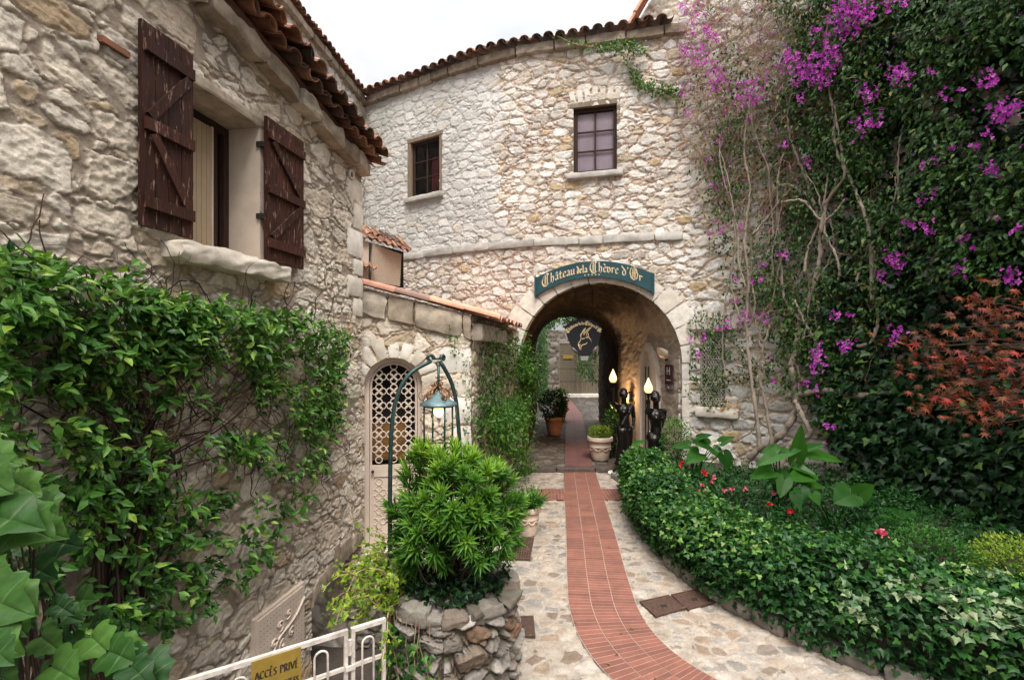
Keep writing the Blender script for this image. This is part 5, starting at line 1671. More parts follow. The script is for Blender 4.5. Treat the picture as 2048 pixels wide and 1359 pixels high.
gr = gate_leaf(-.5, .862, 'long white metal gate leaf of hoops and rails with a yellow sign hung on it', [(-.35, -.27), (-.18, -.10), (.20, .28), (.655, .735)], (.50, .12))
gate_leaf(.884, 1.115, 'short white metal gate leaf next to the stone planter', [(.955, 1.03)], (.50, .12))
mb = MB(); mb.lbox(gf, .845, .905, .50, .53, .0145, .03); mb.tube([gp(.873, .60, .02), gp(.873, .70, .02)], .012, 6); mk('latch', mb, M['white_metal'], gr)
mb = MB(); mb.tube(spiral(gp(.10, .60, .012), (*gt, 0), (0, 0, 1), .06, .012, 0, 6.5), .007, 6); mb.tube(spiral(gp(-.05, .62, .012), (*gt, 0), (0, 0, 1), .055, .012, PI, -4), .007, 6); mk('scroll', mb, M['white_metal'], gr)
yo = root('private_access_sign', gp(.44, .5), 'yellow brass sign with black lettering hung on the white gate', 'sign')
mb = MB(); mb.lbox(gf, .302, .575, .49, .752, .0155, .021); mk('sign_plate', mb, flat_mat('yellow_brass', (.29, .19, .035), .4, .2, vary=.2, bump=.05), yo)
RG = {'A': (.72, [[(.0, 0), (.34, 1), (.70, 0)], [(.14, .35), (.55, .35)], [(-.08, 0), (.1, 0)], [(.58, 0), (.8, 0)]]),
      'C': (.70, [[(.62, .80), (.42, 1), (.18, .90), (.05, .62), (.05, .38), (.18, .10), (.42, 0), (.62, .2)]]),
      'E': (.60, [[(.12, 0), (.12, 1)], [(.04, 1), (.52, 1)], [(.12, .5), (.42, .5)], [(.04, 0), (.54, 0)]]),
      'S': (.56, [[(.46, .82), (.30, 1), (.10, .88), (.10, .66), (.40, .42), (.46, .2), (.28, 0), (.06, .16)]]),
      'P': (.60, [[(.12, 0), (.12, 1)], [(.04, 1), (.36, 1), (.52, .85), (.52, .62), (.36, .47), (.12, .47)], [(.02, 0), (.24, 0)]]),
      'R': (.66, [[(.12, 0), (.12, 1)], [(.04, 1), (.36, 1), (.50, .85), (.50, .65), (.36, .5), (.12, .5)], [(.3, .5), (.6, 0)], [(.02, 0), (.24, 0)]]),
      'I': (.30, [[(.14, 0), (.14, 1)], [(.04, 1), (.25, 1)], [(.04, 0), (.25, 0)]]),
      'V': (.70, [[(.02, 1), (.34, 0), (.66, 1)], [(-.06, 1), (.12, 1)], [(.56, 1), (.74, 1)]]),
      'T': (.64, [[(.32, 0), (.32, 1)], [(.04, .9), (.04, 1), (.60, 1), (.60, .9)], [(.2, 0), (.44, 0)]]), ' ': (.34, [])}
RA = {'È': ('E', [[(.18, 1.34), (.38, 1.14)]]), 'É': ('E', [[(.18, 1.14), (.38, 1.34)]])}
def roman(text, x0, x1, base, hgt):
    gs = [((RG[RA[c][0]][0], RG[RA[c][0]][1] + RA[c][1]) if c in RA else RG[c]) for c in text]
    k = (x1 - x0) / sum(g[0] + .10 for g in gs); x = x0; out = []
    for wd, st in gs:
        for s in st: out.append(([(x + p * k, base + q * hgt) for p, q in s], 1))
        x += (wd + .10) * k
    return out
mb = MB()
pen(mb, roman("ACCÈS PRIVÉ", .322, .563, .635, .046), .0095, 24, lambda x, y, d: gp(x, y, d), .0215)
M['lettering_black'] = flat_mat('black_lettering', (.02, .015, .01), .5, bump=0, vary=0); mk('lettering', mb, M['lettering_black'], yo); mb = MB()
pen(mb, roman("PRIVATE ACCESS", .322, .563, .545, .040), .0085, 24, lambda x, y, d: gp(x, y, d), .0215)
mk('lettering', mb, M['lettering_black'], yo)

cb = root('meter_cabinet', (-2.1, 4.4, -.2), 'low cream cabinet with scrolled ironwork on its doors set in the wall', 'cabinet')
fc = LF(4.06); cw_ = .70
mb = MB(); mb.lbox(fc, 0, cw_, -.25, .33, -.02, .05); mk('cabinet_frame', mb, door_m, cb)
for k in range(2):
    mb = MB(); a, b = .025 + k * .325, .025 + k * .325 + .318
    mb.lbox(fc, a, b, -.225, .305, .0505, .062); dk = mk('cabinet_door', mb, door_m, cb)
    mb = MB()
    for i in range(7):
        for j in range(11):
            mb.lbox(fc, a + .03 + i * .042, a + .036 + i * .042, -.2 + j * .045, -.194 + j * .045, .0621, .0635)
    mk('vent_hole', mb, M['brown'], dk)
mb = MB()
def cp(x, z, d=.07): return (fc[0][0] + fc[1][0] * x + fc[2][0] * d, fc[0][1] + fc[1][1] * x + fc[2][1] * d, z)
mb.tube(catmull([cp(.03, -.20), cp(.15, -.12), cp(.30, .02), cp(.42, .05), cp(.55, .10), cp(.67, .20)], 24), .011, 7); mk('iron_bar', mb, door_m, cb, smooth=True)
for (x, z, r, a0, a1) in ((.30, .12, .06, -1.5, 4), (.42, .17, .05, -2, 3.5), (.34, -.08, .06, 1.5, 7), (.47, -.03, .05, 1, 6), (.22, .0, .05, 0, 5)):
    mb = MB(); mb.tube(spiral(cp(x, z), (*fc[1], 0), (0, 0, 1), r, .012, a0, a1), .009, 6)
    mb.ball(cp(x, z), .016); mk('iron_scroll', mb, door_m, cb, smooth=True)
p_ = leftz(652, 1200, -.3)
mb = MB(); o, t, n = LF(5.15)
mb.lbox((o, t, n), .0, .16, -.30, .06, -.42, -.34)
mk('cellar_board', mb, M['plaster'], label='beige board leaning inside the low cellar arch', cat='board')

# ================================================================== YARD BEYOND THE PASSAGE
yw = Curve([(-2.5, 22.6), (7.5, 23.2)], False)
U, Z, P, N = yw.sheet(0, yw.L, .2, 3.6, .05)
H, T, R = stone_field(U, Z, [(.4, .25, 1, .10, .25, .95), (.2, .12, 2, .1, .25, .8)], amp=.05, seed=171)
Uc, Zc = fcen(U), fcen(Z); ug_ = yw.upx(1158)
relief('yard_wall', P, N, H, ~((np.abs(Uc - ug_) < 1.02) & (Zc < 3.05)), M['dark'], label='stone wall closing the yard beyond the passage', cat='wall', attrs=dict(stone=T, rnd=R))
gy = root('yard_gate', (*yw.at(ug_), .5), 'studded beige double gate closing the yard beyond the passage', 'gate')
fy = yw.frame(ug_)
M['bamboo'] = flat_mat('woven_beige_gate', (.125, .10, .065), .8, vary=.4, nscale=30)
for k in (-1, 1):
    mb = MB(); a, b = (-1.0, -.006) if k < 0 else (.006, 1.0)
    mb.lbox(fy, a, b, .62, 3.0, -.05, 0); lf = mk('gate_leaf', mb, M['bamboo'], gy)
    mb = MB()
    for z in (.62, 1.2, 1.8, 2.4, 2.94): mb.lbox(fy, a, b, z, z + .05, .0005, .018)
    for q in range(6): x = a + (b - a) * q / 5; mb.lbox(fy, x - .014, x + .014, .62, 3.0, .0185, .03)
    for q in range(9):
        for j in range(20): mb.ball(tuple(np.array([*(fy[0] + fy[1] * (a + (b - a) * (q + .5) / 9) + fy[2] * .004), .7 + j * .115])), .022, seg=6, rings=4)
    mk('studs', mb, M['bamboo'], lf)
mb = MB(); mb.lbox(fy, -.85, -.35, 2.25, 2.42, .031, .05); mk('name_board', mb, flat_mat('ochre_board', (.22, .15, .02), .6), gy)
mb = MB(); mb.lbox(fy, -1.3, 1.5, .40, .60, .05, .35); mk('sill_step', mb, M['dressed'], gy)
# ================================================================== LEAVES
def fan(outline, c, zc=.03, zo=0.0):
    V = [(c[0], c[1], zc)] + [(x, y, zo - .10 * abs(x)) for x, y in outline]
    n = len(outline)
    return np.array(V), np.array([(0, 1 + i, 1 + (i + 1) % n) for i in range(n)])
def mirror(h): return h + [(-x, y) for x, y in reversed(h) if abs(x) > 1e-6]
T_OV = (np.array([(0, 0, 0), (.24, .34, .06), (-.24, .34, .06), (0, .42, -.01), (0, 1, -.10), (.15, .70, .02), (-.15, .70, .02)]),
        np.array([(0, 1, 3), (0, 3, 2), (1, 5, 3), (3, 6, 2), (3, 5, 4), (3, 4, 6)]))
T_IVY = fan(mirror([(0, .02), (.26, -.14), (.52, .14), (.24, .36), (.30, .46), (0, 1)])[:-1] if False else [(0, .0), (.26, -.15), (.54, .16), (.25, .40), (0, 1), (-.25, .40), (-.54, .16), (-.26, -.15)], (0, .3))
def _maple():
    o = []
    tips = [(-2.45, .50), (-1.75, .72), (-.95, .95), (-.33 * 0, 1.0)]
    angs = [-2.3, -1.5, -.75, 0, .75, 1.5, 2.3]; lens = [.42, .74, .96, 1.05, .96, .74, .42]
    for i, (a, l) in enumerate(zip(angs, lens)):
        o.append((l * math.sin(a) * .9, .15 + l * math.cos(a) * .85))
        if i < 6:
            b = (a + angs[i + 1]) / 2; o.append((.20 * math.sin(b), .15 + .22 * math.cos(b)))
    o.append((0, 0))
    return fan(o, (0, .15), .02)
T_MAP = _maple()
T_WIDE = (np.array([(-.05, 0, 0), (.05, 0, 0), (.075, .5, .06), (-.075, .5, .06), (.0, 1, -.08), (0, .5, .03)]), np.array([(0, 1, 5), (1, 2, 5), (0, 5, 3), (3, 5, 4), (5, 2, 4)]))
T_LIN = (np.array([(-.045, 0, 0), (.045, 0, 0), (.055, .5, .06), (-.055, .5, .06), (.0, 1, -.04)]), np.array([(0, 1, 2), (0, 2, 3), (3, 2, 4)]))
T_BR = (np.array([(0, 0, 0), (.36, .5, .12), (0, 1, .05), (-.36, .5, .12), (0, .5, -.04)]), np.array([(0, 1, 4), (1, 2, 4), (2, 3, 4), (3, 0, 4)]))

class Leaves:
    def __init__(s): s.V = []; s.F = []; s.R = []; s.n = 0
    def add(s, tpl, pos, dr, nr, size, rnd):
        T, F = tpl
        pos = np.asarray(pos, float); N = len(pos)
        if N == 0: return
        dr = np.asarray(dr, float); nr = np.asarray(nr, float)
        y = dr / (np.linalg.norm(dr, axis=1, keepdims=True) + 1e-9)
        z = nr - (nr * y).sum(1, keepdims=True) * y
        z = z / (np.linalg.norm(z, axis=1, keepdims=True) + 1e-9)
        x = np.cross(y, z)
        size = np.broadcast_to(np.asarray(size, float), (N,))
        V = pos[:, None, :] + size[:, None, None] * (T[None, :, 0, None] * x[:, None] + T[None, :, 1, None] * y[:, None] + T[None, :, 2, None] * z[:, None])
        s.V.append(V.reshape(-1, 3))
        s.F.append((F[None] + (np.arange(N) * len(T))[:, None, None]).reshape(-1, 3) + s.n)
        s.R.append(np.repeat(np.broadcast_to(np.asarray(rnd, float), (N,)), len(T)))
        s.n += N * len(T)
    def build(s, name, mat, parent=None, **kw):
        return mkfast(name, np.concatenate(s.V), np.concatenate(s.F), mat, parent, smooth=False, attrs=dict(rnd=np.concatenate(s.R)), **kw)

RG_ = np.random.default_rng(5)
def rv(n, s=1.0): return RG_.normal(size=(n, 3)) * s
def inpoly(px, py, poly):
    px = np.asarray(px); py = np.asarray(py); r = np.zeros(px.shape, bool)
    n = len(poly); j = n - 1
    for i in range(n):
        xi, yi = poly[i]; xj, yj = poly[j]
        c = ((yi > py) != (yj > py)) & (px < (xj - xi) * (py - yi) / (yj - yi + 1e-12) + xi)
        r ^= c; j = i
    return r

M['jasmine'] = leaf_mat('jasmine_leaf', [(0, (0.0112, 0.0378, 0.0069)), (0.45, (0.0344, 0.1032, 0.0155)), (0.8, (0.0826, 0.1926, 0.0275)), (1, (0.1789, 0.2752, 0.0482))], .34)
M['ivy'] = leaf_mat('ivy_leaf', [(0, (0.0029, 0.0122, 0.0043)), (0.5, (0.0079, 0.0310, 0.0101)), (0.85, (0.0223, 0.0626, 0.0137)), (1, (0.0713, 0.1202, 0.0223))], .40)
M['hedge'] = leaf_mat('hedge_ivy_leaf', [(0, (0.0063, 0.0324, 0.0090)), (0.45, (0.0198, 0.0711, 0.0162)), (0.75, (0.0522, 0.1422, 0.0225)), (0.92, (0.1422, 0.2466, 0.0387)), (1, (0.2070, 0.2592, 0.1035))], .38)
M['pale_ivy'] = leaf_mat('variegated_ivy_leaf', [(0, (0.040, 0.096, 0.040)), (0.5, (0.128, 0.200, 0.096)), (1, (0.352, 0.400, 0.240))], .4)
M['bougleaf'] = leaf_mat('bougainvillea_leaf', [(0, (0.0083, 0.0285, 0.0067)), (0.5, (0.0255, 0.0735, 0.0142)), (0.85, (0.0622, 0.1237, 0.0225)), (1, (0.1688, 0.1688, 0.0510))], .45)
M['bract'] = leaf_mat('magenta_bract', [(0, (.40, .025, .36)), (.5, (.60, .065, .56)), (1, (.74, .22, .68))], .6, .4, (1.1, 1, 1.1), spec=.2)
M['podo'] = leaf_mat('spiky_leaf', [(0, (.012, .048, .010)), (.5, (.056, .155, .018)), (1, (.21, .36, .036))], .4)
M['maple'] = leaf_mat('maple_leaf', [(0, (.040, .009, .005)), (.5, (.105, .022, .009)), (.8, (.15, .044, .013)), (1, (.28, .035, .028))], .55, .25, (1.3, .9, .7))
M['lime'] = leaf_mat('lime_leaf', [(0, (0.045, 0.105, 0.011)), (0.5, (0.150, 0.240, 0.022)), (1, (0.315, 0.360, 0.045))], .45, .3)
M['deep'] = leaf_mat('deep_green_leaf', [(0, (0.0059, 0.0281, 0.0068)), (0.6, (0.0161, 0.0723, 0.0110)), (1, (0.0391, 0.1215, 0.0161))], .4)
M['bigleaf'] = None
def bark(name, c0, c1): return ramp_mat(name, [(0, c0), (1, c1)], .9, .35, 22, .6)
M['grey_bark'] = bark('grey_bark', (.19, .145, .11), (.36, .295, .24))
M['dry_twig'] = bark('dry_twig', (.22, .13, .08), (.42, .28, .19))
M['dark_twig'] = bark('dark_twig', (.022, .013, .009), (.07, .042, .028))

# ------------------------------------------------------------------ jasmine on the left wall
jr = root('climbing_jasmine', (-2.35, 3.2, -1.05), 'green jasmine climbing the shuttered house below its window', 'climber')
J_POLY = [(-40, 490), (60, 500), (150, 530), (250, 560), (340, 585), (430, 595), (520, 615), (600, 628), (660, 640), (690, 668), (685, 720), (672, 790), (655, 860), (640, 930), (600, 960), (540, 975), (470, 930), (400, 960), (340, 1010), (300, 960), (210, 1000), (120, 950), (-40, 940)]
J_LOW = [(-40, 940), (300, 940), (480, 980), (590, 1000), (640, 965), (560, 1060), (500, 1150), (420, 1200), (360, 1300), (280, 1240), (200, 1320), (60, 1300), (-40, 1359)]
lv = Leaves()
def left_pts(px, py, off):
    r = (px - 1024) / 967
    y = (2.929 - 1.016 * off) / (.178 - r)
    return np.stack([-2.929 + 1.016 * off + .178 * y, y, EYE - (py - 703) / 967 * y], -1)
nLw = np.array([.984, -.175, 0.])
def jas(poly, ncl, thick, seed, nf=(4, 8), dens=None, tint=0, sz=(.05, .088)):
    g = np.random.default_rng(seed)
    x0 = min(p[0] for p in poly); x1 = max(p[0] for p in poly); y0 = min(p[1] for p in poly); y1 = max(p[1] for p in poly)
    px = g.uniform(x0, x1, ncl * 5); py = g.uniform(y0, y1, ncl * 5)
    k = inpoly(px, py, poly)
    d = fbm(px / 75, py / 75, seed + 3, 3)
    k &= g.uniform(0, 1, len(px)) < np.clip((d - .43) * 6, .02, 1) * (dens(px, py) if dens is not None else 1)
    px, py = px[k][:ncl], py[k][:ncl]
    off = g.uniform(.03, thick, len(px)) 
    P = left_pts(px, py, off)
    for c in P:
        n = g.integers(*nf)
        ax = np.array([.25, .1, -.5]) + g.normal(size=3) * .5 + nLw * .3
        t = np.linspace(0, 1, n)[:, None]
        pos = c + ax / np.linalg.norm(ax) * t * .10 + g.normal(size=(n, 3)) * .012
        dr = ax + g.normal(size=(n, 3)) * .8 + nLw * .35
        nr = nLw * .8 + np.array([0, 0, .9]) + g.normal(size=(n, 3)) * .45
        lv.add(T_OV, pos, dr, nr, g.uniform(sz[0], sz[1], n), np.clip(g.normal(.5 + tint, .22, n) + .18 * g.normal(), 0, 1))
dj = lambda x, y: np.clip(1.25 - np.abs(y - (560 + .16 * x)) / 340, .25, 1) * np.clip(.35 + x / 420, .35, 1)
jas(J_POLY, 900, .30, 1, dens=dj, tint=.06)
jas([(-40, 480), (340, 575), (690, 645), (690, 760), (420, 720), (200, 660), (-40, 640)], 330, .34, 2, tint=.12)
jas([(520, 620), (690, 640), (690, 800), (640, 940), (560, 960), (500, 800)], 300, .28, 6, tint=.1, sz=(.045, .075))
jas(J_LOW, 360, .24, 3, tint=-.08)
jas([(240, 1000), (620, 960), (560, 1080), (420, 1210), (330, 1290)], 60, .25, 9, tint=.05)
lv.build('foliage', M['jasmine'], jr, kind='stuff')
mb = MB(); g = np.random.default_rng(12)
def wander(start, dirv, n, step, jit, pull=None):
    p = np.array(start, float); d = np.array(dirv, float); out = [p.copy()]
    for i in range(n):
        d = d + g.normal(size=3) * jit
        if pull is not None: d = d + pull
        d /= np.linalg.norm(d); p = p + d * step; out.append(p.copy())
    return out
for k in range(330):
    px = g.uniform(-30, 660); py = 520 + .17 * px + g.uniform(0, 430) * (1 - .2 * px / 660)
    s = left_pts(np.array([px]), np.array([py]), np.array([g.uniform(.02, .16)]))[0]
    d = np.array([.178, .98, 0]) * g.normal() * .8 + np.array([0, 0, 1]) * g.normal() * .8
    pts = wander(s, d, int(g.integers(6, 14)), .055, .28)
    for q in pts:
        x_w = -2.929 + .178 * q[1]; q[0] = max(q[0], x_w + .02); q[0] = min(q[0], x_w + .28)
    mb.val = g.random(); r0 = g.uniform(.002, .0055)
    mb.tube(pts, np.linspace(r0, r0 * .5, len(pts)), 4, caps=False)
mk('twigs', mb, M['dark_twig'], jr, kind='stuff')
mb = MB()
for k in range(36):
    a = left_pts(np.array([170 + g.normal() * 45]), np.array([1358]), np.array([.08]))[0]; b = left_pts(np.array([270 + g.normal() * 40]), np.array([960 + g.normal() * 40]), np.array([.12]))[0]
    c = left_pts(np.array([330 + g.normal() * 130]), np.array([760 + g.normal() * 60]), np.array([.12]))[0]
    a[2] -= .5
    pts = catmull([a + g.normal(size=3) * .02, (a + b) / 2 + g.normal(size=3) * .05, b + g.normal(size=3) * .04, (b + c) / 2 + g.normal(size=3) * .05, c], 26)
    mb.val = g.random(); r0 = g.uniform(.006, .016)
    mb.tube(pts, np.linspace(r0, r0 * .4, 26), 6, caps=False)
mk('trunk', mb, M['dark_twig'], jr, smooth=True)

# ------------------------------------------------------------------ generic climber on a wall line
def climber(wall, poly, ncl, off, tpl, size, per, seed, lv, tint=0, dens=None, spread=.09, thr=.34):
    g = np.random.default_rng(seed)
    x0 = min(p[0] for p in poly); x1 = max(p[0] for p in poly); y0 = min(p[1] for p in poly); y1 = max(p[1] for p in poly)
    px = g.uniform(x0, x1, ncl * 6); py = g.uniform(y0, y1, ncl * 6)
    k = inpoly(px, py, poly)
    d = fbm(px / 70, py / 70, seed, 3)
    k &= g.uniform(0, 1, len(px)) < np.clip((d - thr) * 4, .04, 1) * (dens(px, py) if dens is not None else 1)
    px, py = px[k][:ncl], py[k][:ncl]
    r = wall.P[:, 0] / wall.P[:, 1]; q = (px - 1024) / 967
    u = np.interp(q, r if r[0] < r[-1] else r[::-1], wall.d if r[0] < r[-1] else wall.d[::-1])
    o = wall.at(u); t = wall.tan(np.clip(u, .05, wall.L - .05)); nn = np.stack([t[:, 1], -t[:, 0], np.zeros(len(u))], 1)
    z = EYE - (py - 703) / 967 * o[:, 1]
    P = np.concatenate([o, z[:, None]], 1) + nn * g.uniform(off[0], off[1], len(u))[:, None]
    for i in range(per):
        n = len(P)
        pos = P + g.normal(size=(n, 3)) * spread * (i > 0)
        dr = np.array([0, 0, -.7]) + nn * .35 + g.normal(size=(n, 3)) * .55
        nr = nn * 1.0 + np.array([0, 0, .55]) + g.normal(size=(n, 3)) * .38
        rn = np.clip(g.normal(.5 + tint, .2, n) + .25 * (d[k][:ncl] - .5), 0, 1)
        lv.add(tpl, pos, dr, nr, g.uniform(size[0], size[1], n), rn)
    return P, nn

# creeper on the porch corner and side
cr = root('climbing_vine', (-.1, 6.7, 0), 'leafy green creeper covering the right corner of the porch', 'climber')
lv = Leaves()
climber(PORCH_SIDE, [(940, 650), (1000, 655), (1045, 690), (1070, 740), (1060, 800), (1035, 800), (1035, 860), (1050, 930), (1030, 960), (1000, 930), (985, 900), (940, 900)], 1250, (.04, .36), T_OV, (.05, .095), 5, 21, lv, tint=.05, thr=.45)
climber(PORCH_SIDE, [(945, 660), (1065, 690), (1060, 950), (950, 900)], 600, (.02, .14), T_OV, (.05, .09), 4, 22, lv, tint=-.2)
climber(PORCH, [(880, 640), (905, 650), (915, 700), (940, 720), (940, 890), (925, 880), (930, 740), (900, 700)], 45, (.03, .10), T_OV, (.03, .05), 3, 23, lv, tint=0, spread=.04)
lv.build('foliage', M['jasmine'], cr, kind='stuff')
mb = MB(); g = np.random.default_rng(31)
for k in range(26):
    a = PORCH_SIDE.pt(g.uniform(950, 1035), g.uniform(860, 960), .05); b = PORCH_SIDE.pt(g.uniform(950, 1045), g.uniform(640, 760), .08)
    m = (a + b) / 2 + g.normal(size=3) * .05
    mb.val = g.random(); mb.tube(catmull([a, m, b], 12), np.linspace(.008, .003, 12), 5, caps=False)
mb.tube([PORCH_SIDE.pt(963, 910, .12), PORCH_SIDE.pt(960, 870, .15), PORCH_SIDE.pt(964, 845, .12)], .02, 7)
mk('stems', mb, M['dry_twig'], cr)

# thin creeper trailing from the gatehouse roof
tr = root('trailing_vine', BACK.pt(1250, 130, .1), 'thin creeper trailing from the gatehouse eave towards the bougainvillea', 'climber')
lv = Leaves(); mb = MB(); g = np.random.default_rng(41)
for path in ([(1115, 72), (1150, 88), (1200, 96), (1240, 105), (1262, 140), (1300, 175), (1340, 195), (1368, 215)], [(1200, 96), (1250, 92), (1290, 98)], [(1262, 140), (1275, 165), (1320, 178), (1365, 180)]):
    pts = catmull([BACK.pt(x, y, .22 if y < 110 else .10) for x, y in path], 60)
    mb.val = g.random(); mb.tube(pts, .008, 4, caps=False)
    for p in pts[::1]:
        n = 5
        lv.add(T_OV, p + g.normal(size=(n, 3)) * .055, g.normal(size=(n, 3)) + np.array([0, -.3, -.6]), np.array([-.2, -1, .5]) + g.normal(size=(n, 3)) * .4, g.uniform(.05, .09, n), g.uniform(.3, .9, n))
mk('stem', mb, M['dry_twig'], tr); lv.build('foliage', M['jasmine'], tr, kind='stuff')

# ------------------------------------------------------------------ ivy on the right wall
iv = root('wall_ivy', (5.8, 6.8, .4), 'dense dark green ivy sheet covering the right house wall', 'ivy')
lv = Leaves()
IVY = [(1760, -60), (2700, -60), (2700, 1300), (2000, 1180), (1760, 1050), (1690, 930), (1650, 830), (1640, 760), (1660, 600), (1640, 480), (1700, 420), (1735, 250)]
climber(RIGHT, IVY, 5200, (.04, .16), T_IVY, (.10, .15), 2, 51, lv, tint=-.22, spread=.08, thr=.15)  # deepest leaves tinted darker: the shade of the gaps put into colour
climber(RIGHT, IVY, 1500, (.16, .34), T_IVY, (.06, .12), 2, 52, lv, tint=-.05, thr=.30)
climber(RIGHT, [(1690, 470), (2700, 430), (2700, 1300), (2000, 1180), (1760, 1050), (1690, 930), (1650, 830), (1640, 740)], 1900, (.16, .40), T_IVY, (.07, .14), 2, 57, lv, tint=-.02, thr=.30)
climber(RIGHT, [(1640, 740), (2100, 760), (2300, 1160), (2000, 1110), (1760, 1010), (1690, 930), (1650, 830)], 1100, (.18, .36), T_IVY, (.09, .13), 2, 53, lv, tint=.12, thr=.25)
lv.build('foliage', M['ivy'], iv, kind='stuff')
mb = MB(); g = np.random.default_rng(55)
for k in range(90):
    s = RIGHT.pt(g.uniform(1680, 2300), g.uniform(0, 1000), .04)
    pts = wander(s, (g.normal() * .2, g.normal() * .2, 1), 14, .09, .15, np.array([0, 0, .05])); mb.val = g.random()
    mb.tube(pts, np.linspace(.008, .003, 15), 4, caps=False)
mk('stems', mb, M['dark_twig'], iv)

# ------------------------------------------------------------------ bougainvillea
bo = root('bougainvillea', RIGHT.pt(1520, 1000, .35), 'magenta flowering bougainvillea with bare grey trunks spread over the right wall', 'climbing shrub')
TR = [([(1530, 1015), (1500, 975), (1487, 935), (1510, 905), (1550, 880), (1578, 850), (1592, 815), (1588, 775), (1583, 735)], .052, .036),
      ([(1552, 985), (1560, 930), (1580, 890), (1620, 862), (1605, 835), (1590, 800)], .040, .028),
      ([(1583, 735), (1596, 680), (1600, 640), (1622, 590), (1638, 520), (1640, 470), (1628, 410), (1600, 380), (1560, 372), (1540, 402)], .036, .016),
      ([(1628, 410), (1610, 350), (1590, 300), (1575, 240), (1590, 160)], .022, .010),
      ([(1640, 470), (1655, 400), (1690, 350), (1672, 300), (1668, 230), (1652, 140), (1655, 40)], .024, .010),
      ([(1575, 792), (1610, 786), (1655, 780), (1700, 790), (1745, 788), (1790, 775)], .040, .032),
      ([(1520, 900), (1512, 820), (1500, 740), (1493, 660), (1497, 560), (1490, 470), (1500, 380), (1488, 300), (1500, 200)], .030, .012),
      ([(1545, 900), (1540, 860), (1530, 800), (1520, 760), (1528, 690), (1540, 650)], .026, .014),
      ([(1600, 640), (1570, 600), (1562, 520), (1555, 430), (1560, 330), (1585, 260)], .022, .010),
      ([(1640, 740), (1630, 680), (1612, 650), (1590, 600)], .024, .016),
      ([(1745, 600), (1742, 520), (1735, 450), (1715, 390), (1690, 330), (1680, 290), (1670, 210)], .026, .012),
      ([(1800, 480), (1797, 400), (1795, 330), (1805, 250)], .016, .010),
      ([(1715, 692), (1740, 685), (1752, 660), (1750, 580), (1748, 500)], .022, .014),
      ([(1560, 405), (1600, 400), (1650, 440), (1690, 400)], .018, .012),
      ([(1470, 730), (1500, 735), (1520, 730), (1515, 800), (1505, 860), (1475, 880)], .014, .010),
      ([(1505, 470), (1530, 440), (1570, 390), (1590, 370)], .020, .014),
      ([(1480, 640), (1462, 560), (1470, 480), (1460, 380), (1440, 300)], .014, .008),
      ([(1452, 760), (1445, 700), (1450, 600), (1475, 480)], .012, .008)]
rng = random.Random(3)
for k in range(13):
    x, y = rng.uniform(1480, 1760), rng.uniform(380, 700); p_ = [(x, y)]
    dx_, dy_ = rng.uniform(-18, 14), -rng.uniform(30, 60)
    for q in range(rng.randint(4, 7)):
        dx_ += rng.uniform(-16, 16); x += dx_; y += dy_; p_.append((max(1440, min(1790, x)), y))
    TR.append((p_, rng.uniform(.009, .019), .006))
for k, (pts, r0, r1) in enumerate(TR):
    off = .33 + .06 * math.sin(k * 2.1)
    p3 = [RIGHT.pt(x, y, off + .03 * math.sin(i * 1.7 + k)) for i, (x, y) in enumerate(pts)]
    if k < 2: p3[0] = p3[0] + np.array([0, 0, -.12])
    P3 = catmull(p3, len(pts) * 7); P3 = P3 + np.random.default_rng(k).normal(size=P3.shape) * min(r0, .02) * .35; mb = MB(); mb.val = .3 + .6 * rng.random()
    mb.tube(P3, np.linspace(r0, r1, len(P3)) * (1.3 if r0 > .03 else 1.15) * (1 + .16 * np.sin(np.arange(len(P3)) * .9) + .14 * np.sin(np.arange(len(P3)) * 2.3 + k)), 9)
    mk('trunk' if r0 > .03 else 'branch', mb, M['grey_bark'], bo, smooth=True)
mb = MB(); g = np.random.default_rng(61)
def right_pt(px, py, off): return RIGHT.pt(px, py, off)
ntw = 0
while ntw < 1500:
    if g.random() < .72: px = g.uniform(1365, 1600); py = g.uniform(-20, 420) 
    else: px = g.uniform(1380, 1790); py = g.uniform(0, 760)
    if px < 1420 and py > 330: continue
    ntw += 1
    s = right_pt(px, py, g.uniform(.03, .30))
    d = np.array([g.normal() * .35, g.normal() * .25, -.6 + g.normal() * .8])
    pts = wander(s, d, int(g.integers(5, 11)), .07, .26, np.array([-.02, -.02, -.06])); mb.val = g.random(); r0 = g.uniform(.0025, .0065)
    mb.tube(pts, np.linspace(r0, r0 * .6, len(pts)), 3, caps=False)
mk('twigs', mb, M['dry_twig'], bo, kind='stuff')
lv = Leaves()
B1 = [(1365, -40), (1800, -40), (1800, 420), (1760, 700), (1700, 760), (1560, 660), (1500, 560), (1440, 480), (1400, 330), (1365, 220)]
climber(RIGHT, B1, 1500, (.10, .40), T_OV, (.055, .10), 4, 62, lv, tint=.1, thr=.40, dens=lambda x, y: np.clip((x - 1330) / 330, .12, 1))
climber(RIGHT, [(1700, -40), (2300, -40), (2300, 640), (1950, 560), (1800, 640), (1740, 500)], 2300, (.20, .52), T_OV, (.06, .11), 4, 63, lv, tint=.0, thr=.38)
climber(RIGHT, [(1590, -40), (1790, -40), (1780, 300), (1750, 480), (1640, 420), (1600, 250)], 620, (.14, .42), T_OV, (.07, .11), 5, 79, lv, tint=.02, thr=.3)
climber(RIGHT, [(1560, 230), (1700, 230), (1740, 480), (1720, 760), (1620, 740), (1560, 600)], 620, (.05, .32), T_OV, (.06, .10), 4, 78, lv, tint=-.05, thr=.36)
climber(RIGHT, [(1420, 230), (1560, 230), (1560, 600), (1480, 620), (1440, 450)], 260, (.05, .34), T_OV, (.05, .085), 4, 77, lv, tint=.12, thr=.4)
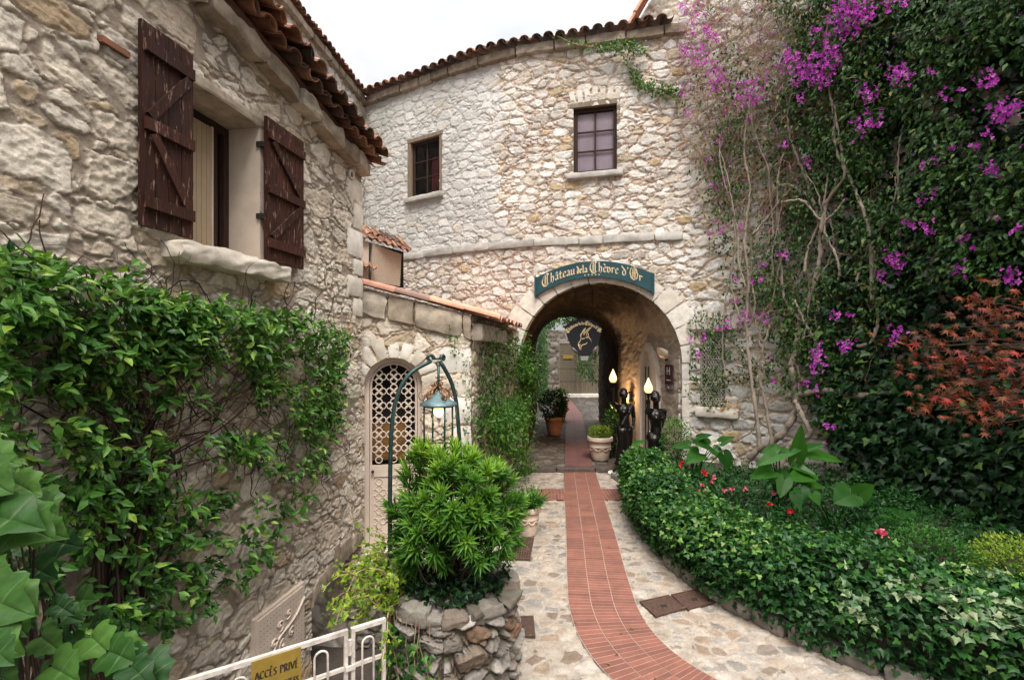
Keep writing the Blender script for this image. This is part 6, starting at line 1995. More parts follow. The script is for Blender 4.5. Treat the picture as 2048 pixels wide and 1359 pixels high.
climber(RIGHT, [(1560, 560), (1800, 560), (1800, 760), (1700, 860), (1640, 830), (1560, 760)], 420, (.12, .36), T_OV, (.06, .10), 4, 64, lv, tint=.08)
for (x, y, w, h, n) in ((1420, 720, 34, 100, 110), (1440, 700, 30, 60, 40), (1490, 700, 30, 60, 26), (1440, 420, 26, 90, 40), (1415, 300, 26, 140, 50), (1560, 640, 40, 40, 36), (1530, 740, 40, 30, 26), (1600, 330, 60, 40, 60), (1550, 560, 40, 60, 36), (1470, 560, 30, 60, 28)):
    climber(RIGHT, [(x - w, y - h), (x + w, y - h), (x + w, y + h), (x - w, y + h)], n, (.06, .26), T_OV, (.05, .09), 4, 65 + x, lv, tint=.08, thr=.1, spread=.06)
lv.build('foliage', M['bougleaf'], bo, kind='stuff')
BL = [(1385, 20, 24), (1375, 60, 14), (1367, 95, 10), (1400, 100, 14), (1420, 60, 16), (1415, 70, 12), (1430, 165, 20), (1435, 80, 10), (1410, 120, 16), (1390, 115, 14), (1365, 110, 10), (1370, 190, 12), (1375, 230, 9), (1430, 150, 18), (1490, 180, 22), (1510, 190, 20), (1480, 205, 14), (1525, 165, 14), (1600, 150, 28), (1620, 130, 28), (1640, 155, 26), (1660, 100, 20), (1665, 120, 20), (1580, 110, 16), (1570, 120, 16), (1605, 195, 12), (1690, 40, 30), (1705, 30, 30), (1725, 20, 26), (1690, 60, 24), (1640, 60, 14), (1680, 15, 18), (1775, 15, 14), (1800, 10, 14), (1795, 155, 18), (1805, 145, 18), (1860, 145, 12), (1740, 190, 16), (1725, 180, 14), (1745, 240, 18), (1715, 270, 12), (1725, 250, 16), (1890, 190, 12), (1920, 185, 8), (1965, 165, 16), (1980, 160, 16), (2000, 230, 22), (2010, 220, 20), (2030, 205, 14), (1970, 270, 12), (1950, 290, 10), (1905, 295, 9), (1975, 335, 18), (1985, 350, 10), (1875, 325, 14), (1845, 330, 8), (1840, 395, 14), (1865, 385, 10), (1860, 455, 18), (1830, 450, 10), (1785, 520, 20), (1795, 530, 18), (1765, 555, 14), (1915, 540, 18), (1925, 475, 14), (2010, 545, 16), (2030, 460, 12), (2025, 555, 18), (1985, 437, 9), (1945, 500, 9), (1610, 325, 10), (1560, 285, 6), (1500, 240, 8), (1455, 220, 6), (1440, 280, 8), (1420, 320, 8), (1435, 285, 6), (1432, 370, 10), (1450, 355, 6), (1485, 455, 10), (1440, 460, 10), (1415, 468, 8), (1560, 515, 10), (1570, 510, 8), (1525, 525, 10), (1520, 560, 8), (1505, 565, 6), (1475, 555, 8), (1470, 600, 5), (1497, 625, 14), (1525, 635, 14), (1460, 648, 14), (1440, 655, 10), (1480, 640, 8), (1405, 675, 12), (1380, 680, 8), (1395, 705, 10), (1630, 700, 18), (1635, 720, 20), (1625, 735, 12), (1690, 690, 16), (1685, 695, 12), (1670, 630, 14), (1790, 660, 18), (1780, 675, 12), (1610, 765, 10), (1635, 780, 10), (1545, 760, 6), (1540, 715, 5), (1700, 630, 6), (1650, 850, 8), (1665, 855, 6), (1645, 885, 6), (1570, 290, 6), (1810, 445, 10), (1990, 345, 8)]
lv = Leaves(); g = np.random.default_rng(71)
for (x, y, r) in BL:
    r = r * (.8 if x > 1830 or y > 420 else 1)
    n = int(3 + r * r * (.05 if r < 16 else .075))
    for i in range(n):
        a = g.uniform(0, 2 * PI); q = r * math.sqrt(g.random()) * (1.1 if g.random() < .75 else 1.8)
        p = right_pt(x + q * math.cos(a), y + q * math.sin(a) * .9, g.uniform(.42, .58) if x > 1560 else g.uniform(.26, .42))
        m = 3; b = g.uniform(0, 2 * PI)
        dr = np.array([[math.cos(b + 2.1 * k), -.5 + .3 * g.normal(), math.sin(b + 2.1 * k)] for k in range(m)])
        lv.add(T_BR, np.repeat(p[None], m, 0), dr, np.array([[-.4, -1, .4]] * m) + g.normal(size=(m, 3)) * .3, g.uniform(.030, .046), g.random())
for k in range(620):       # single bracts and faded ones scattered through the shrub
    x = g.uniform(1370, 2050); y = g.uniform(0, 480); p = right_pt(x, y, g.uniform(.2, .4))
    if x > 1760 and g.random() < .8: continue
    if y > 250 and g.random() < .6: continue
    lv.add(T_BR, np.repeat(p[None], 2, 0), g.normal(size=(2, 3)), np.array([[-.4, -1, .4]] * 2) + g.normal(size=(2, 3)) * .4, .04, g.random())
lv.build('blossom', M['bract'], bo, kind='stuff')
lv = Leaves()
for k in range(130):
    x, y = (g.uniform(1400, 1700), g.uniform(20, 230)) if k < 60 else (g.uniform(1420, 1800), g.uniform(500, 850))
    p = right_pt(x, y, g.uniform(.15, .35)); lv.add(T_BR, np.repeat(p[None], 2, 0), g.normal(size=(2, 3)), np.array([[-.4, -1, .4]] * 2) + g.normal(size=(2, 3)) * .4, .045, g.random())
for k in range(40):
    p = right_pt(1450 + g.normal() * 14, 815 + g.normal() * 8, .15); lv.add(T_BR, np.repeat(p[None], 2, 0), g.normal(size=(2, 3)), np.array([[-.4, -1, .4]] * 2) + g.normal(size=(2, 3)) * .4, .045, g.random())
lv.build('faded_bracts', leaf_mat('faded_bract', [(0, (.42, .24, .10)), (1, (.62, .44, .24))], .7, .3), bo, kind='stuff')

# ------------------------------------------------------------------ ivy hedge
hr = root('ivy_hedge', (2.3, 6.2, 0), 'thick rounded ivy hedge curving along the right side of the path', 'hedge')
HC = catmull([(2.52, 9.15), (2.34, 8.5), (2.22, 7.6), (2.17, 6.6), (2.24, 5.8), (2.50, 5.0), (2.92, 4.38), (3.45, 3.85), (4.05, 3.3), (4.7, 2.55), (5.2, 1.7)], 300)
ht = np.gradient(HC, axis=0); ht /= np.linalg.norm(ht, axis=1, keepdims=True); hn = np.stack([ht[:, 1], -ht[:, 0]], 1)   # towards the path
hs_ = np.concatenate([[0], np.cumsum(np.linalg.norm(np.diff(HC, axis=0), axis=1))])
def hedge_surf(s, th, dr=0.0):
    """th 0 at the path-side foot, pi/2 on top, pi behind"""
    c = np.stack([np.interp(s, hs_, HC[:, 0]), np.interp(s, hs_, HC[:, 1])], -1)
    n = np.stack([np.interp(s, hs_, hn[:, 0]), np.interp(s, hs_, hn[:, 1])], -1); n /= np.linalg.norm(n, axis=-1, keepdims=True)
    lump = .10 * (fbm(s * 2.2, th * 2.0, 7, 3) - .5) * 2
    w = .40 + lump + dr; h = .77 + lump * 1.1 + dr + .05 * np.sin(s * 1.3)
    endk = np.clip(s / .35, 0, 1) ** .5
    ct = np.sign(np.cos(th)) * np.abs(np.cos(th)) ** .62; st = np.abs(np.sin(th)) ** .62
    p = np.concatenate([c + n * (w * ct * endk)[..., None] * 1.0, (h * st * endk)[..., None]], -1)
    nn = np.concatenate([n * (np.cos(th))[..., None], np.sin(th)[..., None]], -1)
    nn[..., 2] += .15
    return p, nn
S_g, T_g = np.meshgrid(np.linspace(0, hs_[-1], 150), np.linspace(0, PI, 26), indexing='ij')
Pc, Nc = hedge_surf(S_g, T_g, -.10)
relief('branches', Pc, Nc, np.zeros(S_g.shape), None, M['soil'], hr)  # dark solid core, not branches: added so leaf gaps read as shade
lv = Leaves(); g = np.random.default_rng(81)
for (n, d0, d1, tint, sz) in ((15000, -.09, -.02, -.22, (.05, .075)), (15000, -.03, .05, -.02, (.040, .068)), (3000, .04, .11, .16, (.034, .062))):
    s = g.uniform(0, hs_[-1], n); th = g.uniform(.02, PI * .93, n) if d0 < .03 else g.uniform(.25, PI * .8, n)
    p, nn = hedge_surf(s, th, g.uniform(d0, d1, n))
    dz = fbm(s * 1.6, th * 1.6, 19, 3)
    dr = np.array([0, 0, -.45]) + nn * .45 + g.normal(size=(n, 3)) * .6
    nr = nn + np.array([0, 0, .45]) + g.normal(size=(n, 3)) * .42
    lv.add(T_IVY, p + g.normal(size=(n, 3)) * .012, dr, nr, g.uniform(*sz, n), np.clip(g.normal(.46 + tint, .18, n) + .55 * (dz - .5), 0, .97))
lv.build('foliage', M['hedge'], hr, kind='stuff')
lv = Leaves()
n = 2600; s = hs_[-1] * (.60 + .36 * g.random(n)); th = g.uniform(.3, 1.9, n); p, nn = hedge_surf(s, th, g.uniform(.0, .08, n)); kk = fbm(s * 2.5, th * 2, 91, 3) > .57
p, nn = p[kk], nn[kk]; n = len(p)
lv.add(T_IVY, p, np.array([0, 0, -.45]) + nn * .4 + g.normal(size=(n, 3)) * .6, nn + np.array([0, 0, .4]) + g.normal(size=(n, 3)) * .4, g.uniform(.045, .075, n), g.uniform(0, 1, n))
lv.build('variegated_leaves', M['pale_ivy'], hr, kind='stuff')
# low stone kerb under the hedge
mb = MB(); rng = random.Random(6); s = 3.2; k = 0
while s < hs_[-1] - .4:
    l = rng.uniform(.22, .42)
    def fn(a, b, c, s=s, l=l):
        q = s + l * (.02 + .96 * a); cx = np.array([np.interp(q, hs_, HC[:, 0]), np.interp(q, hs_, HC[:, 1])]); n_ = np.array([np.interp(q, hs_, hn[:, 0]), np.interp(q, hs_, hn[:, 1])])
        v = cx + n_ * (.12 + .26 * b); return (v[0], v[1], -.04 + .17 * c)
    mb.val = rng.random(); mb.block(fn, (l, .25, .17), seed=500 + k, rough=.02, n=(6, 4, 4), rnd=.3); s += l; k += 1
mk('bed_kerb', mb, M['rock'], label='row of rough kerb stones under the front of the ivy hedge', cat='kerb', smooth=True)

# ------------------------------------------------------------------ spiky shrub in the planter
sr = root('spiky_shrub', (pc[0], pc[1], ptop), 'bright green shrub of narrow leaf rosettes growing in the stone planter', 'shrub')
lv = Leaves(); g = np.random.default_rng(91); mb = MB()
ctr = np.array([pc[0] + .04, pc[1] + .02, 1.27])
base = np.array([pc[0], pc[1], ptop - .02])
for k in range(400):
    v = g.normal(size=3); v /= np.linalg.norm(v)
    if v[2] < -.75: continue
    rr_ = (.31 + .25 * fbm(np.array([v[0] * 2 + 5]), np.array([v[1] * 2 + v[2] * 3]), 4, 2)[0]) * (1 if k < 235 else g.uniform(.5, .88))
    tip = ctr + v * np.array([rr_ * 1.09, rr_ * 1.09, rr_ * 1.12])
    ax = v * .8 + np.array([0, 0, .45]); ax /= np.linalg.norm(ax)
    n = int(g.integers(18, 26))
    ph = np.arange(n) * 2.4; el = np.linspace(1.25, .15, n) + g.normal(size=n) * .1
    e1 = np.cross(ax, [0, 0, 1.]); e1 /= np.linalg.norm(e1) + 1e-9; e2 = np.cross(ax, e1)
    rad_ = (e1[None] * np.cos(ph)[:, None] + e2[None] * np.sin(ph)[:, None])
    dr = rad_ * np.sin(el)[:, None] + ax[None] * np.cos(el)[:, None]
    pos = tip[None] - ax[None] * (.035 * np.linspace(1, 0, n))[:, None]
    lv.add(T_WIDE, pos, dr, ax[None] - rad_ * .2, g.uniform(.095, .145, n), np.clip(.30 + .35 * np.linspace(0, 1, n) + .22 * v[2] + g.normal() * .10, 0, 1))
    mb.val = g.random()
    if k % 3 == 0: mb.tube(catmull([base + g.normal(size=3) * .04, (base + tip) / 2 + g.normal(size=3) * .05, tip], 8), np.linspace(.008, .004, 8), 4, caps=False)
lv.build('foliage', M['podo'], sr, kind='stuff')
mk('stems', mb, M['dark_twig'], sr)

# ivy and yellow-green plants at the foot of the shrub
ir = root('trailing_ivy', (pc[0], pc[1] - .3, ptop), 'dark trailing ivy at the foot of the spiky shrub in the stone planter', 'ivy')
lv = Leaves()
n = 900; a = g.uniform(0, 2 * PI, n); r = .46 * np.sqrt(g.random(n)); p = np.stack([pc[0] + r * np.sin(a), pc[1] - r * np.cos(a), ptop + .02 + .10 * g.random(n)], 1)
lv.add(T_IVY, p, g.normal(size=(n, 3)) + np.array([0, 0, -.2]), np.array([0, -.3, 1]) + g.normal(size=(n, 3)) * .4, g.uniform(.03, .055, n), g.uniform(.1, .75, n))
lv.build('foliage', M['ivy'], ir, kind='stuff')
yr = root('trailing_plant', (-1.0, 3.9, .2), 'yellow green trailing plant spilling over the left side of the stone planter', 'plant')
lv = Leaves(); mb = MB()
for k in range(62):
    a = PI + PI / 2 + g.normal() * .55; top = np.array([pc[0] + .46 * math.cos(PI + g.normal() * .5), pc[1] - .1 + .42 * math.sin(PI + g.normal() * .6), ptop + .02])
    d = np.array([-.35 + g.normal() * .25, -.10 + g.normal() * .3, .8])
    pts = wander(top, d, int(g.integers(8, 18)), .04, .22, np.array([-.04, -.01, -.115]))
    mb.val = g.random(); mb.tube(pts, .0035, 4, caps=False)
    for q in pts[1:]:
        m = 3
        lv.add(T_IVY, np.repeat(q[None], m, 0) + g.normal(size=(m, 3)) * .02, g.normal(size=(m, 3)) + np.array([0, -.3, -.2]), np.array([0, -.5, .8]) + g.normal(size=(m, 3)) * .5, g.uniform(.022, .045, m), np.clip(g.normal(.5, .25, m), 0, 1))
lv.build('foliage', M['lime'], yr, kind='stuff'); mk('stems', mb, M['dry_twig'], yr)
hv = root('trailing_ivy', (-.98, 3.6, -.3), 'strands of small ivy hanging down the planter behind the white gate', 'ivy')
lv = Leaves(); mb = MB()
for k in range(16):
    a = 4.15 + g.normal() * .25; q = np.array([pc[0] + .56 * math.cos(a), pc[1] + .56 * math.sin(a), ptop])
    pts = wander(q, (0, 0, -1), 22, .05, .12, np.array([0, 0, -.12])); mb.val = g.random(); mb.tube(pts, .003, 4, caps=False)
    for w in pts[3::1]:
        m = 2; lv.add(T_IVY, np.repeat(w[None], m, 0) + g.normal(size=(m, 3)) * .022, np.array([0, -.3, -.7]) + g.normal(size=(m, 3)) * .5, np.array([-.3, -1, .5]) + g.normal(size=(m, 3)) * .4, g.uniform(.03, .055, m), g.uniform(.2, .95, m))
lv.build('foliage', M['hedge'], hv, kind='stuff'); mk('stems', mb, M['dry_twig'], hv)

# ------------------------------------------------------------------ bushes and potted plants
def bush(name, c, rx, ry, rz, n, tpl, size, mat, label, cat='bush', seed=1, tint=0, stems=10, up=.4, shell=.5):
    g = np.random.default_rng(seed)
    r = root(name, (c[0], c[1], c[2] - rz), label, cat)
    v = g.normal(size=(n, 3)); v /= np.linalg.norm(v, axis=1, keepdims=True)
    q = shell + (1 - shell) * g.random(n) ** .6
    lump = .75 + .5 * fbm(v[:, 0] * 2.5 + seed, v[:, 1] * 2.5 + v[:, 2] * 2, seed, 3)
    p = np.array(c) + v * np.array([rx, ry, rz]) * (q * lump)[:, None]
    lv = Leaves()
    lv.add(tpl, p, v + np.array([0, 0, up]) + g.normal(size=(n, 3)) * .6, v * .6 + np.array([0, -.2, .8]) + g.normal(size=(n, 3)) * .4, g.uniform(*size, n), np.clip(.5 + tint + .25 * v[:, 2] + g.normal(size=n) * .16, 0, 1))
    lv.build('foliage', mat, r, kind='stuff')
    mb = MB()
    for k in range(stems):
        a = g.normal(size=3); a[2] = abs(a[2]); a /= np.linalg.norm(a)
        mb.val = g.random(); mb.tube([(c[0] + g.normal() * .02, c[1] + g.normal() * .02, c[2] - rz), tuple(np.array(c) + a * np.array([rx, ry, rz]) * .7)], [.008, .003], 5)
    mk('stems', mb, M['dark_twig'], r)
    return r
bush('potted_shrub', (2.02, 11.1, FZ(11.1) + .60), .27, .27, .18, 1300, T_OV, (.03, .05), M['lime'], 'low yellow green plant in the cream pot', seed=3, tint=-.1)
bush('potted_shrub', (2.38, 11.3, FZ(11.1) + .62), .30, .30, .58, 900, T_OV, (.06, .10), M['deep'], 'dark leafy plant standing behind the cream pot in the passage', seed=4, tint=-.25)
bush('potted_shrub', (1.20, 13.9, FZ(13.9) + .82), .42, .42, .42, 1100, T_OV, (.06, .11), M['deep'], 'dark leafy shrub in the orange pot against the passage wall', seed=5, tint=-.2)
bush('potted_shrub', (1.60, 16.3, FZ(16.3) + .74), .32, .32, .36, 700, T_OV, (.06, .10), M['bougleaf'], 'yellowish plant in the pot at the far mouth of the passage', seed=6, tint=.2)
pr2 = root('potted_plant', (.225, 6.85, .38), 'grassy dark plant in the pale terracotta pot behind the spiky shrub', 'plant')
lv = Leaves(); n = 200
a = g.uniform(0, 2 * PI, n); el = g.uniform(.2, 1.3, n)
lv.add(T_LIN, np.stack([.225 + .08 * np.cos(a), 6.85 + .08 * np.sin(a), np.full(n, .37)], 1), np.stack([np.cos(a) * np.cos(el), np.sin(a) * np.cos(el), np.sin(el)], 1), np.array([0, 0, 1]) + g.normal(size=(n, 3)) * .3, g.uniform(.14, .34, n), g.uniform(.05, .6, n))
n = 260; p = np.array([.225, 6.85, .50]) + g.normal(size=(n, 3)) * np.array([.10, .10, .08]); lv.add(T_OV, p, g.normal(size=(n, 3)), np.array([0, -.3, 1]) + g.normal(size=(n, 3)) * .4, g.uniform(.04, .07, n), g.uniform(.1, .6, n))
lv.build('foliage', M['podo'], pr2, kind='stuff')
bush('garden_shrub', (3.75, 4.35, .72), .34, .34, .30, 2600, T_OV, (.022, .04), M['deep'], 'fine leaved dark green shrub in the bed behind the hedge', seed=8, tint=.15)
bush('garden_shrub', (4.40, 4.15, .70), .46, .40, .28, 3000, T_OV, (.024, .042), M['lime'], 'yellow green fine leaved shrub behind the hedge beside the ivy wall', seed=9, tint=-.12)
bush('garden_shrub', (2.98, 8.75, .95), .30, .28, .45, 1700, T_OV, (.03, .055), M['hedge'], 'small upright bright green shrub against the stone wall under the grille window', seed=10, tint=.1)
fr_ = root('fern', PX(1800, 1035, 4.9), 'green fern with arching fronds at the edge of the bed', 'fern')
lv = Leaves(); c = np.array(PX(1800, 1045, 4.9))
for k in range(26):
    a = g.uniform(0, 2 * PI); d = np.array([math.cos(a), math.sin(a) - .2, .8])
    pts = np.array(wander(c, d, 12, .028, .03, np.array([0, 0, -.11])))
    sd = np.cross(d, [0, 0, 1.]); sd /= np.linalg.norm(sd)
    for s in (-1, 1): lv.add(T_LIN, pts[2:], np.repeat((sd * s + d * .4)[None], len(pts) - 2, 0), np.tile([0, 0, 1.], (len(pts) - 2, 1)), np.linspace(.085, .03, len(pts) - 2), .6 + .3 * g.random())
lv.build('fronds', M['deep'], fr_)

# ground cover in the bed between hedge and wall
lv = Leaves(); n = 15000
s = g.uniform(.4, hs_[-1], n); o_ = -g.uniform(.35, 3.4, n)
p = np.stack([np.interp(s, hs_, HC[:, 0]) + np.interp(s, hs_, hn[:, 0]) * o_, np.interp(s, hs_, HC[:, 1]) + np.interp(s, hs_, hn[:, 1]) * o_, .44 + .62 * g.random(n) * fbm(s * 2.4, o_ * 2.4, 5) ** 1.5], 1)
ok = np.array([np.interp(v[1], RIGHT.P[::-1, 1], RIGHT.P[::-1, 0]) - .05 > v[0] for v in p]); p = p[ok]; n = len(p)
lv.add(T_OV, p, g.normal(size=(n, 3)) + np.array([0, 0, .3]), np.array([0, -.3, 1]) + g.normal(size=(n, 3)) * .4, g.uniform(.05, .085, n), np.clip(g.normal(.35, .2, n), 0, 1))
lv.build('ground_cover', M['deep'], kind='stuff', label='dark leafy ground cover filling the bed behind the hedge', cat='ground cover')

# ------------------------------------------------------------------ big arrow leaves
def bigleaf_mat():
    m, nt, b = new_mat('arum_leaf')
    r = ramp(nt, [(0, (.008, .042, .006)), (1, (.030, .105, .012))]); nt.links.new(attrn(nt, 'rnd'), r.inputs[0])
    c = mix(nt, 1.0, r.outputs[0], gray(nt, noise(nt, 14, 4), .8, 1.15), 'MULTIPLY'); nt.links.new(c, b.inputs['Base Color'])
    b.inputs['Roughness'].default_value = .36
    b.inputs['Specular IOR Level'].default_value = .16
    tr = nt.nodes.new('ShaderNodeBsdfTranslucent'); tr.inputs[0].default_value = (.12, .32, .03, 1)
    ms = nt.nodes.new('ShaderNodeMixShader'); ms.inputs[0].default_value = .22
    nt.links.new(b.outputs[0], ms.inputs[1]); nt.links.new(tr.outputs[0], ms.inputs[2]); nt.links.new(ms.outputs[0], nt.nodes['Material Output'].inputs['Surface'])
    return m
M['bigleaf'] = bigleaf_mat()
HEART = [(0, .10), (.10, -.06), (.24, -.12), (.36, -.02), (.42, .14), (.40, .32), (.31, .54), (.18, .78), (.07, .93), (0, 1)]
def big_leaf(mb, base, tip, up, wid=1.0, fold=.18, droop=.10):
    """heart shaped leaf from its notch (base) to its tip; half outline on both sides of a sunken midrib"""
    b = np.array(base, float); y = np.array(tip, float) - b; L_ = np.linalg.norm(y); y /= L_
    z = np.array(up, float); z = z - y * z.dot(y); z /= np.linalg.norm(z); x = np.cross(y, z)
    def pt(u, v, k):
        bend = -droop * max(0, v - .2) ** 2 * L_
        wave = .02 * math.sin(v * 14 + u * 8)
        return b + y * v * L_ + x * u * L_ * wid * k + z * ((abs(u) * k * fold + bend / max(L_, .01) + wave * k) * L_)
    vs = []; fs = []
    n = len(HEART)
    for sx in (-1, 1):
        o = len(vs)
        for (u, v) in HEART:
            vm = min(max(v, .10), 1)
            for k in (0, .35, .7, 1.0):
                vv = vm + (v - vm) * k
                vs.append(pt(sx * u, vv, k))
        for i in range(n - 1):
            for k in range(3):
                a = o + i * 4 + k
                f = (a, a + 4, a + 5, a + 1)
                fs.append(f if sx > 0 else f[::-1])
    mb.add(vs, fs)
def arum(loc, label, leaves, depth):
    r = root('arum_plant', loc, label, 'plant')
    rng = random.Random(int(loc[0] * 100))
    for (bx, by, tx, ty, w) in leaves:
        d = depth + rng.uniform(-.15, .15)
        b = np.array(PX(bx, by, d)); t = np.array(PX(tx, ty, d - rng.uniform(.03, .18)))
        mb = MB(); mb.val = rng.random()
        big_leaf(mb, b, t, (rng.uniform(-.3, .1), -.75, .7), w)
        lf = mk('leaf', mb, M['bigleaf'], r, smooth=True)
        mb = MB(); lo = np.array([loc[0] + rng.uniform(-.05, .05), loc[1] + rng.uniform(-.05, .05), loc[2]])
        mb.tube(catmull([lo, (lo + b) / 2 + np.array([0, 0, .08]), b + np.array([0, .01, 0])], 8), np.linspace(.012, .006, 8), 6); mk('stalk', mb, M['deep'], lf, smooth=True)
arum((3.45, 6.3, .42), 'large glossy arrow leaved plant at the foot of the bougainvillea trunk', [(1605, 905, 1690, 922, .42), (1560, 905, 1512, 930, .6), (1580, 950, 1535, 965, .7), (1590, 920, 1604, 850, .55), (1620, 945, 1575, 958, .75), (1545, 912, 1605, 897, .55), (1605, 900, 1655, 885, .45), (1585, 930, 1635, 950, .6), (1545, 940, 1500, 955, .7), (1555, 895, 1520, 905, .6), (1570, 955, 1560, 995, .8), (1600, 960, 1650, 975, .7)], 6.1)
arum((3.75, 5.6, .42), 'glossy round leaved plant low in the bed in front of the ivy wall', [(1705, 985, 1668, 1005, 1.3), (1715, 990, 1748, 968, 1.2), (1600, 975, 1612, 1008, 1.2), (1625, 985, 1640, 1010, 1.1), (1590, 985, 1600, 1020, .9)], 5.5)
arum((2.98, 7.9, .42), 'smaller arrow leaved plant near the niche statue', [(1420, 890, 1385, 882, .9), (1440, 885, 1470, 872, .8), (1400, 905, 1372, 925, .9), (1445, 905, 1465, 945, .9), (1420, 930, 1405, 955, .9), (1380, 890, 1340, 893, .55), (1395, 875, 1425, 868, .6), (1425, 895, 1450, 920, 1.0)], 7.7)
arum((2.95, 8.15, .42), 'single arching arrow leaf reaching past the bare shouldered statue', [(1268, 888, 1292, 880, .6), (1415, 955, 1385, 938, .6)], 7.8)

# ------------------------------------------------------------------ begonias and other flowers
M['pinkf'] = leaf_mat('pink_petal', [(0, (.62, .03, .09)), (1, (.80, .24, .32))], .5, .3, (1, 1, 1))
M['redf'] = leaf_mat('red_petal', [(0, (.45, .008, .010)), (1, (.70, .03, .04))], .5, .3, (1, 1, 1))
def flowers(label, spots, mat, size, seed, name='begonia'):
    g = np.random.default_rng(seed)
    ps = [np.array(PX(x, y, d)) for x, y, d in spots]
    c = np.mean(ps, 0)
    r = root(name, (c[0], c[1], .44), label, 'flower plant')
    for p in ps:
        lv = Leaves(); m = 9
        a = g.uniform(0, 2 * PI, m)
        lv.add(T_BR, np.repeat(p[None], m, 0) + g.normal(size=(m, 3)) * size * .2, np.stack([np.cos(a), g.normal(size=m) * .4 - .5, np.sin(a)], 1), np.array([0, -1, .5]) + g.normal(size=(m, 3)) * .3, g.uniform(.7, 1.1, m) * size, g.random(m))
        lv.build('flower', mat, r)
    lv = Leaves(); n = 34 * len(ps); p = np.array([ps[i % len(ps)] for i in range(n)]) + g.normal(size=(n, 3)) * np.array([.09, .09, .05]) + np.array([0, .06, -.10])
    lv.add(T_OV, p, g.normal(size=(n, 3)), np.array([0, -.5, .9]) + g.normal(size=(n, 3)) * .4, g.uniform(.05, .09, n), g.uniform(.1, .6, n)); lv.build('foliage', M['deep'], r, kind='stuff')
    mb = MB()
    for p in ps: mb.tube([(p[0], p[1] + .03, .43), tuple(p)], .005, 5)
    mk('stems', mb, M['deep'], r)
flowers('cluster of pink begonias just behind the near end of the hedge', [(1388, 975, 6.9), (1402, 968, 6.9), (1412, 980, 6.85), (1422, 962, 6.95), (1396, 978, 6.8), (1427, 955, 7.0)], M['pinkf'], .045, 1)
flowers('crimson begonias beside the arching leaf near the statue', [(1362, 925, 7.6), (1366, 935, 7.55), (1405, 940, 7.3), (1410, 946, 7.3), (1360, 930, 7.5)], M['redf'], .045, 2)
flowers('pink begonias in the middle of the bed below the trunk', [(1447, 980, 6.6), (1464, 978, 6.6), (1490, 975, 6.5), (1545, 985, 6.2), (1557, 982, 6.2)], M['pinkf'], .045, 3)
flowers('red geranium blooms low in the bed below the arrow leaves', [(1535, 1007, 5.9), (1580, 1022, 5.7)], M['redf'], .045, 4, 'geranium')
flowers('single large pink bloom standing above the far side of the hedge', [(1757, 1060, 4.6), (1764, 1066, 4.55)], M['pinkf'], .05, 5)

# ------------------------------------------------------------------ red maple
mr = root('japanese_maple', (5.35, 4.3, .45), 'red leaved japanese maple reaching in from the right in front of the ivy', 'maple tree')
mb = MB(); lv = Leaves(); g = np.random.default_rng(101)
mb.val = .6
mb.tube(catmull([(5.4, 4.35, .44), (5.35, 4.4, 1.2), (5.25, 4.45, 1.9), (5.2, 4.5, 2.6)], 20), np.linspace(.06, .03, 20), 8)
mk('trunk', mb, M['dark_twig'], mr, smooth=True)
mb = MB()
sprays = [(1850, 690, 4.5), (1880, 680, 4.45), (1930, 650, 4.4), (1960, 690, 4.4), (1990, 640, 4.4), (1900, 760, 4.4), (1950, 760, 4.35), (1880, 815, 4.4), (1940, 820, 4.35), (1990, 800, 4.3), (2010, 720, 4.3), (2040, 780, 4.2), (2000, 600, 4.45), (1970, 595, 4.45), (2040, 620, 4.3), (1910, 720, 4.5), (1975, 740, 4.5), (2030, 690, 4.4), (2060, 740, 4.3), (2090, 680, 4.3), (2100, 800, 4.2), (1905, 790, 4.5), (1870, 725, 4.4), (2020, 840, 4.3)]
for i, (x, y, d) in enumerate(sprays):
    c = np.array(PX(x, y, d)); b0 = np.array([5.22, 4.47, min(2.6, max(1.2, c[2] - .2))])
    P3 = catmull([b0, (b0 + c) / 2 + np.array([0, 0, .10]), c + np.array([-.05, 0, -.02])], 14)
    mb.val = g.random(); mb.tube(P3, np.linspace(.014, .003, 14), 5, caps=False)
    n = 20; e = g.normal(size=(n, 3)) * np.array([.15, .15, .05])
    p = c + e * np.array([1, 1, 1.7])
    lv.add(T_MAP, p, np.array([-.4, -.4, -.6]) + g.normal(size=(n, 3)) * .7, np.array([-.1, -.8, .8]) + g.normal(size=(n, 3)) * .5, g.uniform(.05, .10, n), np.clip(g.normal(.5, .3, n) + (.35 if i in (10, 21) else 0) , 0, 1))
mk('branches', mb, M['dark_twig'], mr)
lv.build('crown', M['maple'], mr, kind='stuff')

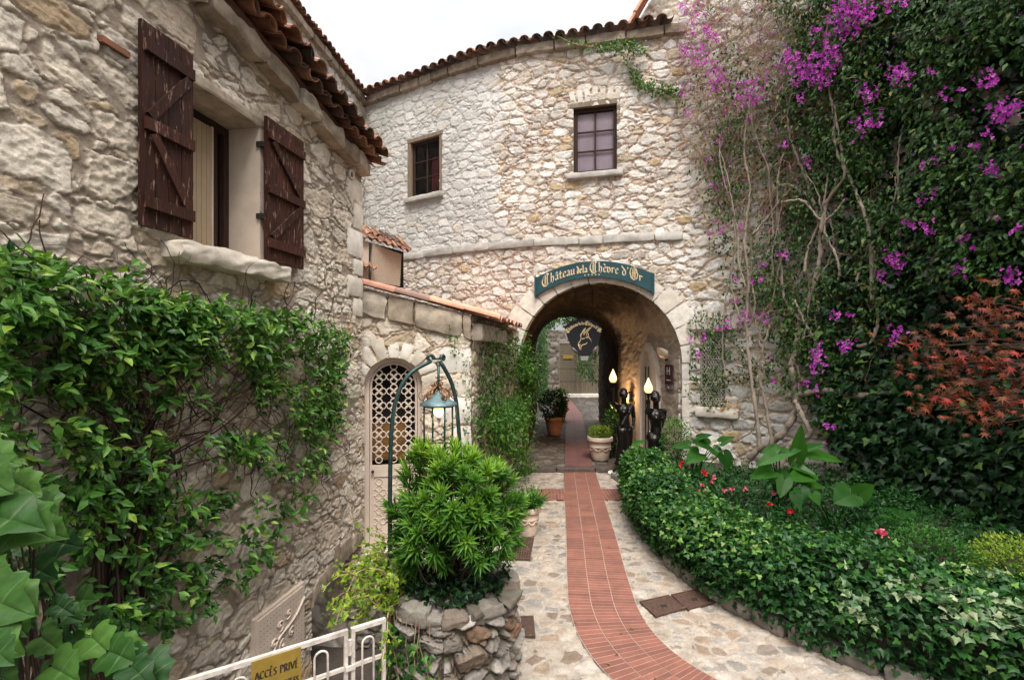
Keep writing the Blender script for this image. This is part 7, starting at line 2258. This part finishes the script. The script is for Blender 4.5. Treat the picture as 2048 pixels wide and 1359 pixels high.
# ------------------------------------------------------------------ variegated ivy close to the camera, lower left
fg = root('variegated_ivy', (-1.15, 1.25, .0), 'large leaved ivy with cream edges in the near lower left corner', 'ivy')
OUT = [(0, .06), (.10, -.03), (.25, -.10), (.41, -.07), (.52, .06), (.50, .17), (.44, .28), (.46, .38), (.50, .50), (.39, .58), (.26, .70), (.13, .87), (0, 1.0)]
OUT2 = []
for i_ in range(len(OUT) - 1):
    (ua, va), (ub, vb) = OUT[i_], OUT[i_ + 1]
    for t_ in (0, .12, .5, .88):
        bl = .012 * math.sin(PI * t_) * (1 if i_ not in (5, 6) else -1)
        OUT2.append((ua + (ub - ua) * t_ + bl, va + (vb - va) * t_, 1.0 if (t_ == 0 and i_ in (4, 8)) else 0.0))
OUT2.append((*OUT[-1], 1.0))
OUT2[0] = (*OUT2[0][:2], 1.0)
def ivy_big(base, tip, up, V, F, R, E, rnd, W=None):
    b = np.array(base); t = np.array(tip); t = b + (t - b) * .54; y = t - b; L_ = np.linalg.norm(y); y /= L_
    z = np.array(up, float); z -= y * z.dot(y); z /= np.linalg.norm(z); x = np.cross(y, z)
    o0 = sum(len(v) for v in V); vs = []; es = []; ws = []
    ph = rnd * 20; w_ = .74 + .26 * ((rnd * 7.7) % 1)
    KS = (0, .03, .2, .4, .6, .8, .92, 1.0)
    for sx in (-1, 1):
        for (u, v, vein) in OUT2:
            vm = .06 + .86 * max(0, min(1, v)) if v > .5 else .06 + max(0, v + .1) * .62
            for k in KS:
                uu = u * k * w_; vv = vm + (v - vm) * k
                rib = -.012 * vein * (1 - k) - (.012 if k == 0 else 0)
                h = .34 * abs(uu) + .035 * math.sin(vv * 11 + ph + sx * uu * 6) * k - .24 * max(0, vv) ** 2 - .55 * uu * uu + rib
                vs.append(b + x * sx * uu * L_ + y * vv * L_ + z * h * L_); es.append(k)
                ws.append(max(vein * (1 - .6 * k), 1.0 if k == 0 else 0))
    n = len(OUT2); m = len(KS)
    for q in range(2):
        for i in range(n - 1):
            for k in range(m - 1):
                a = o0 + q * n * m + i * m + k
                f = (a, a + m, a + m + 1, a + 1); F.append(f if q else f[::-1])
    V.append(np.array(vs)); R.append(np.full(len(vs), rnd)); E.append(np.array(es)); W_.append(np.array(ws))
W_ = []
M['bigivy'] = leaf_mat('cream_edged_ivy', [(0, (.004, .017, .004)), (.5, (.013, .044, .009)), (1, (.048, .108, .019))], .42, .2, edge=((.34, .35, .10), 1.13), vein=(.085, .15, .045), spec=.14)
V, F, R, E = [], [], [], []
g = np.random.default_rng(111)
FG = [(-40, 905, 85, 935, 1.25), (20, 960, 115, 1000, 1.3), (-60, 940, 60, 1010, 1.2), (-30, 1030, 160, 1050, 1.15), (70, 1060, 175, 1075, 1.25), (-50, 1140, 60, 1165, 1.1), (-40, 1190, 110, 1250, 1.0), (30, 1240, 60, 1290, 1.1), (110, 1225, 200, 1245, 1.2), (230, 1295, 325, 1270, 1.15), (215, 1300, 310, 1345, 1.1), (130, 1320, 200, 1290, 1.2), (-30, 1270, 90, 1340, .95), (60, 1130, 140, 1170, 1.3), (150, 1200, 210, 1190, 1.35), (-60, 1080, 70, 1120, 1.2), (100, 1330, 180, 1380, 1.05), (0, 1350, 60, 1400, .95), (40, 1180, 130, 1200, 1.3), (180, 1270, 240, 1330, 1.2), (260, 1330, 330, 1390, 1.0), (-80, 1000, 30, 1060, 1.15), (-20, 1290, 40, 1350, .9), (80, 1270, 150, 1330, 1.15), (-60, 1320, 40, 1380, .9), (60, 1000, 140, 1040, 1.35)]
stems = []
FG += [(bx + g.uniform(-45, 45), by + g.uniform(-20, 60), tx + g.uniform(-50, 40), ty + g.uniform(-15, 65), d + g.uniform(.02, .25)) for (bx, by, tx, ty, d) in FG]
for (bx, by, tx, ty, d) in FG:
    b = np.array(PX(bx, by, d)); t = np.array(PX(tx, ty, d - g.uniform(.02, .1)))
    ivy_big(b, t, (g.normal() * .25 + .2, -.8, .75 + g.normal() * .2), V, F, R, E, 1.0 if (bx, by) in ((-40, 905), (20, 960)) else float(np.clip(g.normal(.55, .25), 0, 1)))
    stems.append(b)
# darker leaves further back in the clump
for k in range(120):
    d = g.uniform(1.15, 1.75); bx, by = g.uniform(-120, 230), g.uniform(1020, 1400)
    if by < 1100 + bx * .6 and bx > 60: continue
    b = np.array(PX(bx, by, d)); a = g.uniform(-.6, .9); l = g.uniform(.06, .11)
    t = b + np.array([math.cos(a) * l, -.03, -math.sin(a) * l])
    ivy_big(b, t, (g.normal() * .4, -.7, .8), V, F, R, E, float(np.clip(g.normal(.3, .2), 0, 1))); stems.append(b)
mkfast('foliage', np.concatenate(V), np.array(F), M['bigivy'], fg, attrs=dict(rnd=np.concatenate(R), edge=np.concatenate(E), vein=np.concatenate(W_)), kind='stuff')
mb = MB()
for b in stems:
    f_ = np.array([-1.2 + g.normal() * .12, 1.35 + g.normal() * .12, 0.2]); mb.val = g.random()
    mb.tube(catmull([f_, (f_ + b) / 2 + g.normal(size=3) * .04 + np.array([-.06, .06, .06]), b], 10), np.linspace(.006, .0025, 10), 5, caps=False)
mk('stems', mb, M['dark_twig'], fg)
# its trough
mb = MB(); mb.box(-2.0, -.85, 1.0, 1.6, -.1, .25); 
tg = root('stone_trough', (-1.4, 1.3, -1.1), 'stone trough holding the cream edged ivy in the near corner', 'trough')
mb = MB()
for (x0, x1, y0, y1) in ((-2.1, -.8, .95, 1.03), (-2.1, -.8, 1.62, 1.70), (-2.1, -2.02, 1.03, 1.62), (-.88, -.8, 1.03, 1.62)): mb.box(x0, x1, y0, y1, -1.1, .22)
mk('trough_body', mb, M['dressed'], tg); mb = MB(); mb.box(-2.02, -.88, 1.03, 1.62, -1.1, .17); mk('soil', mb, M['soil'], tg)

# ------------------------------------------------------------------ greenery beyond the passage
YL = Curve([(.75, 16.5), (1.0, 18.5), (1.35, 22.6)], False); YR_ = Curve([(2.95, 16.5), (3.05, 19), (3.3, 22.6)], False)
for cv, nm, lab, sg_ in ((YL, 'climbing_vine', 'leafy vine hanging beside the left edge of the yard gate', 1), (YR_, 'climbing_vine', 'leafy vine hanging beside the right edge of the yard gate', -1)):
    r = root(nm, (*cv.at(1.0), .4), lab, 'climber'); lv = Leaves(); g = np.random.default_rng(121 + sg_)
    n = 2600 if sg_ > 0 else 1500; u = g.uniform(0, cv.L, n); z = g.uniform(.9 if sg_ > 0 else 1.5, 3.9, n)
    o = cv.at(u); t = cv.tan(u); nn = np.stack([t[:, 1], -t[:, 0], 0 * u], 1) * sg_
    p = np.concatenate([o, z[:, None]], 1) + nn * g.uniform(-.05, .34, n)[:, None] * fbm(u * 1.5, z * 1.5, 9)[:, None] * 1.6
    lv.add(T_OV, p, np.array([0, -.2, -.6]) + nn * .3 + g.normal(size=(n, 3)) * .5, nn + np.array([0, -.3, .6]) + g.normal(size=(n, 3)) * .4, g.uniform(.09, .15, n), np.clip(g.normal(.45, .22, n), 0, 1))
    lv.build('foliage', M['bougleaf'], r, kind='stuff')
    mb = MB()
    for k in range(12):
        q = cv.at(g.uniform(0, cv.L)); mb.val = g.random(); mb.tube([(q[0], q[1], .35 if sg_ > 0 else 2.3), (q[0] + g.normal() * .1, q[1] + g.normal() * .2, 3.4)], [.02, .008], 5)
    mk('stems', mb, M['dark_twig'], r)
for k, (x, y, h, rr) in enumerate(((1.2, 25.5, 4.3, 1.3), (3.6, 26.5, 4.9, 1.5))):
    r = root('tree', (x, y, .3), ('round green tree behind the left of the yard wall', 'round green tree behind the right of the yard wall')[k], 'tree')
    g = np.random.default_rng(131 + k); mb = MB(); mb.val = .5
    mb.tube([(x, y, .3), (x + .1, y, 2), (x, y, h - .6)], [.12, .09, .05], 8)
    for q in range(7): a = q * .9; mb.tube([(x, y, h - 1.4), (x + rr * .7 * math.cos(a), y + rr * .7 * math.sin(a), h + .3 * math.sin(q * 3))], [.05, .015], 5)
    mk('trunk', mb, M['dark_twig'], r)
    n = 3000; v = g.normal(size=(n, 3)); v /= np.linalg.norm(v, axis=1, keepdims=True); q = g.random(n) ** .4
    lump = .55 + .9 * fbm(v[:, 0] * 2 + 4, v[:, 1] * 2 + v[:, 2] * 2.3, 3 + k, 3)
    p = np.array([x, y, h]) + v * np.array([rr, rr, rr * .7]) * (q * lump)[:, None]
    lv = Leaves(); lv.add(T_OV, p, g.normal(size=(n, 3)), v + np.array([0, 0, .6]) + g.normal(size=(n, 3)) * .4, g.uniform(.12, .2, n), np.clip(g.normal(.5, .25, n), 0, 1)); lv.build('crown', M['jasmine'], r, kind='stuff')

# a few fallen leaves and petals on the paving
lv = Leaves(); g = np.random.default_rng(151); n = 90
p = np.stack([g.uniform(-.2, 2.6, n), g.uniform(3.4, 10.2, n), np.full(n, .012)], 1)
k = np.array([np.min(np.linalg.norm(HC - q[:2], axis=1)) > .3 for q in p]) & (np.hypot(p[:, 0] - pc[0], p[:, 1] - pc[1]) > .6); p = p[k]; n = len(p)
a = g.uniform(0, 2 * PI, n)
lv.add(T_OV, p, np.stack([np.cos(a), np.sin(a), np.full(n, .05)], 1), np.array([0, 0, 1]) + g.normal(size=(n, 3)) * .25, g.uniform(.025, .05, n), g.random(n))
lv.build('fallen_leaves', leaf_mat('fallen_leaf', [(0, (.10, .05, .02)), (.6, (.22, .13, .04)), (1, (.10, .14, .03))], .7, .1), kind='stuff', label='few brown fallen leaves scattered over the stone paving', cat='fallen leaves')
